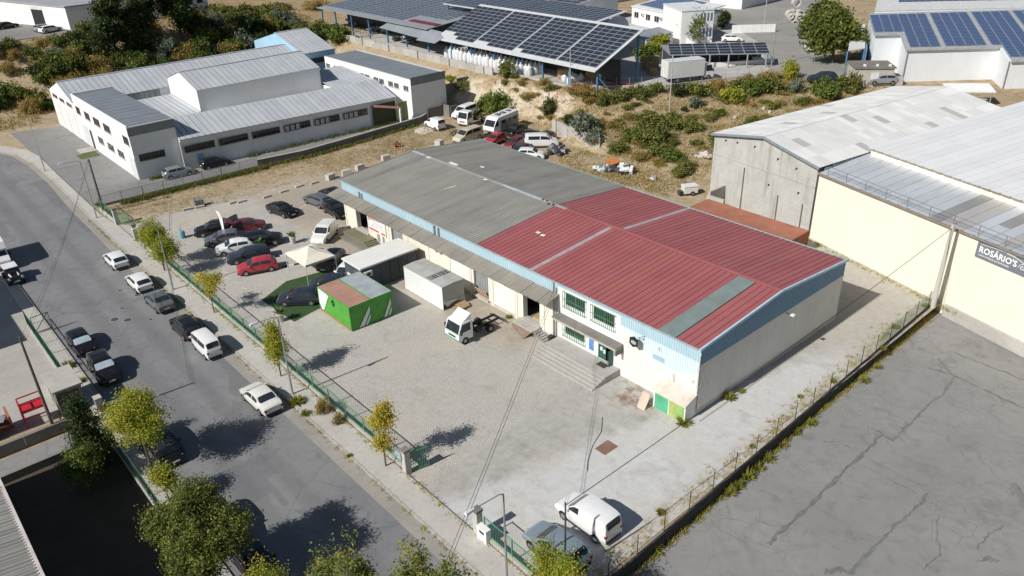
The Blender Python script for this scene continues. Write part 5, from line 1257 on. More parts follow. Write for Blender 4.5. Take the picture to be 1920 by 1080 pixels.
def car_parts(kind):
    """meshes (without paint) of one kind, in local axes: nose +x"""
    if kind in _carcache: return _carcache[kind]
    L, W, H, P, belt, wbx, wr, ws, rg, sd = KINDS[kind]
    z0 = .20 if kind != 'suv' else .26
    def sec(t):
        w = W / 2 * (1 - .15 * abs(2 * t - 1) ** 4.5)
        zt = _prof(P, t); zs_ = min(belt + .05 * (1 - t), zt - .035); g = zt - zs_
        if g > .12: k = min(1., g / (H - belt)); wr_ = w * (.96 - (.20 if kind not in ('van', 'minibus', 'microvan') else .12) * k); zr = zt - .05 * k - .01
        else: wr_ = w * .82; zr = zt - .02
        return [(0, z0), (w * .88, z0), (w * .985, z0 + .16), (w, z0 + .36), (w * .965, zs_), (wr_, zr), (wr_ * .6, zt - .006), (0, zt)]
    ts = sorted(set([0, .008] + [p[0] for p in P[1:]] + list(np.linspace(.02, .985, 26))))
    b = MB(); rings = []
    for t in ts:
        r = sec(t); x = (t - .5) * L
        full = [(x, y, z) for y, z in r] + [(x, -y, z) for y, z in r[-2:0:-1]]
        rings.append(full)
    n = len(rings[0])
    for r in rings: b.v += r
    for i in range(len(rings) - 1):
        for k in range(n):
            b.f.append((i * n + k, i * n + (k + 1) % n, (i + 1) * n + (k + 1) % n, (i + 1) * n + k)); b.m.append(0)
    b.f.append(tuple(range(n))[::-1]); b.m.append(0); b.f.append(tuple((len(rings) - 1) * n + k for k in range(n))); b.m.append(0)
    # dark wheel arches and lower bumpers
    for t in wbx:
        w = sec(t)[3][0]; x = (t - .5) * L
        for s in (-1, 1):
            pts = [(x + wr * 1.2 * math.cos(a), s * (w + .004), max(z0 + .01, wr + wr * 1.2 * math.sin(a))) for a in np.linspace(0, PI, 12)]
            b.add(pts, (tuple(range(12)) if s < 0 else tuple(range(12))[::-1],), 1)
    for t, s in ((0, -1), (1, 1)):
        w = sec(t)[3][0]; x = (t - .5) * L
        b.box(min(x, x + s * .025), max(x, x + s * .025), -w * .86, w * .86, z0 + .02, z0 + .22, 1)
    for s in (-1, 1):
        y = s * (W / 2 - .0); b.box(-.28 * L, .28 * L, min(y - .02, y + .012), max(y - .02, y + .012), z0, z0 + .1, 1)
    out = {'body': b}
    def patch_top(ta, tb, f, nm):
        q = MB(); st = np.linspace(ta, tb, 5); ys = np.linspace(-1, 1, 7)
        for t in st:
            r = sec(t); wr_, zr = r[5]; zt = r[7][1]
            for y in ys:
                yy = abs(y) * f; z = np.interp(yy, [0, .6, 1], [zt, zt - .006, zr])
                dx = .014 if nm == 'windscreen' else -.014
                q.v.append(((t - .5) * L + dx, y * f * wr_, z + .012))
        for i in range(4):
            for k in range(6): q.f.append((i * 7 + k, i * 7 + k + 1, (i + 1) * 7 + k + 1, (i + 1) * 7 + k)[::(-1 if ta < tb else 1)]); q.m.append(0)
        out[nm] = q
    patch_top(ws[1], ws[0], .90, 'windscreen'); patch_top(rg[0], rg[1], .86, 'rear_window')
    def side(ta, tb, s):
        q = MB(); st = np.linspace(ta, tb, 6)
        for t in st:
            r = sec(t); (w1, zA), (w2, zB) = r[4], r[5]
            for u in (.16, .5, .86): q.v.append(((t - .5) * L, s * (w1 + (w2 - w1) * u + .014), zA + (zB - zA) * u))
        for i in range(5):
            for k in range(2): q.f.append((i * 3 + k, (i + 1) * 3 + k, (i + 1) * 3 + k + 1, i * 3 + k + 1)[::(-1 if s > 0 else 1)]); q.m.append(0)
        return q
    out['sides'] = []
    for s in (-1, 1):
        if sd[1] - sd[0] > .05: out['sides'].append(side(sd[0], sd[1] - .012, s))
        out['sides'].append(side(sd[1] + .012, sd[2], s))
        if kind == 'minibus' or kind == 'microvan': pass
    wrear = sec(.02)[3][0]; wfr = sec(.955)[3][0]; zb = sec(.0)[4][1]
    out['head'] = [MB().extrude([((.93 - .5) * L, s * wfr * 1.0, z0 + .38), ((.985 - .5) * L, s * wfr * .93, z0 + .36), ((.985 - .5) * L, s * wfr * .58, z0 + .38), ((.955 - .5) * L, s * wfr * .66, z0 + .52)], (.02, s * .012, .03)) for s in (-1, 1)]
    out['tail'] = [MB().box(-.5 * L - .015, -.5 * L + .09, min(s * wrear * 1.005, s * wrear * .76), max(s * wrear * 1.005, s * wrear * .76), zb - .22, zb - .02) for s in (-1, 1)]
    out['plate'] = [MB().box(-.5 * L - .03, -.5 * L - .005, -.26, .26, z0 + .33, z0 + .44), MB().box(.5 * L + .005, .5 * L + .032, -.26, .26, z0 + .20, z0 + .30)]
    xm = (ws[0] - .045 - .5) * L; wm = sec(ws[0] - .05)[4][0]
    out['mirror'] = [MB().box(xm - .08, xm + .06, min(s * wm, s * (wm + .2)), max(s * wm, s * (wm + .2)), belt + .0, belt + .13) for s in (-1, 1)]
    q = MB(); q.cyl((0, -.1, 0), (0, .1, 0), wr, wr, 16); out['tyre'] = q
    q = MB(); q.cyl((0, .06, 0), (0, .112, 0), wr * .64, wr * .60, 12); q.cyl((0, .112, 0), (0, .118, 0), wr * .2, wr * .18, 8); out['rim'] = q
    out['rails'] = [MB().bar((-.30 * L, s * W * .36, H + .0), (.06 * L, s * W * .36, H + .0), .035, .05) for s in (-1, 1)]
    out['meshes'] = {k: (v.mesh(k, M_CGLASS, True) if k in ('windscreen', 'rear_window') else None) for k, v in out.items() if k in ('windscreen', 'rear_window')}
    mm = out['meshes']
    mm['side_window'] = [v.mesh('side_window', M_CGLASS, True) for v in out['sides']]
    mm['headlight'] = [v.mesh('headlight', M_LAMP) for v in out['head']]; mm['taillight'] = [v.mesh('taillight', M_TAIL) for v in out['tail']]
    mm['number_plate'] = [v.mesh('number_plate', M_PLATE) for v in out['plate']]
    mm['tyre'] = out['tyre'].mesh('wheel', M_TYRE, True); mm['rim'] = out['rim'].mesh('rim', M_RIM, True)
    mm['shade'] = out['windscreen'].mesh('windscreen', M_SHADE, True)
    _carcache[kind] = out
    return out
_bodies = {}
def car(kind, pm_, label, loc, rz, cat='car', group=None, name=None, z=0., rails=False, boot=False, shade=False, bonnet=False, minor=False, sc_=1.0, roof=None, rust=None):
    o = car_parts(kind); mm = o['meshes']; L, W, H, P, belt, wbx, wr, ws, rg, sd = KINDS[kind]
    r = thing(name or ('parked_van' if cat == 'van' else 'parked_car'), label, cat, (loc[0], loc[1], z), rz, group)
    if sc_ != 1: r.scale = (sc_,) * 3
    key = (kind, pm_.name)
    if key not in _bodies:
        me_ = o['body'].mesh('body', [pm_, M_TRIM], True); _bodies[key] = me_; o_m = [v.mesh('mirror', pm_) for v in o['mirror']]; _bodies[key + ('m',)] = o_m
    put('body', _bodies[key], r)
    put('windscreen', mm['shade'] if shade else mm['windscreen'], r); put('rear_window', mm['rear_window'], r)
    for m in mm['side_window']: put('side_window', m, r)
    for t in wbx:
        w = W / 2 * (1 - .15 * abs(2 * t - 1) ** 4.5) - .085
        for s in (-1, 1):
            wo = put('wheel', mm['tyre'], r, ((t - .5) * L, s * w, wr), 0 if s > 0 else PI); put('rim', mm['rim'], wo)
    for m in mm['headlight']: put('headlight', m, r)
    for m in mm['taillight']: put('taillight', m, r)
    if not minor:
        for m in mm['number_plate']: put('number_plate', m, r)
        for m in _bodies[key + ('m',)]: put('mirror', m, r)
    if rails:
        for v in o['rails']: v.build('roof_rail', M_RIM, r, world=False)
    if boot:
        x = (rg[1] + .02 - .5) * L; zt = H - .06
        MB().extrude([(x, -W * .40, zt), (x - .85, -W * .40, zt + .28), (x - 1.0, -W * .40, zt + .18), (x - .85, -W * .40, zt + .2), (x, -W * .40, zt - .08)], (0, W * .8, 0)).build('tailgate', pm_, r, world=False)
        MB().box(-.5 * L - .012, -.5 * L + .01, -W * .36, W * .36, .62, belt + .3).build('boot_opening', M_DARK, r, world=False)
    if roof:
        MB().box(-.28 * L, .02 * L, -W * .30, W * .30, H + .004, H + .014).build('roof_panel', roof, r, world=False)
    return r
PAINT = {n: paint('paint_' + n, c, m, rg_) for n, c, m, rg_ in (
    ('white', (.80, .80, .79), 0, .35), ('offwhite', (.72, .71, .66), 0, .4), ('black', (.006, .006, .007), .0, .25), ('graphite', (.045, .048, .053), .0, .3), ('grey', (.13, .14, .155), .2, .32),
    ('silver', (.40, .43, .46), .5, .32), ('bluegrey', (.022, .03, .045), .0, .28), ('red', (.40, .022, .035), .0, .3), ('darkred', (.16, .018, .022), .2, .35), ('beige', (.50, .46, .34), 0, .6), ('silverblue', (.36, .43, .50), .45, .3))}
UP, DN = PI / 2, -PI / 2          # nose towards +y / towards -y
ST = 'cars parked along the street kerb'; PK = 'cars parked nose out in the yard row'; WR = 'scrap vehicles behind the warehouse'
A2 = lambda px, py, z=0: tuple(at(px, py, z))[:2]
# street, pavement side
for kind, c, px, py, lab, kw in (
    ('hatch', 'white', 237, 490, 'white hatchback with small rear window parked nearest the yard gate', {}),
    ('hatch', 'white', 282, 531, 'white three door hatchback parked behind the grey saloon', {}),
    ('sedan', 'grey', 320, 566, 'dark grey saloon parked between white hatchback and black estate', {}),
    ('estate', 'black', 376, 613, 'black estate car with roof rails parked behind white microvan', dict(rails=True)),
    ('microvan', 'white', 414, 650, 'small boxy white microvan parked at the kerb', dict(cat='van')),
    ('sedan', 'offwhite', 510, 748, 'old cream white saloon parked alone below the lamp post', {})):
    p = A2(px, py); car(kind, PAINT[c], lab, (-23.35, p[1]), UP + rng.uniform(-.02, .02), group=ST, **kw)
# street, far side
for kind, c, px, py, lab, kw in (
    ('hatch', 'black', 156, 653, 'black hatchback with foil behind its windscreen by the green railing', dict(shade=True)),
    ('suv', 'black', 200, 702, 'black off-roader with silver windscreen foil beside the brick gatehouse', dict(shade=True, rails=True)),
    ('estate', 'black', 306, 848, 'black estate half under the yellow green street tree', dict()),
    ('estate', 'graphite', 445, 985, 'dark car in the shade of the big round tree', {}),
    ('hatch', 'black', 492, 1060, 'black hatchback under the branches of the big round tree', {})):
    p = A2(px, py); car(kind, PAINT[c], lab, (-31.2 if py > 680 else -31.35, p[1]), DN + rng.uniform(-.02, .02), group=ST, **kw)
# yard row: five nose to the fence, two with open boots behind
ang = 2.8
for kind, c, px, py, lab, kw in (
    ('estate', 'black', 404, 437, 'long black estate with its tailgate raised beside the banner flag', dict(boot=True, rails=True)),
    ('hatch', 'grey', 420, 456, 'mid grey hatchback between black estate and white hatchback', {}),
    ('hatch', 'white', 442, 472, 'white hatchback in the yard row between grey and dark blue cars', {}),
    ('estate', 'bluegrey', 468, 487, 'dark blue grey estate beside the bright red hatchback', {}),
    ('hatch', 'red', 484, 508, 'bright red hatchback at the end of the yard row', {})):
    p = A2(px, py); car(kind, PAINT[c], lab, p, ang, group=PK, **kw)
for kind, c, px, py, rz, lab, kw in (
    ('hatch', 'darkred', 466, 432, -.35, 'dark red hatchback standing tail to tail with the black estate', dict(boot=True)),
    ('suv', 'black', 494, 458, -.45, 'black car with open boot behind the white hatchback', dict(boot=True)),
    ('sedan', 'black', 530, 401, -1.39, 'black saloon parked alone in the open gravel', {}),
    ('estate', 'grey', 597, 383, 1.69, 'grey estate beside the black pickup at the canopy end', {}),
    ('suv', 'black', 624, 374, 1.6, 'black off-roader under the factory end of the loading canopy', {}),
    ('suv', 'black', 631, 402, -1.62, 'black pickup parked against the warehouse corner', {}),
    ('hatch', 'graphite', 622, 497, -2.54, 'dark grey hatchback under the cream party tent', {}),
    ('hatch', 'white', 652, 520, -2.54, 'white hatchback squeezed between tent and grey cabin', {}),
    ('hatch', 'bluegrey', 562, 567, 2.45, 'dark blue hatchback on the green carpet beside the green container', {}),
    ('hatch', 'bluegrey', 618, 541, 2.5, 'dark hatchback on the green carpet behind the green container', {})):
    p = A2(px, py); car(kind, PAINT[c], lab, p, rz, **kw)
p = A2(610, 448); car('van', PAINT['offwhite'], 'cream white panel van parked before the mossy stairs', p, -2.5, cat='van')
p = (-13.95, -2.1); v_ = car('van', PAINT['white'], 'white panel van parked on the pale grit by the lower gate', p, 1.58, cat='van', sc_=1.02)
p = A2(1043, 1037); car('hatch', PAINT['silverblue'], 'silver blue hatchback between utility pole and lower gate', p, 1.62, sc_=1.05)
for px, py, kind, c, rz, lab in ((336, 330, 'hatch', 'silver', 0.05, 'silver hatchback parked along the factory front'), (405, 312, 'hatch', 'black', 0.05, 'black hatchback parked along the factory front beside the silver one')):
    car(kind, PAINT[c], lab, A2(px, py), -.06)
# scrap yard behind the warehouse
for kind, c, px, py, rz, lab, kw in (
    ('van', 'white', 816, 240, 1.5, 'small white van beside the heap of stones', dict(cat='van')),
    ('minibus', 'white', 872, 218, -2.95, 'white panel van parked behind the white cab truck', dict(cat='van')),
    ('minibus', 'beige', 878, 263, -3.05, 'faded beige minibus beside the stripped axles', dict(cat='minibus')),
    ('hatch', 'red', 929, 268, -2.9, 'bright red scrap car showing above the roof edge', {}),
    ('hatch', 'darkred', 966, 275, -2.9, 'dark red scrap car between bright red and black ones', {}),
    ('sedan', 'black', 968, 250, -2.9, 'black scrap saloon beside the motorhome', {}),
    ('sedan', 'black', 990, 262, -2.95, 'black scrap saloon in the middle of the scrap row', {}),
    ('hatch', 'graphite', 1020, 266, -2.95, 'charcoal scrap hatchback behind the white van', {}),
    ('minibus', 'white', 1015, 274, -.7, 'white van with long dark side window among the scrap cars', dict(cat='van')),
    ('hatch', 'white', 995, 296, -.9, 'white scrap hatchback half hidden by the roof edge', {}),
    ('hatch', 'graphite', 975, 290, -2.8, 'dark scrap car tucked behind the warehouse gutter', {})):
    car(kind, PAINT[c], lab, A2(px, py), rz, group=WR, minor=True, **kw)
# upper road and terrace
for kind, c, px, py, rz, z, lab in (
    ('hatch', 'white', 1517, 94, -2.5, Z5 + .02, 'white hatchback coming down the upper road'), ('sedan', 'black', 1505, 70, -2.5, Z5 + .02, 'black saloon on the upper road beside the big trees'), ('sedan', 'silver', 1504, 60, -2.5, Z5 + .02, 'pale saloon on the upper road nearest the concrete rings'),
    ('suv', 'bluegrey', 1541, 154, 2.3, Z5 + .02, 'dark car between the garden bushes on the upper road'), ('suv', 'silver', 1652, 158, 2.35, Z5, 'silver car parked against the flat roofed hut'),
    ('hatch', 'white', 1372, 78, -.9, Z5 + .02, 'white hatchback on the ramp behind the carport'),
    ('sedan', 'black', 14, 53, .25, 9.23, 'black car on the terrace lot beside the grey block'), ('hatch', 'silver', 84, 58, .35, 9.23, 'silver hatchback on the terrace lot behind the white estate'), ('estate', 'white', 96, 60, .35, 9.23, 'white estate on the terrace lot'),
    ('estate', 'silver', 158, 51, .1 + PI, 9.23, 'silver estate parked in the shade of the terrace building'), ('hatch', 'graphite', 378, 32, .1, 9.23, 'dark car beside the terrace annex')):
    car(kind, PAINT[c], lab, A2(px, py, z), rz, z=z, minor=True)
for i, (px, c) in enumerate(((1325, 'black'), (1358, 'black'), (1390, 'bluegrey'), (1415, 'white'))):
    car('hatch', PAINT[c], ['black car under the carport nearest the box truck', 'black car under the carport next to a blue one', 'dark blue car under the solar carport', 'white car under the solar carport'][i], A2(px, 114, Z5), -2.35, z=Z5 + .02, minor=True, group='cars under the solar carport')

# ------------------------------------------------------------------ trucks and a motorhome
def wheel_at(par, x, y, r, w=.25, dual=False):
    s = 1 if y > 0 else -1
    o = MB().cyl((0, -w / 2, 0), (0, w / 2, 0), r, r, 16).build('wheel', M_TYRE, par, (x, y, r), world=False, smooth=True)
    MB().cyl((0, s * (w / 2 - .03), 0), (0, s * (w / 2 + .01), 0), r * .58, r * .5, 12).build('rim', M_RIM, o, world=False)
def cab(par, x0, x1, W, H, z0, m, nose=.35):
    """forward control cab between x0 (rear) and x1 (front)"""
    h = W / 2; b = MB()
    prof = [(x0, z0), (x1 - .05, z0), (x1, z0 + .25), (x1 - .02, z0 + (H - z0) * .46), (x1 - nose, H - .1), (x1 - nose - .12, H), (x0, H)]
    n = len(prof); ins = lambda z: h * (1 - .06 * max(0, (z - z0 - (H - z0) * .45) / (H - z0)))
    b.add([(x, -ins(z), z) for x, z in prof] + [(x, ins(z), z) for x, z in prof], [tuple(range(n)), tuple(range(2 * n - 1, n - 1, -1))] + [(i, n + i, n + (i + 1) % n, (i + 1) % n) for i in range(n)])
    c = b.build('cab', m, par, world=False)
    za, zb = z0 + (H - z0) * .48, H - .14; xa, xb = x1 - .02, x1 - nose + .03
    q = MB().add([(xa + .015, -h * .9, za), (xa + .015, h * .9, za), (xb + .015, h * .84, zb), (xb + .015, -h * .84, zb)], ((0, 1, 2, 3),)); q.build('windscreen', M_CGLASS, c, world=False)
    for s in (-1, 1):
        q = MB().add([(x0 + .25, s * (ins(za) + .008), za), (x1 - .2, s * (ins(za) + .008), za), (x1 - nose - .1, s * (ins(zb) + .008), zb), (x0 + .25, s * (ins(zb) + .008), zb)], ((0, 1, 2, 3) if s < 0 else (3, 2, 1, 0),)); q.build('side_window', M_CGLASS, c, world=False)
        MB().box(x1 - .25, x1 - .12, min(s * h, s * (h + .22)), max(s * h, s * (h + .22)), za - .05, za + .35).build('mirror', M_TRIM, c, world=False)
        MB().box(x1 - .03, x1 + .015, min(s * h * .95, s * h * .6), max(s * h * .95, s * h * .6), z0 + .12, z0 + .3).build('headlight', M_LAMP, c, world=False)
    MB().box(x1 - .03, x1 + .01, -h * .5, h * .5, z0 + .32, z0 + .5).build('grille', M_TRIM, c, world=False)
    return c
def chassis(par, x0, x1, z, w=.38):
    for s in (-1, 1): MB().box(x0, x1, s * w - .05, s * w + .05, z - .1, z + .1).build('chassis_rail', M_TRIM, par, world=False)
    n = int((x1 - x0) / .8)
    for k in range(n + 1):
        x = x0 + (x1 - x0) * k / n; MB().box(x - .04, x + .04, -w, w, z - .06, z + .06).build('cross_member', M_TRIM, par, world=False)
ta = at(847, 640); tb_ = at(925, 606)
tr = thing('chassis_cab_truck', 'white and green cab truck with bare chassis in the cobbled yard', 'truck', (-4.55, 21.1, 0), PI + .02)
cab(tr, .75, 2.35, 1.95, 2.15, .42, PAINT['white'])
gm_ = mat('truck_green', (.06, .36, .20), .4)
MB().box(2.3, 2.37, -.99, .99, .5, .62).build('bumper', gm_, tr, world=False); MB().add([(2.36, -.95, 1.18), (2.36, .95, 1.18), (2.36, .95, 1.27), (2.36, -.95, 1.27)], ((0, 1, 2, 3),)).build('green_stripe', gm_, tr, world=False)
MB().extrude([(.8, -.82, 2.15), (1.85, -.82, 2.15), (1.55, -.82, 2.3), (.8, -.82, 2.75)], (0, 1.64, 0)).build('wind_deflector', PAINT['white'], tr, world=False)
chassis(tr, -2.9, .8, .62)
for y in (-.85, .85): wheel_at(tr, 1.65, y, .36); wheel_at(tr, -1.3, y * .95, .36, .4)
MB().cyl((-.2, -.62, .6), (-.2, .62, .6), .05).cyl((-1.3, -.7, .36), (-1.3, .7, .36), .07).box(-.5, .1, .45, .75, .4, .75).cyl((-.8, -.55, .55), (-.2, -.55, .55), .2, .2, 10).build('running_gear', M_TRIM, tr, world=False)
MB().box(-2.95, -2.85, -.9, .9, .45, .55).build('tail_bar', M_TRIM, tr, world=False)
# scrap cab truck, motorhome
t2 = thing('scrap_cab_truck', 'white scrap cab truck with bare chassis beside the motorhome', 'truck', A2(884, 232) + (0,), -2.9)
cab(t2, .75, 2.4, 2.0, 2.5, .5, PAINT['white']); chassis(t2, -3.4, .8, .7)
for y in (-.9, .9): wheel_at(t2, 1.7, y, .4); wheel_at(t2, -1.9, y, .4, .4)
mh = thing('motorhome', 'white motorhome with grey side and roof hatches among the scrap cars', 'motorhome', A2(940, 244) + (0,), -2.98)
b = MB(); prof = [(-3.1, .45), (2.9, .45), (3.1, .7), (3.0, 1.3), (2.35, 2.25), (1.9, 2.6), (-2.9, 2.75), (-3.1, 2.6)]; b.extrude([(x, -1.1, z) for x, z in prof], (0, 2.2, 0)); b.build('body', [PAINT['white']], mh, world=False)
for s in (-1, 1):
    MB().box(-3.0, 1.4, min(s * 1.1, s * 1.112), max(s * 1.1, s * 1.112), .5, 2.0).build('side_panel', mat('motorhome_grey', (.28, .30, .32), .4, metal=.3), mh, world=False)
    for x0, x1 in ((-2.6, -1.7), (-1.1, -.6), (.1, 1.1)): MB().box(x0, x1, min(s * 1.113, s * 1.125), max(s * 1.113, s * 1.125), 1.5, 2.05).build('side_window', M_CGLASS, mh, world=False)
    MB().add([(1.9, s * 1.112, 1.35), (2.85, s * 1.112, 1.35), (2.35, s * 1.112, 2.1), (1.9, s * 1.112, 2.1)], ((0, 1, 2, 3) if s < 0 else (3, 2, 1, 0),)).build('side_window', M_CGLASS, mh, world=False)
MB().add([(3.01, -1.0, 1.35), (3.01, 1.0, 1.35), (2.42, .95, 2.2), (2.42, -.95, 2.2)], ((0, 1, 2, 3),)).build('windscreen', M_CGLASS, mh, world=False)
for x in (.7, -.5, -1.9): MB().box(x - .35, x + .35, -.4, .4, 2.66, 2.82).build('roof_hatch', mat('hatch_grey', (.13, .14, .15), .4), mh, world=False)
for y in (-.95, .95): wheel_at(mh, 1.9, y, .34); wheel_at(mh, -1.7, y, .34)
MB().box(-2.7, -2.1, -1.13, -1.126, 1.55, 2.0).build('curtain', mat('orange_curtain', (.42, .22, .12), .8), mh, world=False)
# box truck in the solar yard
bt = thing('box_truck', 'white box truck parked along the solar yard fence', 'truck', A2(1288, 151, Z5) + (Z5,), math.atan2(at(1316, 148, Z5).y - at(1261, 154, Z5).y, at(1316, 148, Z5).x - at(1261, 154, Z5).x))
MB().box(-4.2, 2.4, -1.25, 1.25, .9, 3.5).build('box_body', streak_mat('truck_box_white', (.66, .66, .64), (.72, .72, .70), .5, dirt=.25), bt, world=False); MB().box(-4.22, 2.42, -1.27, 1.27, 3.5, 3.56).build('box_roof', PAINT['white'], bt, world=False)
cab(bt, 2.6, 4.2, 2.2, 2.6, .5, PAINT['white']); chassis(bt, -4.1, 2.6, .75)
for y in (-1.0, 1.0): wheel_at(bt, 3.3, y, .45); wheel_at(bt, -2.4, y, .45, .4)
MB().box(-4.26, -4.2, -1.2, -.02, .95, 3.45).build('rear_door', PAINT['offwhite'], bt, world=False); MB().box(-4.26, -4.2, .02, 1.2, .95, 3.45).build('rear_door', PAINT['offwhite'], bt, world=False)
# white coach-built camper and black and white vintage style car on the left street edge
cv = thing('camper_van', 'large white camper van parked beside the truck yard', 'camper van', (-33.0, 69.6, 0), DN - .03)
b = MB(); prof = [(-3.3, .4), (3.0, .4), (3.2, .75), (3.1, 1.15), (2.55, 1.6), (2.3, 2.1), (2.55, 2.35), (2.2, 3.0), (1.5, 3.1), (-3.2, 3.1), (-3.3, 2.9)]; b.extrude([(x, -1.1, z) for x, z in prof], (0, 2.2, 0)); b.build('body', PAINT['white'], cv, world=False)
MB().add([(2.57, -.98, 1.62), (2.57, .98, 1.62), (2.33, .95, 2.08), (2.33, -.95, 2.08)], ((0, 1, 2, 3),)).build('windscreen', M_CGLASS, cv, world=False)
for s in (-1, 1):
    MB().box(1.4, 2.25, min(s * 1.1, s * 1.112), max(s * 1.1, s * 1.112), 1.35, 2.0).build('side_window', M_CGLASS, cv, world=False); MB().box(3.1, 3.2, min(s * .6, s * 1.0), max(s * .6, s * 1.0), .75, 1.0).build('headlight', M_LAMP, cv, world=False); MB().box(2.0, 2.2, min(s * 1.1, s * 1.4), max(s * 1.1, s * 1.4), 1.4, 1.75).build('mirror', M_TRIM, cv, world=False)
for y in (-.95, .95): wheel_at(cv, 2.1, y, .34); wheel_at(cv, -2.0, y, .34)
for x in (1.2, -1.5): MB().box(x - .35, x + .35, -.4, .4, 3.08, 3.16).build('roof_hatch', mat('hatch_grey', (.13, .14, .15), .4), cv, world=False)
MB().add([(2.5, -.7, 2.4), (2.45, .2, 2.6), (2.32, .5, 2.8), (2.36, -.5, 2.75)], ((0, 1, 2, 3),)).build('dark_graphic', M_TRIM, cv, world=False)
vc = thing('open_wheel_classic_car', 'black classic car with white roof and white front wings', 'car', (-32.6, 63.4, 0), DN)
b = MB(); prof = [(-1.7, .4), (1.55, .4), (1.7, .6), (1.65, .95), (.4, 1.05), (.2, 1.5), (-1.3, 1.5), (-1.7, 1.0)]; b.extrude([(x, -.62, z) for x, z in prof], (0, 1.24, 0)); b.build('body', PAINT['black'], vc, world=False)
MB().box(-1.3, .3, -.66, .66, 1.5, 1.57).build('roof', PAINT['white'], vc, world=False)
MB().add([(.42, -.55, 1.08), (.42, .55, 1.08), (.22, .52, 1.47), (.22, -.52, 1.47)], ((0, 1, 2, 3),)).build('windscreen', M_CGLASS, vc, world=False)
for s in (-1, 1):
    MB().box(-1.1, .1, min(s * .62, s * .632), max(s * .62, s * .632), 1.08, 1.42).build('side_window', M_CGLASS, vc, world=False)
    MB().extrude([(.5, s * .5, .98), (1.5, s * .42, .99), (1.5, s * .28, 1.0), (.5, s * .36, 1.02)], (0, 0, .04)).build('white_stripe', PAINT['white'], vc, world=False)
    MB().cyl((1.62, s * .62, .85), (1.78, s * .62, .85), .13, .15, 10).build('headlight', M_LAMP, vc, world=False)
    for x in (1.15, -1.1):
        wheel_at(vc, x, s * .72, .32, .18); b = MB(); q = [(x + .42 * math.cos(a), s * .6, .32 + .42 * math.sin(a)) for a in np.linspace(.1, PI - .1, 8)]
        for m_, n_ in zip(q, q[1:]): b.bar(m_, n_, .03, .3 if False else .03)
        b.extrude([(p_[0], s * .6, p_[2]) for p_ in q], (0, s * .24, 0)); b.build('mudguard', PAINT['black'], vc, world=False)
MB().box(1.68, 1.74, -.3, .3, .42, .55).build('number_plate', M_PLATE, vc, world=False)
# ------------------------------------------------------------------ yard things
def corr_box(par, nm, x0, x1, y0, y1, z0, z1, m, roofm, pitch=.28, d=.04):
    """shipping container shell with folded steel sides"""
    b = MB()
    def run(p0, p1, nrm):
        L = math.hypot(p1[0] - p0[0], p1[1] - p0[1]); n = max(2, round(L / pitch) * 2); dx, dy = (p1[0] - p0[0]) / n, (p1[1] - p0[1]) / n
        pts = []
        for i in range(n + 1):
            o = d if (i // 1) % 2 else 0; pts.append((p0[0] + dx * i - nrm[0] * o, p0[1] + dy * i - nrm[1] * o))
        k = len(pts); b.add([(x, y, z0) for x, y in pts] + [(x, y, z1) for x, y in pts], [(i, i + 1, k + i + 1, k + i) for i in range(k - 1)])
    run((x0, y0), (x1, y0), (0, -1)); run((x1, y0), (x1, y1), (1, 0)); run((x1, y1), (x0, y1), (0, 1)); run((x0, y1), (x0, y0), (-1, 0))
    o = b.build(nm, m, par)
    MB().box(x0 + .02, x1 - .02, y0 + .02, y1 - .02, z1 - .02, z1 + .015).build('roof', roofm, par)
    f = MB(); t = .09
    for x in (x0, x1 - t):
        for y in (y0, y1 - t): f.box(x - .01, x + t + .01, y - .01, y + t + .01, z0, z1 + .02)
    for z in (z0, z1 - .07):
        f.box(x0 + t, x1 - t, y0 - .012, y0 + .05, z, z + .09).box(x0 + t, x1 - t, y1 - .05, y1 + .012, z, z + .09).box(x0 - .012, x0 + .05, y0 + t, y1 - t, z, z + .09).box(x1 - .05, x1 + .012, y0 + t, y1 - t, z, z + .09)
    f.build('corner_frame', m, par)
    return o
M_LIME = mat('container_green', (.085, .34, .05), .5, .18, 1.2, dirt=.2, dirtc=(.05, .2, .03)); M_WPAINT = mat('white_decal', (.72, .73, .71), .6, .08)
gc = thing('green_container', 'bright green shipping container with white diagonal stripes and pinkish roof', 'container', (-11.2, 31.8, 0))
corr_box(gc, 'shell', -12.35, -10.05, 29.0, 34.7, .08, 2.5, M_LIME, mat('container_pink_roof', (.40, .22, .165), .75, .15, 1., dirt=.35, dirtc=(.35, .30, .27)))
g2 = thing('green_container', 'green shipping container with grey roof beside the pink roofed one', 'container', (-8.8, 31.8, 0))
corr_box(g2, 'shell', -10.02, -7.72, 29.0, 34.7, .08, 2.5, M_LIME, mat('container_grey_roof', (.36, .39, .41), .6, .12, 1., dirt=.3))
for par, P in ((gc, [[(-11.55, .12), (-11.0, .12), (-10.25, 1.4), (-10.25, 1.95)], [(-10.9, .12), (-10.65, .12), (-10.25, .75), (-10.25, 1.1)]]), (g2, [[(-8.9, .12), (-8.55, .12), (-7.95, 1.3), (-7.95, 1.9)], [(-8.4, .12), (-8.2, .12), (-7.95, .6), (-7.95, .95)]])):
    for q in P: MB().extrude([(x, 28.965, z) for x, z in q], (0, -.012, 0)).build('white_stripe', M_WPAINT, par)
MB().extrude([(-12.365, 34.5, 2.45), (-12.365, 34.62, .9), (-12.365, 34.3, .3), (-12.365, 33.9, .35), (-12.365, 32.6, 2.3), (-12.365, 33.0, 2.4)], (-.012, 0, 0)).build('white_stripe', M_WPAINT, gc)
ring = MB(); o_ = [(0, .42), (.3, .0), (0, -.42), (-.3, 0)]; i_ = [(0, .26), (.17, .0), (0, -.26), (-.17, 0)]
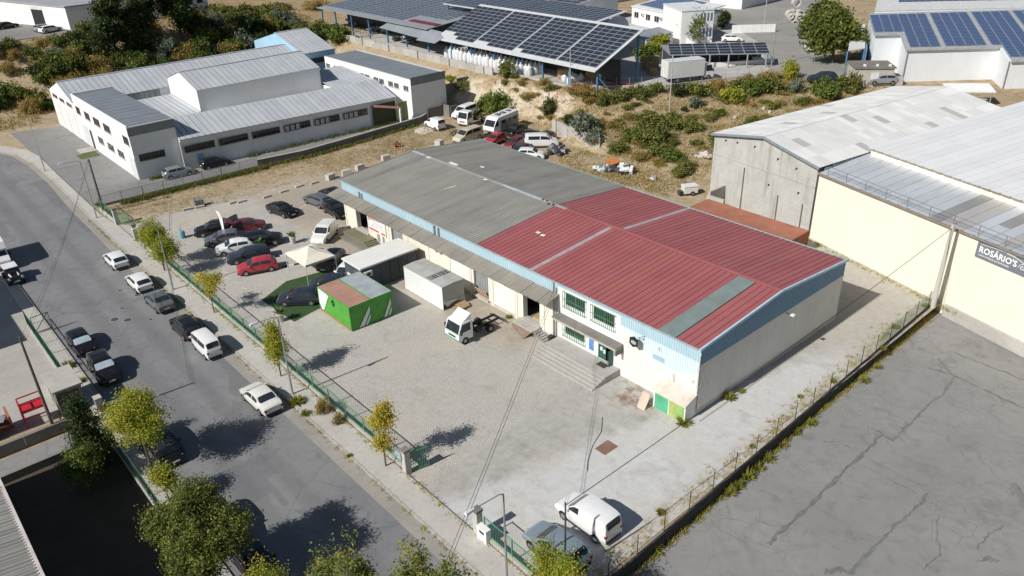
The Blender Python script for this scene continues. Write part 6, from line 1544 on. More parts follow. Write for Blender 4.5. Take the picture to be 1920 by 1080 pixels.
for k in range(4):
    a, c, d_, e = o_[k], o_[(k + 1) % 4], i_[(k + 1) % 4], i_[k]; ring.extrude([(-12.37, 31.9 + p[0], 1.85 + p[1]) for p in (a, c, d_, e)], (-.012, 0, 0))
ring.build('diamond_emblem', mat('black_decal', (.015, .015, .015), .5), gc)
MB().box(-12.37, -12.35, 29.1, 34.6, .08, .22).build('rusty_sill', mat('rust_sill', (.38, .16, .06), .9), gc)
cb = thing('site_cabin', 'dark grey site cabin with broad white roof and wall air conditioner', 'cabin', (-4.2, 36.2, 0))
M_CAB = mat('cabin_slate', (.065, .08, .095), .55, .1, 1.)
MB().box(-7.5, -.9, 34.7, 37.9, .0, 2.62).build('wall', M_CAB, cb); MB().box(-7.7, -.75, 34.5, 38.05, 2.62, 2.78).build('roof', mat('cabin_white_roof', (.74, .73, .69), .6, .06, .6, dirt=.15, dirtc=(.5, .48, .42)), cb)
for k in range(6): MB().box(-7.5 + k * 1.1 + 1.06, -7.5 + k * 1.1 + 1.1, 34.68, 34.7, .05, 2.6).build('panel_joint', M_TRIM, cb)
a_ = MB().box(-7.25, -6.5, 34.3, 34.68, 1.75, 2.3).build('air_conditioner', mat('ac_white', (.62, .62, .6), .5), cb); MB().cyl((-6.88, 34.29, 2.02), (-6.88, 34.3, 2.02), .2, .2, 12).build('fan_grille', M_DKSTEEL, a_)
MB().box(-7.54, -7.5, 35.3, 36.2, .1, 2.1).build('door', mat('cabin_door', (.11, .125, .14), .5), cb); MB().box(-7.56, -7.5, 36.6, 37.5, 1.1, 1.35).build('name_plate', M_WPAINT, cb)
wx = thing('curtain_side_box', 'white curtain sided box body standing before the loading wall', 'box body', (-2.7, 29.3, 0))
M_TARP = streak_mat('tarpaulin_white', (.70, .70, .68), (.76, .76, .74), .6, dirt=.2); M_TARPG = mat('tarpaulin_grey', (.42, .42, .40), .7, .12, 1.5, dirt=.25)
n = 26; b = MB(); ys_ = np.linspace(26.2, 32.5, n + 1)
b.add([(-4.0 + .025 * math.sin(i * 1.9), y, .06) for i, y in enumerate(ys_)] + [(-3.98, y, 2.5) for y in ys_], [(i, n + 1 + i, n + 2 + i, i + 1) for i in range(n)]); b.box(-3.96, -1.42, 26.9, 32.5, .05, 2.45); b.build('curtain', M_TARP, wx)
b = MB(); b.add([(-4.02, 26.18, 2.5), (-1.4, 26.18, 2.52), (-1.4, 32.55, 2.52), (-4.02, 32.55, 2.5), (-2.7, 26.18, 2.58), (-2.7, 32.55, 2.58)], ((0, 4, 5, 3), (4, 1, 2, 5))); b.build('roof_sheet', M_TARPG, wx)
for x in (-3.3, -3.0, -2.6, -2.2, -1.8): MB().bar((x, 28.15, 2.6), (x, 28.75, 2.6), .05).build('roof_slat', M_DKSTEEL, wx)
for y in (28.15, 28.45, 28.75): MB().bar((-3.9, y, 2.59), (-1.5, y, 2.61), .04).build('roof_slat', M_DKSTEEL, wx)
b = MB(); b.add([(-4.0, 26.2, .9), (-1.42, 26.2, .9), (-1.42, 26.2, 2.5), (-4.0, 26.2, 2.5), (-3.6, 26.1, .35), (-2.6, 26.05, .7), (-1.42, 26.15, .3)], ((0, 1, 2, 3), (0, 4, 5, 1), (5, 6, 1))); b.build('torn_flap', M_TARPG, wx)
def pallet_mesh(w=1.2, d=.8, h=.15):
    b = MB()
    for k in range(7): b.box(k * w / 7 + .01, (k + 1) * w / 7 - .03, 0, d, h - .025, h)
    for y in (0, d / 2 - .05, d - .1): b.box(0, w, y, y + .1, .03, h - .026)
    for k in (0, 3, 6): b.box(k * w / 7, (k + 1) * w / 7, 0, d, 0, .028)
    return b.mesh('pallet', mat('pallet_wood', (.38, .27, .15), .9, .25, 5))
PALLET = pallet_mesh(); p = put('pallet', PALLET, None, (-2.9, 25.0, .12)); p.rotation_euler = (.35, 0, .05); tag(p, 'wooden pallet tipped against the curtain sided box', 'pallet')
p = put('pallet', PALLET, None, (-3.0, 25.3, .0), .1); tag(p, 'wooden pallet flat on the ground at the torn flap', 'pallet')
# party tent
tn_ = thing('party_tent', 'cream pop-up party tent beside the grey cabin', 'tent', (-9.0, 43.0, 0)); M_CANV = mat('cream_canvas', (.74, .68, .56), .85, .05, 1.)
X0_, X1_, Y0_, Y1_ = -10.6, -7.2, 40.3, 44.6; pk = (-8.9, 42.6, 3.0); b = MB(); cs_ = [(X0_, Y0_, 2.15), (X1_, Y0_, 2.15), (X1_, Y1_, 2.15), (X0_, Y1_, 2.15)]
mid = [tuple((cs_[i][k] * .45 + pk[k] * .55) - (.18 if k == 2 else 0) for k in range(3)) for i in range(4)]
for i in range(4): j = (i + 1) % 4; b.quad(cs_[i], cs_[j], mid[j], mid[i]); b.add((mid[i], mid[j], pk), ((0, 1, 2),))
for i in range(4): j = (i + 1) % 4; a, c = cs_[i], cs_[j]; b.quad((a[0], a[1], 1.92), (c[0], c[1], 1.92), c, a)
b.build('canopy', M_CANV, tn_)
for x, y, z in cs_: MB().bar((x, y, 0), (x, y, 2.15), .05).build('leg', M_WPAINT, tn_)
b = MB(); b.extrude([(-8.0, 45.0, 2.0), (-5.6, 43.0, 2.0), (-5.6, 43.0, 2.06), (-8.0, 45.0, 2.06)], (-.9, -1.4, .35)); b.build('awning_strip', mat('grey_awning', (.46, .42, .36), .8), tn_)
sheet('green_carpet', [(-15.6, 40.6), (-11.9, 42.6), (-8.2, 42.0), (-8.0, 35.0), (-12.5, 35.0), (-15.3, 34.4)], .012, mat('turf_carpet', (.035, .075, .022), .95, .3, 5), 'dark green turf carpet beside the green containers')
def planter(px, py, label, tall):
    p = at(px, py); r = thing('planter', label, 'planter', tuple(p))
    b = MB(); b.cyl((0, 0, 0), (0, 0, .75), .30, .36, 14); b.cyl((0, 0, .75), (0, 0, .8), .39, .39, 14); b.build('pot', M_PLINTH, r, world=False)
    b = MB()
    for k in range(60):
        a = rng.uniform(0, 6.28); t = rng.uniform(.2, 1.2); l = rng.uniform(.3, .7) * tall; q = Vector((.1 * math.cos(a), .1 * math.sin(a), .78)); e = q + Vector((math.cos(a) * l * math.cos(t), math.sin(a) * l * math.cos(t), l * math.sin(t) + .15)); s_ = Vector((-math.sin(a), math.cos(a), 0)) * .06
        b.add([q, (q + e) / 2 + s_ + Vector((0, 0, .08)), e, (q + e) / 2 - s_ + Vector((0, 0, .08))], ((0, 1, 2, 3),))
    b.build('foliage', mat('planter_green', (.10, .19, .035), .7, .3, 8), r, world=False)
planter(550, 456, 'concrete tub with yellow green plant beside the cream van', 1.0); planter(527, 602, 'concrete tub with dark plant at the carpet corner', 1.1); planter(487, 470, 'tub with spiky green plant among the parked cars', 1.2)
p = at(343, 446); r = thing('water_barrel', 'faded turquoise barrel at the gravel edge', 'barrel', tuple(p)); b = MB()
for z0, z1, ra, rb in ((0, .25, .3, .33), (.25, .3, .36, .36), (.3, .6, .33, .33), (.6, .65, .36, .36), (.65, .9, .33, .3)): b.cyl((0, 0, z0), (0, 0, z1), ra, rb, 14)
b.build('drum', mat('turquoise_drum', (.18, .40, .45), .6, dirt=.3), r, world=False); MB().bar((0, 0, .9), (.15, .2, 1.5), .03).bar((0, 0, .9), (-.2, .1, 1.35), .03).build('sticks', M_DKSTEEL, r, world=False)
p = at(420, 447); fl = thing('feather_flag', 'tall white feather flag beside the raised tailgate', 'flag', (p.x, p.y, 0))
pts = [(0, 0, .3), (0, .02, 1.5), (-.05, .1, 2.6), (-.2, .3, 3.4), (-.5, .6, 3.9)]; MB().tube(pts, .02).build('pole', M_STEEL, fl, world=False); MB().cyl((0, 0, 0), (0, 0, .3), .25, .08, 10).build('base', M_TRIM, fl, world=False)
b = MB(); n = len(pts); w_ = [.05, .35, .5, .5, .1]; b.add([(x, y, z + .05) for x, y, z in pts] + [(x + w_[i] * .4, y - w_[i], z - .05) for i, (x, y, z) in enumerate(pts)], [(i, i + 1, n + i + 1, n + i) for i in range(n - 1)]); b.build('sail', mat('flag_white', (.78, .78, .76), .7), fl, world=False)
# painted bay marks
M_MARK = mat('worn_white_paint', (.56, .55, .52), .9, .15, 4)
mk = MB()
def mark(px, py, ang_, L=.95, w=.11):
    p = at(px, py); d = Vector((math.cos(ang_), math.sin(ang_), 0)) * L / 2; n_ = Vector((-d.y, d.x, 0)).normalized() * w / 2
    mk.add([p - d - n_ + Vector((0, 0, .009)), p + d - n_ + Vector((0, 0, .009)), p + d + n_ + Vector((0, 0, .009)), p - d + n_ + Vector((0, 0, .009))], ((0, 1, 2, 3),))
for px, py in ((352, 456), (377, 476), (390, 487), (404, 499), (418, 510), (444, 530), (459, 541), (474, 554), (487, 565), (505, 581), (520, 594), (425, 521)): mark(px, py, -1.2)
for px, py in ((485, 411), (543, 391), (570, 386), (480, 447)): mark(px, py, .5, 2.0, .12)
tag(mk.build('bay_markings', M_MARK), 'worn white dashes marking the parking bays', kind='structure')
ws_m = MB().box(-.9, -.3, -.09, .09, 0, .12, 0).box(-.3, .3, -.09, .09, 0, .12, 1).box(.3, .9, -.09, .09, 0, .12, 0).mesh('wheel_stop', [M_TRIM, M_WPAINT])
for i, (px, py) in enumerate(((530, 480), (546, 498))): p = at(px, py); tag(put('wheel_stop', ws_m, None, tuple(p), -.35), ['black and white wheel stop behind the dark blue estate', 'black and white wheel stop behind the bright red hatchback'][i], 'wheel stop', 'wheel stops of the yard row')
cbm = MB().box(-.55, .55, -.2, .2, 0, .22).mesh('concrete_block', M_CONC); cbb = MB().box(-.6, .6, -.35, .35, 0, .75).mesh('concrete_block', M_PLINTH)
for i, (px, py) in enumerate(((352, 393), (375, 389), (437, 381), (453, 379), (500, 370), (532, 360), (561, 350), (589, 344))):
    p = at(px, py); tag(put('concrete_block', cbm, None, tuple(p), rng.uniform(-.15, .1)), 'low concrete parking block lying between gravel and straw strip', 'concrete block', 'low concrete blocks edging the gravel')
for i, (px, py) in enumerate(((620, 336), (650, 328), (675, 318), (724, 300))):
    p = at(px, py); tag(put('concrete_block', cbb, None, tuple(p), rng.uniform(-.3, .3)), 'big square concrete block at the warehouse end wall', 'concrete block', 'big concrete blocks at the warehouse end')
p = at(824, 277); o = put('concrete_block', MB().box(-.5, .5, -.5, .5, 0, 1.2).mesh('concrete_block', M_PLINTH), None, tuple(p), .3); tag(o, 'tall pale concrete cube behind the warehouse roof corner', 'concrete block')
p = at(374, 386); r = thing('wire_crate', 'grey wire crate standing on the gravel edge', 'crate', tuple(p), -.1); b = MB()
for z in (.05, .35, .65, .95): b.bar((-.55, -.4, z), (.55, -.4, z), .05).bar((-.55, .4, z), (.55, .4, z), .05).bar((-.55, -.4, z), (-.55, .4, z), .05).bar((.55, -.4, z), (.55, .4, z), .05)
for x in (-.55, -.2, .2, .55): b.bar((x, -.4, 0), (x, -.4, 1), .05).bar((x, .4, 0), (x, .4, 1), .05)
b.build('cage', M_STEEL, r, world=False); MB().box(-.5, .5, -.36, .36, .06, .85).build('load', mat('grey_bricks', (.2, .2, .2), .9, .3, 6), r, world=False)
# rust red container behind
rc = thing('rust_red_container', 'long rust red shipping container behind the warehouse', 'container', (29.5, 15, 0)); corr_box(rc, 'shell', 27.9, 31.3, 9.2, 22.0, .05, 2.5, mat('container_rust', (.30, .10, .06), .8, .25, 1., dirt=.4, dirtc=(.12, .05, .04)), mat('container_rust_roof', (.36, .145, .09), .85, .2, .6, dirt=.3, dirtc=(.42, .24, .17)))
# scrap and rubbish
def junk(name, label, cat, px, py, z, n, spread, cols, s=(.2, .8), h=.5):
    p = at(px, py, z); r = thing(name, label, cat, tuple(p))
    for k in range(n):
        a, d_ = rng.uniform(0, 6.28), rng.uniform(0, spread); l, w, t = rng.uniform(*s), rng.uniform(*s) * .6, rng.uniform(.06, .3)
        o = MB().box(-l, l, -w, w, -t, t).build(['plank', 'lump', 'sheet_scrap'][k % 3], cols[k % len(cols)], r, (math.cos(a) * d_, math.sin(a) * d_, rng.uniform(.1, h)), world=False); o.rotation_euler = (rng.uniform(-.5, .5), rng.uniform(-.5, .5), rng.uniform(0, 3))
    return r
J1 = [mat('junk_dark', (.06, .06, .065), .8, .3, 4), mat('junk_grey', (.25, .25, .25), .7, .3, 4), mat('junk_white', (.6, .6, .58), .7, .15, 3)]; J2 = [mat('junk_orange', (.55, .2, .06), .8), J1[2], J1[1], mat('junk_wood', (.3, .22, .14), .9)]
junk('scrap_heap', 'dark heap of stripped axles before the scrap trucks', 'scrap', 868, 256, 0, 26, 1.7, J1[:2] + [mat('rusty_iron', (.13, .08, .06), .9)], (.15, .7), .7)
junk('wrecked_car', 'crumpled dark wreck beside the white van', 'wreck', 1044, 286, 0, 34, 1.5, J1[:2] + [J1[0]], (.2, .8), .9); junk('rubbish_heap', 'rubbish heap with orange board and white panels behind the warehouse', 'rubbish', 1135, 320, 0, 22, 1.5, J1[1:] + [J1[0]], (.2, .7), .5)
p = at(1148, 314); o = MB().extrude([(-1.1, -.7, .75), (1.0, -.8, .8), (1.1, .7, 1.05), (-.9, .8, 1.0)], (0, 0, .05)).build('board', J2[0], None, tuple(p), world=False); tag(o, 'orange board lying on the rubbish heap', 'board')
r = junk('white_panel_pile', 'pile of white panels and a broken tub beside the orange board', 'rubbish', 1172, 321, 0, 14, 1.3, [J1[2], J1[2], J1[0]], (.3, .9), .6); junk('debris', 'scattered pale debris on the straw slope', 'debris', 1225, 337, 0, 8, .7, [J1[2], J1[1]], (.1, .35), .2)
junk('debris', 'white planks piled beside the concrete store wall', 'debris', 1322, 300, .4, 16, 1.6, [J1[2], J1[2], J2[3]], (.3, 1.0), .8); junk('debris', 'rubbish in the shade of the older canopy', 'debris', 730, 58, Z5, 60, 5, J1, (.3, 1.0), 1.4); junk('debris', 'clutter of boxes behind the precast wall', 'debris', 690, 47, Z5, 45, 4.5, J1[:2] + [J2[3]], (.3, 1.1), 1.6); junk('debris', 'scrap piled between the two canopies', 'debris', 775, 75, Z5, 40, 4, J1, (.3, 1.0), 1.5)
tl_ = thing('white_trailer', 'small white box trailer with an engine at its front', 'trailer', tuple(at(1292, 364)), -.5); MB().box(-.9, .9, -.55, .55, .3, 1.15).build('box', PAINT['offwhite'], tl_, world=False); MB().box(-.95, .95, -.6, .6, 1.15, 1.25).build('lid', PAINT['white'], tl_, world=False)
for y in (-.62, .62): wheel_at(tl_, .2, y, .28, .15)
MB().box(-1.5, -.95, -.4, .3, .1, .6).cyl((-1.2, -.4, .4), (-1.2, .4, .4), .22, .2, 8).build('engine', J1[0], tl_, world=False)
for i, (px, py) in enumerate(((1390, 198), (1432, 205), (1443, 212), (1334, 228), (1378, 222), (1410, 190))):
    z_ = 3.4
    for _ in range(8): p = at(px, py, z_); z_ = .5 * z_ + .5 * hz(p.x, p.y)
    o = MB().cyl((0, 0, -.1), (0, 0, .35), .2, .26, 8).build('garden_pail', [J1[2], mat('orange_pail', (.5, .14, .06), .6)][i in (0, 5)], None, (p.x, p.y, z_), world=False); tag(o, ['orange red pail in the garden soil', 'white pail in the garden soil'][i not in (0, 5)], 'pail', 'pails in the garden')
o = junk('red_tiller', 'small red machine standing in the straw strip', 'machine', 744, 276, 0, 7, .5, [mat('machine_red', (.5, .09, .05), .6), J1[0]], (.1, .4), .8)
# heap of stones
p = at(795, 246); b = MB()
for k in range(170):
    a, d_ = rng.uniform(0, 6.28), 1.5 * math.sqrt(rng.random()); h_ = max(0, .75 * (1 - d_ / 1.5)) * rng.uniform(.6, 1); s_ = rng.uniform(.1, .22); x, y = p.x + d_ * math.cos(a), p.y + d_ * math.sin(a)
    b.add([(x + s_ * math.cos(i * 1.05 + a) * (1 if i % 2 else .8), y + s_ * math.sin(i * 1.05 + a), h_) for i in range(6)] + [(x, y, h_ + s_ * .9), (x, y, h_ - s_)], [(i, (i + 1) % 6, 6) for i in range(6)] + [((i + 1) % 6, i, 7) for i in range(6)])
o = b.build('stone_heap', mat('pale_stone', (.50, .46, .38), .9, .25, 5)); tag(o, 'heap of pale stones beside the small white van', 'stone heap')
b = MB(); b.cyl((0, 0, 0), (0, 0, .7), 1.5, .15, 14); q = b.build('earth_core', mat('pale_earth', (.42, .37, .29), .95), o, world=False, loc=(p.x, p.y, -.02))

# ------------------------------------------------------------------ street furniture
def lamp_post(x, y, h, arm, label):
    r = thing('street_lamp', label, 'street lamp', (x, y, .12), 0, 'street lamps along the pavement')
    MB().cyl((0, 0, 0), (0, 0, h), .085, .05, 10).build('pole', M_STEEL, r, world=False); MB().box(-.16, .16, -.16, .16, 0, .03).build('base_plate', M_STEEL, r, world=False)
    if arm:
        MB().tube([(0, 0, h - .05), (-.25, 0, h + .12), (-arm + .3, 0, h + .22)], .035).build('arm', M_STEEL, r, world=False)
        b = MB(); b.add([(-arm + .35, -.08, h + .19), (-arm + .35, .08, h + .19), (-arm - .25, .13, h + .17), (-arm - .25, -.13, h + .17), (-arm + .35, -.06, h + .28), (-arm + .35, .06, h + .28), (-arm - .22, .09, h + .31), (-arm - .22, -.09, h + .31)], ((0, 1, 2, 3)[::-1], (4, 5, 6, 7), (0, 4, 7, 3)[::-1], (1, 2, 6, 5)[::-1], (0, 1, 5, 4), (2, 3, 7, 6))); b.build('lamp_head', mat('lamp_head_white', (.66, .67, .68), .4), r, world=False)
for x, y, h, arm, lab in ((-21.2, 48.9, 7.1, 2.0, 'grey lamp post beside the bushy tree at the yard corner'), (-21.0, 23.8, 7.1, 2.0, 'grey lamp post above the old cream saloon'), (-21.4, -2.9, 7.6, 2.3, 'grey lamp post beside the lower green gate'), (-20.9, 75.0, 7.3, 2.1, 'grey lamp post beside the wooden utility pole'), (-20.8, 99.5, 7.0, 0, 'thin armless pole on the pavement before the factory')): lamp_post(x, y, h, arm, lab)
M_WOODP = mat('old_pole_wood', (.12, .10, .085), .9, .2, 4)
def utility_pole(x, y, h, m, label, r0=.14, z=0., arms=True):
    r = thing('utility_pole', label, 'utility pole', (x, y, z)); MB().cyl((0, 0, 0), (0, 0, h), r0, r0 * .6, 10).build('pole', m, r, world=False)
    if arms:
        MB().bar((-.08, -.5, h - .5), (-.08, .5, h - .5), .09).build('cross_arm', m, r, world=False)
        for yy in (-.4, 0, .4): MB().cyl((-.08, yy, h - .45), (-.08, yy, h - .25), .05, .03, 6).build('insulator', J1[1], r, world=False)
    return (x, y, h + z)
PA = utility_pole(-19.6, 76.6, 7.0, M_WOODP, 'dark wooden utility pole at the upper gate', .16); PB = utility_pole(-18.1, -4.25, 5.9, mat('tarred_pole', (.07, .075, .08), .6), 'dark utility pole beside the silver blue hatchback', .075, arms=False)
PC = utility_pole(28.9, -5.0, 8.3, M_PLINTH, 'pale concrete utility pole before the cream wall', .26, arms=False); utility_pole(33.2, -4.9, 5.6, M_CONC, 'shorter brownish post beside the grey banner', .14, arms=False)
PD = utility_pole(-36.6, 31.9, 8.6, M_WOODP, 'tall dark pole beside the red lift frame', .13, arms=False); PE = utility_pole(50.2, 63.2, 6.5, M_CONC, 'thin concrete pole before the solar canopy', .1, 5, False)
pt = at(1255, 210, 3.6); utility_pole(pt.x, pt.y, 8.5, M_CONC, 'slender pole on the straw slope before the box truck', .1, pt.z, False)
p2 = at(1432, 52, Z5); utility_pole(p2.x, p2.y, 9, M_CONC, 'thin pole beside the upper road', .1, Z5, False); p3 = at(1446, 124, Z5); utility_pole(p3.x, p3.y, 9.5, M_STEEL, 'steel pole at the end of the solar carport', .12, Z5, False); pt = at(1043, 262, .5); utility_pole(pt.x, pt.y, 3.6, M_WOODP, 'short post at the retaining wall end', .07, .3, False)
pt = at(1794, 155, 4); utility_pole(pt.x, pt.y, 5, M_STEEL, 'thin lamp pole before the blue panelled factory wall', .07, 4, False)
def wire(a, c, sag, label, r=.018, n=14):
    P = [Vector(a).lerp(Vector(c), i / n) - Vector((0, 0, sag * 4 * (i / n) * (1 - i / n))) for i in range(n + 1)]
    tag(MB().tube(P, r, 5).build('overhead_cable', M_TRIM), label, 'cable', 'overhead cables')
wire((PB[0], PB[1], 5.7), (PC[0], PC[1], 8.0), .35, 'black overhead cable from dark pole to concrete pole', .025)
for k, (dy, s_) in enumerate(((-.4, .6), (0, .75), (.4, .7))): wire((PA[0], PA[1] + dy, 6.9), (PD[0] + .1 * k, PD[1] - .3 * k, 8.4), s_, ['overhead cable on the gate side insulator of the wooden pole', 'overhead cable on the middle insulator of the wooden pole', 'overhead cable on the factory side insulator of the wooden pole'][k], .009)
wB = at(829, 1062, 7.0); wA = Vector((-.15, 15.0, 5.4)); dirw = (wB - wA)
utility_pole(wA.x + dirw.x * 1.35, wA.y + dirw.y * 1.35, 7.6, M_WOODP, 'wooden pole at the lower end of the warehouse cable', arms=False)
for k in range(2): wire((wA.x, wA.y - .25 * k, wA.z), (wA.x + dirw.x * 1.35 + .3 * k, wA.y + dirw.y * 1.35, 7.5), .3, ['overhead cable leaving the warehouse downpipe', 'second overhead cable leaving the warehouse downpipe'][k], .014)
wire((PA[0], PA[1], 6.6), (-12.1, 88, 6.5), .2, 'thin cable from wooden pole to factory corner', .012)

# ------------------------------------------------------------------ green railings and gates
def railing(name, label, cat, x, ya, yb, h, m, zb=.12, step=.16, limit=300, base=True, post=2.6, slant=.0):
    r = thing(name, label, cat, (x, ya, 0)); L = yb - ya; s = 1 if L > 0 else -1; L = abs(L)
    if base: MB().box(-.12, .12, 0, s * L, -.05, zb).build('base_wall', M_CONC, r, world=False) if s > 0 else MB().box(-.12, .12, -L, 0, -.05, zb).build('base_wall', M_CONC, r, world=False)
    for z in (zb + .12, h): MB().bar((0, 0, z), (0, s * L, z), .05).build('rail', m, r, world=False)
    n = round(L / post); pm2 = MB().box(-.035, .035, -.035, .035, zb - .02, h + .05).mesh('post', m)
    for k in range(n + 1): put('post', pm2, r, (0, s * L * k / n, 0))
    nb_ = int(L / step); bm2 = MB().box(-.008, .008, -.008, .008, zb + .06, h + .04).mesh('bar', m); rest = MB()
    for k in range(nb_):
        y = s * (k + .5) * L / nb_
        if k < limit: put('bar', bm2, r, (0, y, 0))
        else: rest.box(-.008, .008, y - .008, y + .008, zb + .06, h + .04)
    if rest.v: tag(rest.build('bar_row', m, r, world=False), kind='stuff')
    return r
railing('railing_fence', 'long green bar railing between pavement and cobbled yard', 'fence', -19.5, 10.3, 64.0, 1.55, M_GREEN, .3)
railing('railing_fence', 'green bar railing beside the lower gate post', 'fence', -19.5, 1.4, -14, 1.75, M_GREEN, .35); railing('railing_fence', 'short green bar railing at the wooden utility pole', 'fence', -19.6, 71.8, 77.8, 1.6, M_GREEN, .3)
def gate_post(x, y, label, box=False, dark=True):
    r = thing('gate_post', label, 'gate post', (x, y, 0)); MB().box(-.22, .22, -.22, .22, -.05, 1.95).build('shaft', M_PLINTH, r, world=False); MB().box(-.27, .27, -.27, .27, 1.95, 2.12).build('cap', M_DKCONC, r, world=False)
    if box: q = MB().box(-.3, .1, -1.15, -.25, 0, 1.15).build('meter_box', M_WHITE, r, world=False); MB().box(-.31, -.3, -.95, -.5, .75, .95).build('letter_slot', M_DARK, q, world=False)
gate_post(-19.6, 9.75, 'pale gate post where the long green railing ends', False); gate_post(-19.6, 1.95, 'tall gate post with white meter box at the lower gate', True); gate_post(-19.6, 64.4, 'gate post at the upper end of the long railing'); gate_post(-19.6, 71.3, 'gate post beside the short green railing')
def gate(x, y, L, ang_, h, label):
    r = thing('gate_leaf', label, 'gate', (x, y, .08), ang_)
    for z in (.1, h * .5, h): MB().bar((0, 0, z), (L, 0, z), .06).build('rail', M_GREEN, r, world=False)
    for k in range(int(L / .16) + 1): MB().bar((k * .16, 0, .05), (k * .16, 0, h + .03), .03).build('bar', M_GREEN, r, world=False)
gate(-19.3, 9.6, 1.3, -.25, 1.65, 'open green gate leaf at the end of the long railing'); gate(-19.4, 71.0, 1.5, -.9, 1.5, 'open green gate leaf beside the straw strip')
o = MB().box(-19.9, -19.86, 9.9, 11.1, 1.15, 1.75).build('gate_sign', mat('grey_blue_sign', (.33, .40, .44), .5)); tag(o, 'grey blue sign on the railing above the gate post', 'sign')
# pale bar fence towards the factory
fp = thing('bar_fence', 'pale grey bar fence between factory forecourt and straw strip', 'fence', (-19.2, 79.0, 0)); M_PALE = mat('pale_fence_paint', (.42, .42, .40), .6)
for z in (.25, 1.4): MB().bar((0, 0, z), (21.3, -.7, z), .045).build('rail', M_PALE, fp, world=False)
MB().extrude([(0, -.1, -.05), (21.3, -.8, -.05), (21.3, -.8, .22), (0, -.1, .22)], (0, .2, 0)).build('base_wall', M_DKCONC, fp, world=False)
bm2 = MB().box(-.014, .014, -.014, .014, .2, 1.45).mesh('bar', M_PALE)
for k in range(142): put('bar', bm2, fp, (k * .15, -.005 * k, 0))
for k in range(9): put('post', MB().box(-.04, .04, -.04, .04, -.02, 1.5).mesh('post', M_PALE), fp, (k * 2.66, -.0875 * k, 0))
# lot wall with wire fence
lw = thing('wire_fence', 'thin wire fence on a dark wall above the lower car park', 'fence', (0, -6, 0))
def ly(x): return -6.15 + .03 * (x + 15)
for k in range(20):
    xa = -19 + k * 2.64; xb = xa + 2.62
    MB().add([(xa, ly(xa), -1.1), (xb, ly(xb), -1.1), (xb, ly(xb), .12), (xa, ly(xa), .12), (xa, ly(xa) + .15, -1.1), (xb, ly(xb) + .15, -1.1), (xb, ly(xb) + .15, .12), (xa, ly(xa) + .15, .12)], ((0, 1, 2, 3), (5, 4, 7, 6), (3, 2, 6, 7), (4, 0, 3, 7), (1, 5, 6, 2))).build('wall_panel', mat('shade_darkened_wall', (.05, .047, .043), .95, .3, 2.5), lw)  # wall colour darkened to carry the shade on its car park face
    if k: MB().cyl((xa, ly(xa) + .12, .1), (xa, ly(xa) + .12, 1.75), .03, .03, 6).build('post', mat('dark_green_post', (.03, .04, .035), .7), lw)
w_ = MB()
for z in (.35, .7, 1.05, 1.4, 1.68): w_.bar((-19, ly(-19) + .12, z), (33.2, ly(33.2) + .12, z), .006)
tag(w_.build('wires', M_STEEL, lw), kind='stuff')
w_ = MB()
for i in range(150):
    x = 18 + i * .1
    w_.bar((x, ly(x) + .12, .12), (x + .8, ly(x) + .12, 1.6), .005); w_.bar((x + .8, ly(x) + .12, .12), (x, ly(x) + .12, 1.6), .005)
tag(w_.build('wire_mesh', mat('green_wire', (.10, .16, .13), .6), lw), kind='stuff')
gf = thing('mesh_frame_fence', 'rusty tube frames standing before the cream wall', 'fence', (30.6, -8, 0))
for (xa, ya), (xb, yb), top in (((31.6, -5.9), (30.4, -10.1), True), ((30.4, -10.1), (29.4, -13.5), False), ((29.4, -13.5), (28.0, -18), False)):
    MB().cyl((xa - .4, ya, .2), (xa - .4, ya, 2.5), .035).build('post', mat('rusty_tube', (.22, .19, .15), .8), gf)
    if top: MB().cyl((xa - .4, ya, 2.5), (xb - .4, yb, 2.5), .035).build('top_rail', mat('rusty_tube', (.22, .19, .15), .8), gf)
# fence at the solar yard edge
yf = thing('yard_fence', 'thin post fence along the edge of the solar yard', 'fence', (65, 50, 5)); E = [(50.2, 76.5), (50.3, 64.2), (56.9, 56.4), (61.1, 52.3), (69.4, 49.1), (78.8, 44.1)]
for (xa, ya), (xb, yb) in zip(E, E[1:]):
    n = max(1, round(math.hypot(xb - xa, yb - ya) / 2.2))
    for k in range(n):
        x, y = xa + (xb - xa) * k / n, ya + (yb - ya) * k / n; MB().cyl((x, y, 4.9), (x, y, 6.6), .035, .035, 6).build('post', M_STEEL, yf)
    MB().extrude([(xa, ya, 4.4), (xb, yb, 4.4), (xb, yb, 5.3), (xa, ya, 5.3)], (.12, .12, 0)).build('kerb_wall', M_CONC, yf)
    for z in (5.7, 6.5): MB().bar((xa, ya, z), (xb, yb, z), .012).build('wire', M_STEEL, yf)
rw = thing('block_wall', 'low grey block wall holding the bank behind the scrap cars', 'wall', (41, 53, 0)); R_ = [(42.4, 59.4), (41.75, 55.4), (41.1, 51.4), (40.4, 47.4)]
for (xa, ya), (xb, yb) in zip(R_, R_[1:]): MB().extrude([(xa, ya, -.1), (xb, yb + .02, -.1), (xb, yb + .02, 2.2), (xa, ya, 2.2)], (.25, 0, 0)).build('wall_panel', M_CONC, rw)
a, c = at(1312, 345, 0), at(1338, 400, 0); b = MB()
o = MB().box(34.0, 38.6, 23.6, 23.9, -.1, 2.2).box(33.7, 34.0, 21.5, 23.9, -.1, 1.8).build('stub_wall', M_CONC); tag(o, 'short concrete wall beside the concrete store corner', 'wall')
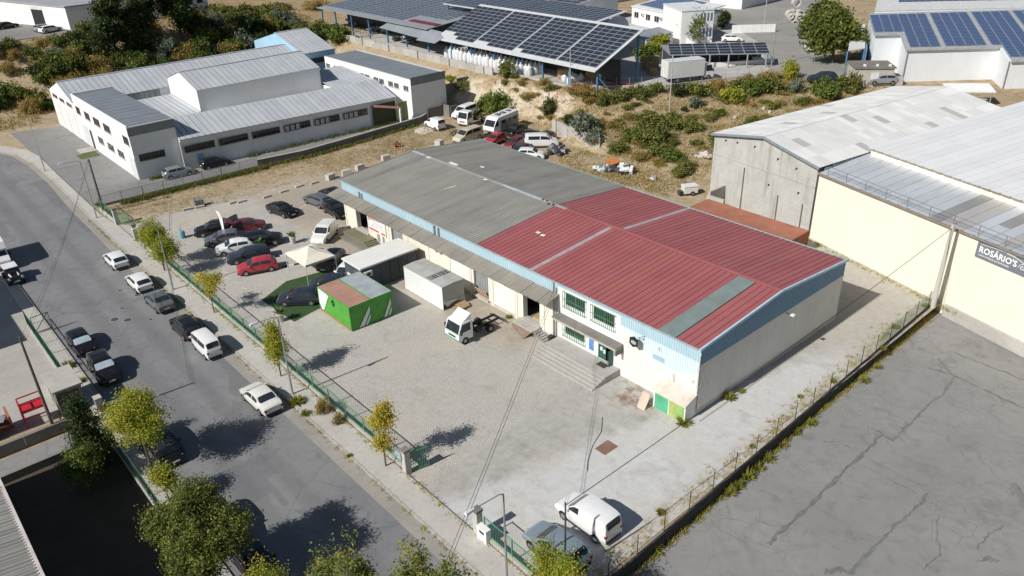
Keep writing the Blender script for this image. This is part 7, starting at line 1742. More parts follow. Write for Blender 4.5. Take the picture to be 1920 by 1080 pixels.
# bulk bags, crates, pallets in the solar yard
BAG = MB(); prof_ = [(0, .0), (.40, .0), (.47, .12), (.49, .5), (.46, .85), (.30, 1.0), (.12, 1.02), (.14, 1.22), (0, 1.2)]
n = 12
for r_, z in prof_[1:-1]: BAG.v += [(r_ * (1 + .08 * (abs(math.cos(2 * 2 * PI * i / n)))) * math.cos(2 * PI * i / n), r_ * (1 + .08 * abs(math.cos(4 * PI * i / n))) * math.sin(2 * PI * i / n), z) for i in range(n)]
for k in range(len(prof_) - 3):
    for i in range(n): BAG.f.append((k * n + i, k * n + (i + 1) % n, (k + 1) * n + (i + 1) % n, (k + 1) * n + i)); BAG.m.append(0)
BAG.f.append(tuple((len(prof_) - 3) * n + i for i in range(n))); BAG.m.append(0)
BAG = BAG.mesh('bulk_bag', mat('woven_white_bag', (.66, .67, .68), .75, .1, 4), True)
for row, (xx, n0) in enumerate(((51.6, 22), (52.8, 22), (54.0, 18))):
    for k in range(n0):
        y = 74.4 + k * 1.12 + rng.uniform(-.1, .1); s_ = rng.uniform(1.0, 1.2)
        o = put('bulk_bag', BAG, None, (xx + rng.uniform(-.12, .12), y, Z5), rng.uniform(0, 3)); o.scale = (1.05, 1.05, 1.45 * s_); tag(o, 'white woven bulk bag standing in rows under the solar canopy edge', 'bulk bag', 'bulk bags under the solar canopy')
for k in range(9):
    p = at(1052 + rng.uniform(0, 75), 150 + rng.uniform(-3, 8), Z5); o = put('bulk_bag', BAG, None, tuple(p), rng.uniform(0, 3)); tag(o, 'white bulk bag dumped beside the red sheet at the yard edge', 'bulk bag', 'dumped bags at the yard edge')
for i, (px, py) in enumerate(((1058, 147), (1110, 146))):
    p = at(px, py, Z5); r = thing('wooden_crate', ['tan wooden crate by the thin concrete pole under the canopy', 'tan wooden crate beside the dumped bags under the canopy'][i], 'crate', tuple(p), -.7); wm = mat('crate_plywood', (.42, .30, .16), .9, .2, 3)
    MB().box(-1.1, 1.1, -.8, .8, .12, 1.5).build('box', wm, r, world=False); MB().box(-1.15, 1.15, -.85, .85, 1.5, 1.58).build('lid', wm, r, world=False); MB().box(-1.1, 1.1, -.8, -.6, 0, .12).box(-1.1, 1.1, .6, .8, 0, .12).build('skid', wm, r, world=False)
o = MB().box(-.0, 9.5, -.1, .35, 0, .35).build('red_beam', mat('red_sheet', (.40, .03, .05), .6), None, tuple(at(1072, 163, Z5)), rz=-.78, world=False); tag(o, 'long red beam lying at the solar yard edge', 'beam')
for i, (px, py, nn) in enumerate(((1212, 138, 12), (1222, 133, 16), (1203, 132, 14), (1218, 142, 8))):
    p = at(px, py, Z5)
    for k in range(nn): o = put('pallet', PALLET, None, (p.x, p.y, Z5 + k * .155), -.75 + rng.uniform(-.06, .06)); tag(o, 'wooden pallet in the tall stacks beside the box truck', 'pallet', 'stacked pallets in the solar yard')
for k in range(6):
    px, py = [(1484, 42), (1497, 42), (1486, 34), (1498, 35), (1490, 27), (1480, 36)][k]; p = at(px, py, Z5); zz = Z5 + 1.0 + (1.6 if k == 4 else 0)
    b = MB(); m_ = 16; ring_ = [(math.cos(2 * PI * i / m_), math.sin(2 * PI * i / m_)) for i in range(m_)]
    for r0, r1 in ((.95, .7),):
        vs = [(x * r0, -.8, z * r0) for x, z in ring_] + [(x * r1, -.8, z * r1) for x, z in ring_] + [(x * r0, .8, z * r0) for x, z in ring_] + [(x * r1, .8, z * r1) for x, z in ring_]
        b.add(vs, [(i, (i + 1) % m_, m_ + (i + 1) % m_, m_ + i) for i in range(m_)] + [(i, 2 * m_ + i, 2 * m_ + (i + 1) % m_, (i + 1) % m_) for i in range(m_)] + [(m_ + i, m_ + (i + 1) % m_, 3 * m_ + (i + 1) % m_, 3 * m_ + i) for i in range(m_)])
    o = b.build('concrete_ring', M_PLINTH, None, (p.x, p.y, zz), rz=-.75, world=False); tag(o, 'pale concrete pipe ring piled on the sandy lot', 'concrete ring', 'concrete rings on the sandy lot')

# ------------------------------------------------------------------ the truck yard side of the street
railing('railing_fence', 'dark green railing along the truck yard opposite', 'fence', -34.0, 39.6, 51.6, 1.6, mat('dark_green_rail', (.03, .12, .07), .5), .2)
gl = thing('mesh_gate', 'open grey mesh gate leaf on the truck yard pavement', 'gate', (-33.9, 49.2, .1), .1)
for a, c in (((0, 0, 0), (0, 0, 1.7)), ((1.5, 0, 0), (1.5, 0, 1.7)), ((0, 0, 1.7), (1.5, 0, 1.7)), ((0, 0, .1), (1.5, 0, .1)), ((0, 0, .1), (1.5, 0, 1.7))): MB().bar(a, c, .05).build('frame_bar', M_DKSTEEL, gl, world=False)
for k in range(8): MB().bar((.18 * (k + .5), 0, .1), (.18 * (k + .5), 0, 1.7), .012).build('wire', M_DKSTEEL, gl, world=False)
gh = thing('gatehouse', 'low concrete gatehouse with flat roof on the truck yard corner', 'gatehouse', (-34.5, 35.5, 0))
MB().box(-35.6, -33.75, 33.7, 37.0, -.05, 2.3).build('wall', M_DKCONC, gh); MB().box(-35.75, -33.6, 33.55, 37.15, 2.3, 2.45).build('roof', M_CONC, gh); MB().box(-35.2, -34.2, 37.2, 39.4, -.05, .9).build('low_wall', M_WHITE, gh); MB().box(-35.55, -34.0, 33.66, 33.7, .2, 2.0).build('mesh_window', M_DKSTEEL, gh)
ub = thing('utility_box', 'small grey utility cabinet below the gatehouse', 'cabinet', (-33.1, 32.6, .12)); MB().box(-.25, .25, -.3, .3, 0, 1.1).build('case', M_STEEL, ub, world=False); MB().box(-.28, .28, -.33, .33, 1.1, 1.16).build('lid', M_CONC, ub, world=False)
rl_ = thing('red_lift_frame', 'bright red welded lift frame behind the truck yard wall', 'lift frame', (-37.2, 34.6, 0)); RM = mat('signal_red', (.50, .02, .03), .5)
for x in (-.8, .8):
    for y in (-.5, .5): MB().bar((x, y, 0), (x, y, 2.2), .1).build('upright', RM, rl_, world=False)
for z in (.8, 1.5, 2.2):
    for y in (-.5, .5): MB().bar((-.8, y, z), (.8, y, z), .08).build('rail', RM, rl_, world=False)
    for x in (-.8, .8): MB().bar((x, -.5, z), (x, .5, z), .08).build('rail', RM, rl_, world=False)
MB().box(-.75, .75, -.45, .45, 1.46, 1.52).build('deck', RM, rl_, world=False)
sk_ = thing('scrap_trailer', 'dark red flat trailer loaded with metal sheets', 'trailer', (-41.0, 34.9, 0)); MB().box(-5, 2.2, -.9, .9, .5, .9).build('bed', mat('dark_red_bed', (.07, .018, .02), .7), sk_, world=False); MB().box(2.05, 2.2, -.9, .9, .9, 1.6).build('head_board', mat('rust_board', (.32, .13, .08), .8), sk_, world=False)
for k in range(6): o = MB().box(-.9, .9, -.4, .4, 0, .05).build('metal_sheet', [J1[2], J1[1], M_STEEL][k % 3], sk_, (-3 + k * .8, rng.uniform(-.3, .3), 1.0 + .07 * k), world=False); o.rotation_euler = (rng.uniform(-.1, .1), rng.uniform(-.1, .1), rng.uniform(-.4, .4))
for y in (-.8, .8): wheel_at(sk_, -2, y, .42, .3); wheel_at(sk_, .5, y, .42, .3)
dw = thing('driveway_wall', 'low dark wall between truck yard and driveway', 'wall', (-50, 32, 0))
for k in range(10): MB().box(-80 + k * 4.6, -80 + k * 4.6 + 4.57, 31.6, 31.9, -.1, .95).build('wall_panel', M_DKCONC, dw)
MB().box(-80, -36, 28.25, 28.5, -.1, .6).build('edge_wall', M_DKCONC, dw)
gn = thing('driveway_gate', 'thin black gate frame across the driveway end', 'gate', (-36.2, 28.6, 0))
for a, c in (((0, 0, 0), (0, 0, 1.5)), ((1.9, 1.2, 0), (1.9, 1.2, 1.5)), ((0, 0, 1.5), (1.9, 1.2, 1.5))): MB().bar(a, c, .06).build('tube', M_TRIM, gn, world=False)
railing('railing_fence', 'dark green mesh railing between shaded garden and street', 'fence', -33.8, 27.6, 4.0, 1.5, mat('dull_green_rail', (.06, .13, .10), .6), .15)
# buildings outside the left edge that shade the yard and garden
lb = thing('garden_building', 'long building with grey corrugated roof beside the shaded garden', 'building', (-50, 0, 0))
MB().box(-62, -41.9, -40, 28.0, -.1, 5.6).build('wall', M_WHITE, lb); r_ = MB().quad((-41.3, -40, 5.85), (-41.3, 28.2, 5.85), (-52, 28.2, 7.6), (-52, -40, 7.6)).quad((-52, -40, 7.6), (-52, 28.2, 7.6), (-62.5, 28.2, 5.85), (-62.5, -40, 5.85)).build('roof', M_DARK, lb)
p = wave_prof(1.06, .265, .045, 6); n = len(p); b = MB(); b.add([(-41.2, a, 5.9 + q) for a, q in p] + [(-52, a, 7.66 + q) for a, q in p], [(i, i + 1, n + i + 1, n + i) for i in range(n - 1)]); me_ = b.mesh('roof_sheet', M_GREYR[0])
for k in range(40): put('roof_sheet', me_, r_, (50, -14 + k * 1.05, 0))
MB().box(-41.25, -41.0, -40, 28.2, 5.72, 5.9).build('gutter', mat('pale_gutter', (.55, .50, .47), .6, dirt=.5, dirtc=(.3, .08, .06)), lb)
hb2 = thing('depot_building', 'tall depot building beyond the truck yard', 'building', (-52, 60, 0)); MB().box(-64, -44.2, 56.2, 66.0, -.1, 9.4).build('wall', M_WHITE, hb2); MB().box(-64, -44.0, 56.0, 66.2, 9.4, 9.6).build('roof', M_STEEL, hb2); MB().box(-60, -44.3, 49.6, 56.2, -.1, 7.6).build('low_wing', M_WHITE, hb2); MB().box(-60, -44.1, 49.4, 56.0, 7.6, 7.75).build('roof', M_STEEL, hb2)
# ------------------------------------------------------------------ vegetation
def leaf_mat(name, c, c2, tr=.35):
    t = NT(name); oi = t.new('ShaderNodeObjectInfo').outputs['Random']
    col = t.mix(t.rng(t.noise(1.7, 3), .3, .7), c, c2); col = t.mix(t.math('MULTIPLY', oi, .35), col, sc(c, .7))
    t.color(col); t.rough(.6); t.b.inputs['Specular IOR Level'].default_value = .25
    tl_ = t.new('ShaderNodeBsdfTranslucent'); t.link(col, tl_.inputs['Color'])
    mx = t.new('ShaderNodeMixShader'); mx.inputs[0].default_value = tr
    out = [n for n in t.n if n.type == 'OUTPUT_MATERIAL'][0]
    t.link(t.b.outputs[0], mx.inputs[1]); t.link(tl_.outputs[0], mx.inputs[2]); t.link(mx.outputs[0], out.inputs[0])
    return t.m
LM = {
 'lime': [leaf_mat('leaf_lime_a', (0.295, 0.341, 0.034), (0.403, 0.419, 0.046)), leaf_mat('leaf_lime_b', (0.202, 0.264, 0.031), (0.279, 0.326, 0.039)), leaf_mat('leaf_lime_c', (0.512, 0.419, 0.046), (0.589, 0.465, 0.062))],
 'yellow': [leaf_mat('leaf_gold_a', (0.600, 0.434, 0.054), (0.600, 0.496, 0.062)), leaf_mat('leaf_gold_b', (0.372, 0.341, 0.054), (0.465, 0.403, 0.062)), leaf_mat('leaf_gold_c', (0.217, 0.264, 0.046), (0.279, 0.310, 0.046))],
 'green': [leaf_mat('leaf_green_a', (0.116, 0.171, 0.031), (0.155, 0.217, 0.039)), leaf_mat('leaf_green_b', (0.078, 0.116, 0.025), (0.109, 0.155, 0.031)), leaf_mat('leaf_green_c', (0.202, 0.240, 0.046), (0.248, 0.279, 0.054))],
 'olive': [leaf_mat('leaf_olive_a', (.140, .170, .034), (.185, .215, .043)), leaf_mat('leaf_olive_b', (.085, .105, .024), (.120, .145, .031)), leaf_mat('leaf_olive_c', (.230, .245, .052), (.280, .290, .060))],
 'dark': [leaf_mat('leaf_dark_a', (0.050, 0.078, 0.022), (0.070, 0.105, 0.028)), leaf_mat('leaf_dark_b', (0.034, 0.053, 0.017), (0.046, 0.070, 0.022)), leaf_mat('leaf_dark_c', (0.093, 0.124, 0.034), (0.116, 0.147, 0.040))],
 'greyg': [leaf_mat('leaf_sage_a', (0.186, 0.225, 0.155), (0.232, 0.271, 0.186)), leaf_mat('leaf_sage_b', (0.109, 0.139, 0.093), (0.139, 0.171, 0.116)), leaf_mat('leaf_sage_c', (0.264, 0.287, 0.186), (0.310, 0.326, 0.217))],
 'bramble': [leaf_mat('leaf_bramble_a', (.165, .195, .045), (.205, .23, .055)), leaf_mat('leaf_bramble_b', (.26, .245, .06), (.31, .28, .075)), leaf_mat('leaf_bramble_c', (.105, .13, .034), (.13, .16, .04))],
 'dry': [leaf_mat('leaf_dry_a', (0.403, 0.264, 0.078), (0.496, 0.341, 0.109)), leaf_mat('leaf_dry_b', (0.232, 0.186, 0.054), (0.295, 0.232, 0.070)), leaf_mat('leaf_dry_c', (0.155, 0.171, 0.046), (0.202, 0.202, 0.054))],
}
M_BARK = mat('tree_bark', (.12, .095, .07), .95, .25, 5)
def crown_mesh(name, lobes, ncl, per, leaf, mats, seed, spread=.35, up=.25, shell=.45, aspect=.55):
    """leaf sized faces in clumps spread through the lobes (centre, radii)"""
    g = np.random.default_rng(seed); lob = np.array([list(c) + list(r) for c, r in lobes], float)
    vol = lob[:, 3] * lob[:, 4] * lob[:, 5]; idx = g.choice(len(lob), ncl, p=vol ** .8 / (vol ** .8).sum())
    d = g.normal(size=(ncl, 3)); d /= np.linalg.norm(d, axis=1)[:, None]; rad = g.random(ncl) ** shell
    cc = lob[idx, :3] + d * rad[:, None] * lob[idx, 3:] * g.uniform(.62, 1.22, (ncl, 1))
    cs_ = spread * g.uniform(.6, 1.3, ncl); mi = g.choice(3, ncl, p=[.5, .3, .2])
    n = ncl * per; c = np.repeat(cc, per, 0) + g.normal(size=(n, 3)) * np.repeat(cs_, per)[:, None] * np.array([1, 1, .75])
    nr = g.normal(size=(n, 3)) + np.repeat(d, per, 0) * .6 + np.array([0, 0, up * 3]); nr /= np.linalg.norm(nr, axis=1)[:, None]
    t = np.cross(nr, g.normal(size=(n, 3))); t /= np.linalg.norm(t, axis=1)[:, None]; b = np.cross(nr, t)
    s = (leaf * g.uniform(.6, 1.4, n))[:, None]
    V = np.stack([c - t * s, c + b * s * aspect, c + t * s, c - b * s * aspect], 1).reshape(-1, 3)
    me = bpy.data.meshes.new(name); me.vertices.add(4 * n); me.vertices.foreach_set('co', V.ravel())
    me.loops.add(4 * n); me.loops.foreach_set('vertex_index', np.arange(4 * n, dtype=np.int32))
    me.polygons.add(n); me.polygons.foreach_set('loop_start', np.arange(0, 4 * n, 4, dtype=np.int32))
    m2 = np.repeat(mi, per); fl = g.random(n) < .18; m2 = np.where(fl, g.integers(0, 3, n), m2)
    me.polygons.foreach_set('material_index', m2.astype(np.int32))
    for m in mats: me.materials.append(m)
    me.update(calc_edges=True); return me
def trunk_mesh(h, r, lobes, seed, lean=.0):
    g = random.Random(seed); b = MB(); top = Vector((lean * h, 0, h)); b.cyl((0, 0, -.1), top * .5, r, r * .8, 8, cap=False); b.cyl(top * .5, top, r * .8, r * .55, 8)
    for c, ra in lobes:
        q = Vector(c); a = top * g.uniform(.65, 1.0); m = a.lerp(q, .55) + Vector((g.uniform(-.15, .15), g.uniform(-.15, .15), .15)); b.cyl(a, m, r * .42, r * .28, 6, cap=False); b.cyl(m, q, r * .28, r * .08, 5)
        for k in range(2):
            e = q + Vector((g.uniform(-1, 1) * ra[0] * .7, g.uniform(-1, 1) * ra[1] * .7, g.uniform(-.3, .8) * ra[2])); b.cyl(m, e, r * .16, r * .04, 4)
    return b.mesh('trunk', M_BARK, True)
def tree(name, label, loc, lobes, ncl, per, leaf, pal, seed, th, tr_, cat='tree', group=None, **kw):
    r = thing(name, label, cat, loc, 0, group)
    put('trunk', trunk_mesh(th, tr_, lobes, seed), r); put('crown', crown_mesh('crown', lobes, ncl, per, leaf, LM[pal], seed, **kw), r)
    return r
def L(*a): return [((x, y, z), (rx, ry, rz)) for x, y, z, rx, ry, rz in a]
G1 = 'young trees along the yard pavement'
tree('street_tree', 'bushy tree, dark green and lime, at the upper end of the long railing', (-20.2, 54.0, .1), L((0, 1.6, 3.9, 1.4, 1.5, 1.5), (.1, -1.6, 3.0, 1.5, 1.5, 1.5), (0, .2, 4.4, 1.0, 1.0, .9)), 330, 40, .085, 'lime', 1, 2.0, .09, group=G1, spread=.3)
tree('street_tree', 'sparse golden tree beside the long railing', (-20.1, 41.3, .1), L((.1, -1.1, 3.9, .9, .9, .7), (0, 1.2, 3.3, .6, .6, .5), (0, -.1, 2.6, .5, .5, .8)), 110, 30, .08, 'yellow', 2, 2.2, .06, group=G1, spread=.26)
tree('street_tree', 'slender lime green tree beside the lamp post', (-20.5, 26.8, .1), L((0, 0, 2.6, .75, .8, 1.3), (.1, .2, 4.3, .55, .6, .9), (-.1, -.5, 3.4, .6, .6, .7), (.2, .7, 3.3, .5, .5, .5)), 170, 42, .072, 'lime', 3, 2.0, .07, group=G1, spread=.28)
tree('street_tree', 'slender golden topped tree by the gate post', (-20.35, 11.3, .1), L((0, 0, 2.3, .6, .6, .9), (.05, -.35, 4.4, .65, .65, .8), (0, .4, 3.6, .5, .5, .8), (.2, -.2, 5.0, .35, .35, .5)), 140, 40, .07, 'yellow', 4, 1.6, .07, group=G1, spread=.26)
tree('street_tree', 'lime young tree in front of the silver blue hatchback', (-20.2, -5.6, .1), L((0, .9, 3.4, .8, .8, 1.3), (0, -.9, 3.6, .9, .9, 1.4), (.1, 0, 2.4, 1.2, 1.3, 1.0)), 240, 46, .06, 'lime', 5, 1.8, .08, group=G1, spread=.28)
G2 = 'street trees on the garden side'
tree('street_tree', 'broad lime yellow tree over the black estate', (-32.7, 22.3, .1), L((0, 0, 4.6, 1.7, 1.8, 1.7), (.3, -1.0, 4.2, 1.1, 1.1, 1.0), (-.3, 1.3, 4.2, 1.3, 1.3, 1.2), (.5, .3, 5.7, 1.0, 1.0, .9)), 420, 50, .072, 'lime', 6, 2.6, .11, group=G2, spread=.32)
tree('street_tree', 'small lime sapling between the big round tree and black estate', (-33.0, 18.2, .1), L((0, 0, 2.5, .7, .8, .6), (.2, -.6, 2.1, .5, .5, .4)), 90, 40, .07, 'lime', 7, 1.6, .06, group=G2, spread=.26)
tree('street_tree', 'big round olive green tree shading the dark cars', (-33.9, 8.9, .1), L((0, 0, 4.9, 1.9, 2.1, 2.0), (-.9, 1.7, 5.0, 1.2, 1.2, 1.2), (1.1, -1.3, 5.0, 1.3, 1.3, 1.3), (.8, 1.5, 5.9, 1.1, 1.1, 1.0), (-.8, -1.6, 4.2, 1.4, 1.4, 1.2), (1.0, .6, 4.0, 1.5, 1.5, 1.2), (-.3, .2, 6.6, .9, .9, .7)), 1100, 60, .075, 'olive', 8, 3.0, .2, group=G2, spread=.24, shell=.35)
tree('street_tree', 'yellowish tree top below the big round tree', (-33.4, .6, .1), L((0, 0, 7.0, 1.0, 1.0, 1.3), (.3, .5, 6.0, 1.0, 1.0, 1.0)), 170, 50, .05, 'lime', 9, 4.5, .1, group=G2, spread=.28)
for k, (y, zt, lab, sd_) in enumerate(((-8.5, 16.6, 'tall upright green tree with three pointed tops', 10), (-12.7, 19.2, 'tall upright green tree with two pointed tops', 11))):
    lb_ = L((0, 0, zt - 2.2, .75, .75, 2.0), (.3, -.9, zt - 3.2, .7, .7, 1.8), (-.4, 1.6, zt - 3.6, .65, .7, 1.7), (0, .3, zt - 6, 1.6, 1.7, 2.6), (.1, 0, zt - 9, 1.7, 1.7, 3.0)) if k == 0 else L((0, 0, zt - 1.8, .8, .8, 1.9), (.3, -1.3, zt - 1.5, .75, .7, 1.9), (0, -.3, zt - 5, 1.6, 1.6, 2.8), (0, 0, zt - 9, 1.7, 1.7, 3.2))
    tree('street_tree', lab, (-32.95, y, .1), lb_, 1000, 80, .052, 'bramble', sd_, zt * .55, .16, group=G2, spread=.2)
tree('conifer_tree', 'dark upright conifer behind the driveway gate', (-35.4, 26.4, 0), L((0, 0, 2.6, 1.0, 1.0, 2.6), (.3, -.5, 1.6, 1.2, 1.2, 1.5), (0, .2, 4.6, .6, .6, 1.4)), 320, 50, .08, 'dark', 12, 1.5, .12, spread=.24)
tree('garden_shrub', 'dark rounded shrub in the shaded garden', (-36.6, 23.6, 0), L((0, 0, 2.2, 1.2, 1.2, 1.3), (.3, .6, 1.8, 1.0, 1.0, 1.0)), 160, 50, .08, 'green', 13, 1.0, .1, cat='shrub', spread=.28)
# pines on the bank and the big trees by the upper road
for k, (x, y, h, rr, lab) in enumerate(((6.5, 149.5, 14.0, 4.0, 'tall dark pine at the edge of the bank thicket'), (13.5, 151, 17.5, 5.0, 'tallest dark pine in the bank thicket'), (20.5, 150.5, 14.5, 4.4, 'broad dark pine beside the terrace annex'))):
    z = hz(x, y); g = random.Random(50 + k); lb_ = []
    for q in range(9):
        f = q / 8; a = g.uniform(0, 6.28); w = rr * (1 - .62 * f) * .62; d_ = rr * (1 - .75 * f) * .5; lb_.append(((math.cos(a) * d_, math.sin(a) * d_, h * (.22 + .72 * f)), (w, w, h * .13)))
    tree('pine_tree', lab, (x, y, z - .2), lb_, 420, 26, .34, 'dark', 60 + k, h * .75, .28, group='pines on the bank', spread=.62, aspect=.4)
for k, (x, y, h, rr, lab) in enumerate(((93.5, 41.5, 9.0, 4.3, 'large olive green tree beside the open shed'), (103, 48.5, 9.0, 4.0, 'large olive green tree beside the concrete rings'))):
    tree('roadside_tree', lab, (x, y, 5), L((0, 0, h * .6, rr * .8, rr * .8, h * .36), (rr * .4, -rr * .4, h * .45, rr * .6, rr * .6, h * .25), (-rr * .45, rr * .35, h * .5, rr * .6, rr * .6, h * .28), (0, .5, h * .82, rr * .5, rr * .5, h * .16)), 420, 26, .30, 'olive', 70 + k, h * .4, .3, group='large trees by the upper road', spread=.55)
for px, py, h, rr, lab, pal in ((1300, 80, 6.5, 2.6, 'bright green tree beside the office tower', 'green'), (1232, 108, 4.0, 1.7, 'yellowish small tree at the carport end', 'lime'), (1208, 118, 3.0, 1.6, 'dark green small tree behind the stacked pallets', 'green'), (1350, 55, 3.5, 1.6, 'dark green shrub behind the office tower', 'dark')):
    p = at(px, py, 5); tree('yard_tree', lab, (p.x, p.y, 5), L((0, 0, h * .55, rr, rr, h * .42), (.4, -.6, h * .75, rr * .6, rr * .6, h * .25)), 160, 24, .22, pal, sum(map(ord, lab)) % 999, h * .4, .12, spread=.4)
# shrubs: a few grown shapes shared by many plants
PROTO = {}
for pal in ('green', 'dark', 'olive', 'greyg', 'bramble', 'dry', 'lime'):
    PROTO[pal] = [crown_mesh('foliage', L((0, 0, .45, .8, .8, .5), (.45, .3, .4, .5, .5, .4), (-.4, .35, .5, .5, .5, .42), (.1, -.5, .38, .55, .5, .38)), 95, 17, .085 if pal != 'dry' else .10, LM[pal], 200 + i * 7 + len(pal), spread=.13, aspect=.5 if pal != 'dry' else .2) for i in range(3)]
STEM = MB().cyl((0, 0, -.1), (.05, 0, .5), .05, .02, 5).cyl((0, 0, 0), (.3, .2, .55), .035, .012, 5).cyl((0, 0, 0), (-.3, .1, .5), .035, .012, 5).cyl((0, 0, 0), (.05, -.35, .5), .03, .012, 5).mesh('stems', M_BARK)
def shrub(x, y, w, h, pal, label, group=None, z=None, name='shrub'):
    r = thing(name, label, 'shrub', (x, y, (hz(x, y) if z is None else z) - .05), rng.uniform(0, 6.28), group); r.scale = (w / 2, w / 2 * rng.uniform(.85, 1.15), h)
    put('foliage', PROTO[pal][rng.randrange(3)], r); put('stems', STEM, r); return r
def shp(px, py, zg, w, h, pal, label, group=None):
    """find the ground under a picture point by stepping along the sight line"""
    z = zg
    for _ in range(12):
        p = at(px, py, z); z = .5 * z + .5 * hz(p.x, p.y)
    return shrub(p.x, p.y, w, h, pal, label, group)
HS = 'shrubs on the straw slope'
for px, py, w, h, pal, lab in (
    (930, 195, 5.5, 4.2, 'green', 'big fresh green bush on the bank beside the precast wall'), (952, 180, 3.5, 3.0, 'bramble', 'olive bush below the yard edge grass'), (912, 205, 3.5, 2.5, 'green', 'green bush at the foot of the bank'), (1029, 222, 2.3, 3.2, 'dark', 'dark oval bush on the pale bank'),
    (1068, 236, 2.6, 2.0, 'dark', 'dark small bush above the block wall'), (1095, 245, 5.0, 3.0, 'greyg', 'big grey green bush above the block wall'), (1115, 262, 3.4, 2.2, 'greyg', 'grey green bush hanging over the block wall end'), (1130, 200, 1.3, 2.6, 'green', 'narrow green cypress-like bush on the slope'),
    (1085, 178, 4.2, 1.9, 'dry', 'brownish bush under the red beam'), (1120, 182, 3.8, 1.8, 'dry', 'tawny bush below the canopy brace'), (1160, 188, 4.2, 2.0, 'bramble', 'olive bush below the yard fence'), (1195, 182, 4.0, 2.0, 'bramble', 'olive yellow bush below the pallet stacks'), (1230, 172, 2.6, 1.8, 'olive', 'small olive bush at the slender pole'), (1270, 178, 3.0, 2.2, 'dark', 'dark bush below the box truck'),
    (1310, 178, 4.6, 2.2, 'olive', 'wide olive bush below the box truck cab'), (1345, 168, 4.0, 2.0, 'dry', 'brownish bush at the yard fence'), (1305, 200, 3.0, 1.6, 'greyg', 'grey green bush in the garden'), (1372, 190, 4.2, 2.6, 'lime', 'fresh green garden bush'), (1412, 178, 4.2, 3.0, 'green', 'taller green garden bush'), (1445, 175, 3.8, 2.8, 'bramble', 'olive garden tree bush'), (1480, 148, 3.0, 3.4, 'lime', 'bright lime young tree bush at the road'), (1492, 172, 3.2, 2.2, 'greyg', 'sage bush below the lime bush'),
    (1545, 185, 4.6, 3.2, 'green', 'dense green bush behind the concrete store roof'), (1590, 172, 4.8, 3.0, 'bramble', 'olive bush beside the dark parked car'), (1440, 150, 4.0, 1.8, 'dry', 'reddish brown bush at the yard corner'), (1400, 155, 3.4, 1.6, 'dry', 'brown bush under the carport wall'),
    (1215, 235, 6.0, 2.2, 'bramble', 'wide yellow green bramble on the upper slope'), (1255, 240, 5.2, 2.0, 'bramble', 'yellow green bramble below the slender pole'), (1298, 245, 3.6, 1.6, 'bramble', 'low yellow green bramble in the garden corner'), (1190, 262, 4.6, 2.2, 'olive', 'olive bramble in the middle of the slope'), (1228, 268, 5.4, 2.6, 'bramble', 'large green bramble in the middle of the slope'), (1240, 292, 4.2, 1.8, 'bramble', 'large green bramble lower down the slope'), (1262, 300, 3.6, 1.6, 'green', 'green bramble beside the bare patch'), (1285, 318, 3.4, 1.5, 'bramble', 'green bramble nearest the concrete store'), (1275, 330, 3.0, 1.4, 'bramble', 'low bramble tuft near the white trailer'), (1160, 285, 3.4, 1.6, 'bramble', 'bramble at the block wall end'), (1200, 300, 3.6, 1.3, 'dry', 'dry brown scrub below the brambles'), (1180, 225, 3.4, 1.4, 'dry', 'dry brown scrub beside the cypress-like bush'), (1150, 240, 3.0, 1.3, 'dry', 'dry tangle above the block wall'),
    (1020, 195, 2.6, 1.2, 'dry', 'dry grass bush on the pale bank'), (990, 175, 3.4, 1.4, 'dry', 'straw coloured scrub at the bank crest'), (1282, 208, 1.2, .9, 'dark', 'tiny dark bush by the garden path'), (1355, 215, 1.2, 1.1, 'dark', 'small dark bush in the garden soil'), (1330, 225, 2.6, 1.0, 'bramble', 'low weeds at the concrete store eave'), (870, 165, 3.0, 1.3, 'bramble', 'weeds at the foot of the precast wall'), (845, 150, 2.4, 1.0, 'lime', 'yellow weeds behind the factory wing')):
    shp(px, py, 3, w, h, pal, lab, HS)
LOW = {'dry': 'low tawny scrub tuft on the straw slope', 'bramble': 'low yellow green scrub tuft on the straw slope', 'olive': 'low olive scrub tuft on the straw slope', 'greyg': 'low grey green scrub tuft on the straw slope'}
k = 0
while k < 105:
    x, y = rng.uniform(36, 80), rng.uniform(27, 77); cx = np.interp(y, CREST[:, 1], CREST[:, 0]); fx = np.interp(y, FOOT[:, 1], FOOT[:, 0])
    if x > cx - .6 or x < fx + .3 or (y < 33 and x < 70): continue
    if float(wob(x * .9, y * .9)) < rng.uniform(-.9, .4): continue
    pal = rng.choice(('dry', 'dry', 'dry', 'dry', 'bramble', 'bramble', 'olive')); w = rng.uniform(1.2, 3.2); shrub(x, y, w, w * rng.uniform(.22, .5), pal, LOW[pal], 'low scrub on the straw slope', name='scrub_tuft'); k += 1
# thicket on the terrace bank: plants of a few kinds, placed at random
TH = 'thicket on the terrace bank'
kinds = {'dark': 'dark green bush in the thicket on the terrace bank', 'green': 'green bush in the thicket on the terrace bank', 'bramble': 'yellow green bush in the thicket on the terrace bank', 'greyg': 'grey green bush in the thicket on the terrace bank', 'olive': 'olive bush in the thicket on the terrace bank', 'dry': 'tawny dry bush in the thicket on the terrace bank'}
k = 0
while k < 240:
    x = rng.uniform(-44, 48); y = rng.uniform(129, 165)
    if -13.5 < x < 30 and y < 131: continue
    if 27 < x < 37 and y < 135: continue
    if x < -14 and y < 143: continue
    if y > 157.5 and x < 28 and rng.random() < .8: continue
    if y > 158 and x < 15: continue
    if x < 2 and 131 < y < 137: continue
    pal = rng.choice(('dark', 'dark', 'green', 'green', 'olive', 'olive', 'bramble', 'greyg', 'dry', 'dry')); w = rng.uniform(2.8, 6.0)
    shrub(x, y, w, w * rng.uniform(.5, .85), pal, kinds[pal], TH); k += 1
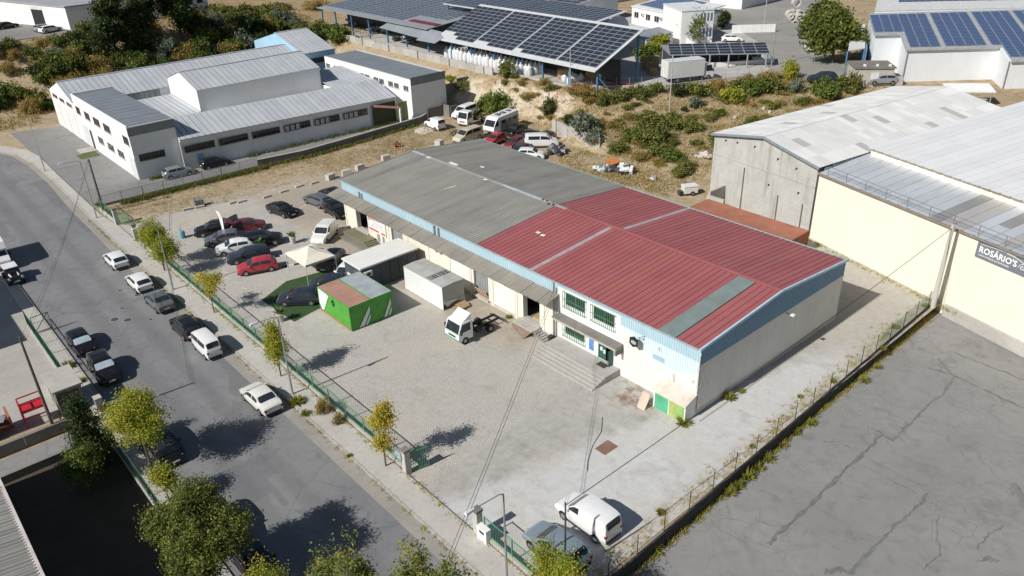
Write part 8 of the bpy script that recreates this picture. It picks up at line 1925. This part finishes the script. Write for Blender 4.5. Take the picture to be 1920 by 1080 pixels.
for px, py, w, h, pal, lab in ((505, 40, 7, 2.2, 'dry', 'brown scrub on the slope above the pines'), (560, 55, 6, 2.0, 'olive', 'olive scrub at the older canopy end of the precast wall'), (600, 80, 6, 4.0, 'dark', 'dark bush behind the blue gabled hall'), (640, 78, 5, 3.5, 'green', 'green bush at the end of the precast wall'), (460, 60, 8, 4.5, 'dark', 'dark bush above the rear hall roof'), (520, 20, 8, 2.0, 'dark', 'dark scrub high on the slope above the rear hall'), (590, 15, 9, 2.2, 'dry', 'brown scrub beside the older canopy'), (430, 45, 6, 3, 'bramble', 'yellow green bush behind the pines')):
    shp(px, py, 6, w, h, pal, lab, TH)
# grass: far too many blades to count
def blades(name, label, pts, hmin, hmax, w, mats, per=4, spread=.18, parent=None):
    g = np.random.default_rng(len(pts)); P = np.repeat(np.array(pts, float), per, 0); n = len(P)
    P[:, :2] += g.normal(size=(n, 2)) * spread; a = g.uniform(0, 6.28, n); h = g.uniform(hmin, hmax, n); ln = g.uniform(.1, .75, n) * h
    t = np.stack([np.cos(a), np.sin(a), np.zeros(n)], 1); q = np.stack([-np.sin(a), np.cos(a), np.zeros(n)], 1)
    tip = P + q * ln[:, None] + np.array([0, 0, 1]) * h[:, None]; V = np.stack([P - t * w, P + t * w, tip], 1).reshape(-1, 3)
    me = bpy.data.meshes.new(name); me.vertices.add(3 * n); me.vertices.foreach_set('co', V.ravel()); me.loops.add(3 * n); me.loops.foreach_set('vertex_index', np.arange(3 * n, dtype=np.int32)); me.polygons.add(n); me.polygons.foreach_set('loop_start', np.arange(0, 3 * n, 3, dtype=np.int32))
    me.polygons.foreach_set('material_index', np.repeat(g.integers(0, len(mats), n // per), per).astype(np.int32))
    for m in mats: me.materials.append(m)
    me.update(calc_edges=True); o = put(name, me); tag(o, label, 'grass', kind='stuff'); return o
STRAW = [leaf_mat('straw_a', (.52, .41, .22), (.60, .48, .28)), leaf_mat('straw_b', (.40, .30, .14), (.47, .36, .18)), leaf_mat('straw_c', (.30, .27, .10), (.36, .31, .12))]; WEED = [LM['lime'][0], LM['lime'][2], STRAW[1], LM['olive'][2]]
g = np.random.default_rng(5); pts = []
def ok(x, y):
    return wob(x * .7, y * .7) + .45 * wob(x * 2.3 + 5, y * 2.1) > g.uniform(-1.1, .9)
while len(pts) < 9000:
    x, y = g.uniform(33, 84), g.uniform(24, 78); cx = np.interp(y, CREST[:, 1], CREST[:, 0]); fx = np.interp(y, FOOT[:, 1], FOOT[:, 0])
    if x > cx - .3 or x < fx - 7: continue
    if y < 30 and x < 72: continue
    if x < fx and (y > 50 or x < 33): continue
    if ok(x, y): pts.append((x, y, hz(x, y)))
blades('dry_grass', 'dry straw grass over the slope below the solar yard', pts, .12, .45, .05, STRAW + [LM['dry'][0], LM['bramble'][1]], 4, .25)
pts = []
while len(pts) < 7000:
    x, y = g.uniform(-60, 56), g.uniform(127, 185)
    if (-14 < x < 37 and y < 134) or (y > 160 and x < 15): continue
    if ok(x, y): pts.append((x, y, hz(x, y)))
blades('dry_grass', 'tawny dry grass over the terrace bank', pts, .3, .8, .08, STRAW[1:] + [LM['dry'][0]], 4, .4)
pts = []
while len(pts) < 4200:
    x, y = g.uniform(-19, 33), g.uniform(68.5, 78.2)
    edge = 76.2 - abs(x - 3) * .0
    if g.random() > (.9 if y > 75.8 else .28 + .4 * (x > 8)): continue
    if ok(x, y): pts.append((x, y, -.02))
blades('dry_grass', 'thin straw grass on the strip between warehouse and factory', pts, .06, .3, .03, STRAW, 4, .2)
pts = [(x, 78.0 - (x + 19.2) * .033 + g.normal() * .3, 0) for x in g.uniform(-17, 3, 1500)] + [(x, np.interp(x, [3, 9, 17, 24, 31], [77.9, 76.9, 77.4, 78.0, 78.7]) + g.normal() * .25, 0) for x in g.uniform(3, 31, 700)] + [(x, 84.6 - (x + 12) * .055 + g.normal() * .2, 0) for x in np.concatenate([g.uniform(-11, -5, 160), g.uniform(3, 29, 260)])]
blades('green_weeds', 'green weeds along the bar fence and factory walls', pts, .2, .6, .05, [LM['green'][0], LM['bramble'][0], LM['green'][1], LM['dry'][1]], 4, .12)
pts = []
for _ in range(900):
    x = g.uniform(-17, 33); pts.append((x, ly(x) - abs(g.normal()) * .16 - .05, -.93))
for _ in range(500):
    x = g.uniform(-18, 33); pts.append((x, ly(x) + .4 + abs(g.normal()) * .6, .0)) if wob(x * 1.3, 3) > g.uniform(-.9, .5) else None
for _ in range(260): pts.append((-19.75 - abs(g.normal()) * .12, g.uniform(-8, 62), .12))
for _ in range(150): k_ = g.uniform(0, 19); pts.append((35.0 - .284 * k_ - .35 - abs(g.normal()) * .4, 11.0 - .959 * k_, 0))
for _ in range(260): pts.append((-21.85 + g.normal() * .06, g.uniform(-5, 75), .0))
blades('verge_weeds', 'yellowish weeds along the walls, kerbs and fences', pts, .1, .38, .022, WEED, 5, .09)
# single weed clumps big enough to tell apart
TUFT = []
for i in range(3):
    b = MB(); q = random.Random(90 + i)
    for k in range(120):
        a, t_ = q.uniform(0, 6.28), q.uniform(.15, 1.25); l = q.uniform(.5, 1.0); r0 = q.uniform(0, .25); p0 = Vector((math.cos(a) * r0, math.sin(a) * r0, 0)); e = p0 + Vector((math.cos(a) * math.cos(t_) * l * .8, math.sin(a) * math.cos(t_) * l * .8, math.sin(t_) * l)); s_ = Vector((-math.sin(a), math.cos(a), 0)) * .035
        b.add([p0 - s_ * .5, p0 + s_ * .5, (p0 + e) / 2 + s_ + Vector((0, 0, .1)), e, (p0 + e) / 2 - s_ + Vector((0, 0, .1))], ((0, 1, 2, 3, 4),), q.choice((0, 0, 1, 2)))
    TUFT.append(b.mesh('weed_clump', [WEED[0], WEED[3], STRAW[1]]))
for px, py, w, h, lab in ((606, 772, 1.5, 1.35, 'brownish broom clump on the pavement below the lamp post'), (634, 792, 1.1, .9, 'smaller broom clump against the long railing')):
    p = at(px, py, .12); shrub(p.x, p.y, w, h, 'dry', lab, z=.15)
def tuft(px, py, z, s_, label, group): p = at(px, py, z); o = put('weed_clump', TUFT[rng.randrange(3)], None, (p.x, p.y, z - .02), rng.uniform(0, 6)); o.scale = (s_, s_, s_ * rng.uniform(.8, 1.1)); tag(o, label, 'weed', group)
for px, py, s_ in ((1222, 1030, 1.1), (1263, 985, 1.0), (1278, 968, .9), (1300, 958, .8), (1365, 925, .9), (1382, 912, .8), (1400, 895, .9), (1420, 878, .8), (1440, 862, .8), (1465, 835, .8), (1490, 812, .7), (1520, 795, .7), (1620, 715, .7), (1645, 690, .6), (1740, 585, .6)): tuft(px, py, -.93, s_, 'yellow green weed clump rooted at the foot of the car park wall', 'weeds at the foot of the car park wall')
for px, py, s_ in ((1238, 962, .5), (1410, 838, .4), (1500, 745, .4), (1562, 716, .5), (1655, 655, .5), (1680, 615, .6), (1735, 575, .6)): tuft(px, py, 0, s_, 'pale weed clump behind the wire fence', 'weeds behind the wire fence')
for px, py, s_, lab in ((557, 755, 1.0, 'green weed clump at the lamp post foot'), (573, 777, .6, 'low green weed on the pavement edge'), (1280, 795, .9, 'green weed clump at the meter shed corner'), (1367, 748, .8, 'orange brown weed clump against the warehouse gable'), (1390, 735, .5, 'small weed clump against the warehouse gable'), (954, 596, .5, 'small weed clump by the sheet panel of the loading wall'), (1679, 498, .8, 'yellow weed clump at the foot of the cream wall'), (1855, 592, .7, 'weed clump at the concrete footing of the workshop'), (1888, 606, .6, 'lower weed clump at the concrete footing'), (655, 855, .35, 'small weed growing from the pavement joint'), (186, 385, .8, 'dry weed clump by the wooden utility pole'), (195, 770, .9, 'weed clump beside the utility cabinet'), (130, 690, .9, 'weed clump along the dark green railing'), (150, 718, .8, 'second weed clump along the dark green railing')):
    tuft(px, py, .12 if lab.find('pavement') > 0 or lab.find('lamp post') > 0 else 0, s_, lab, None)
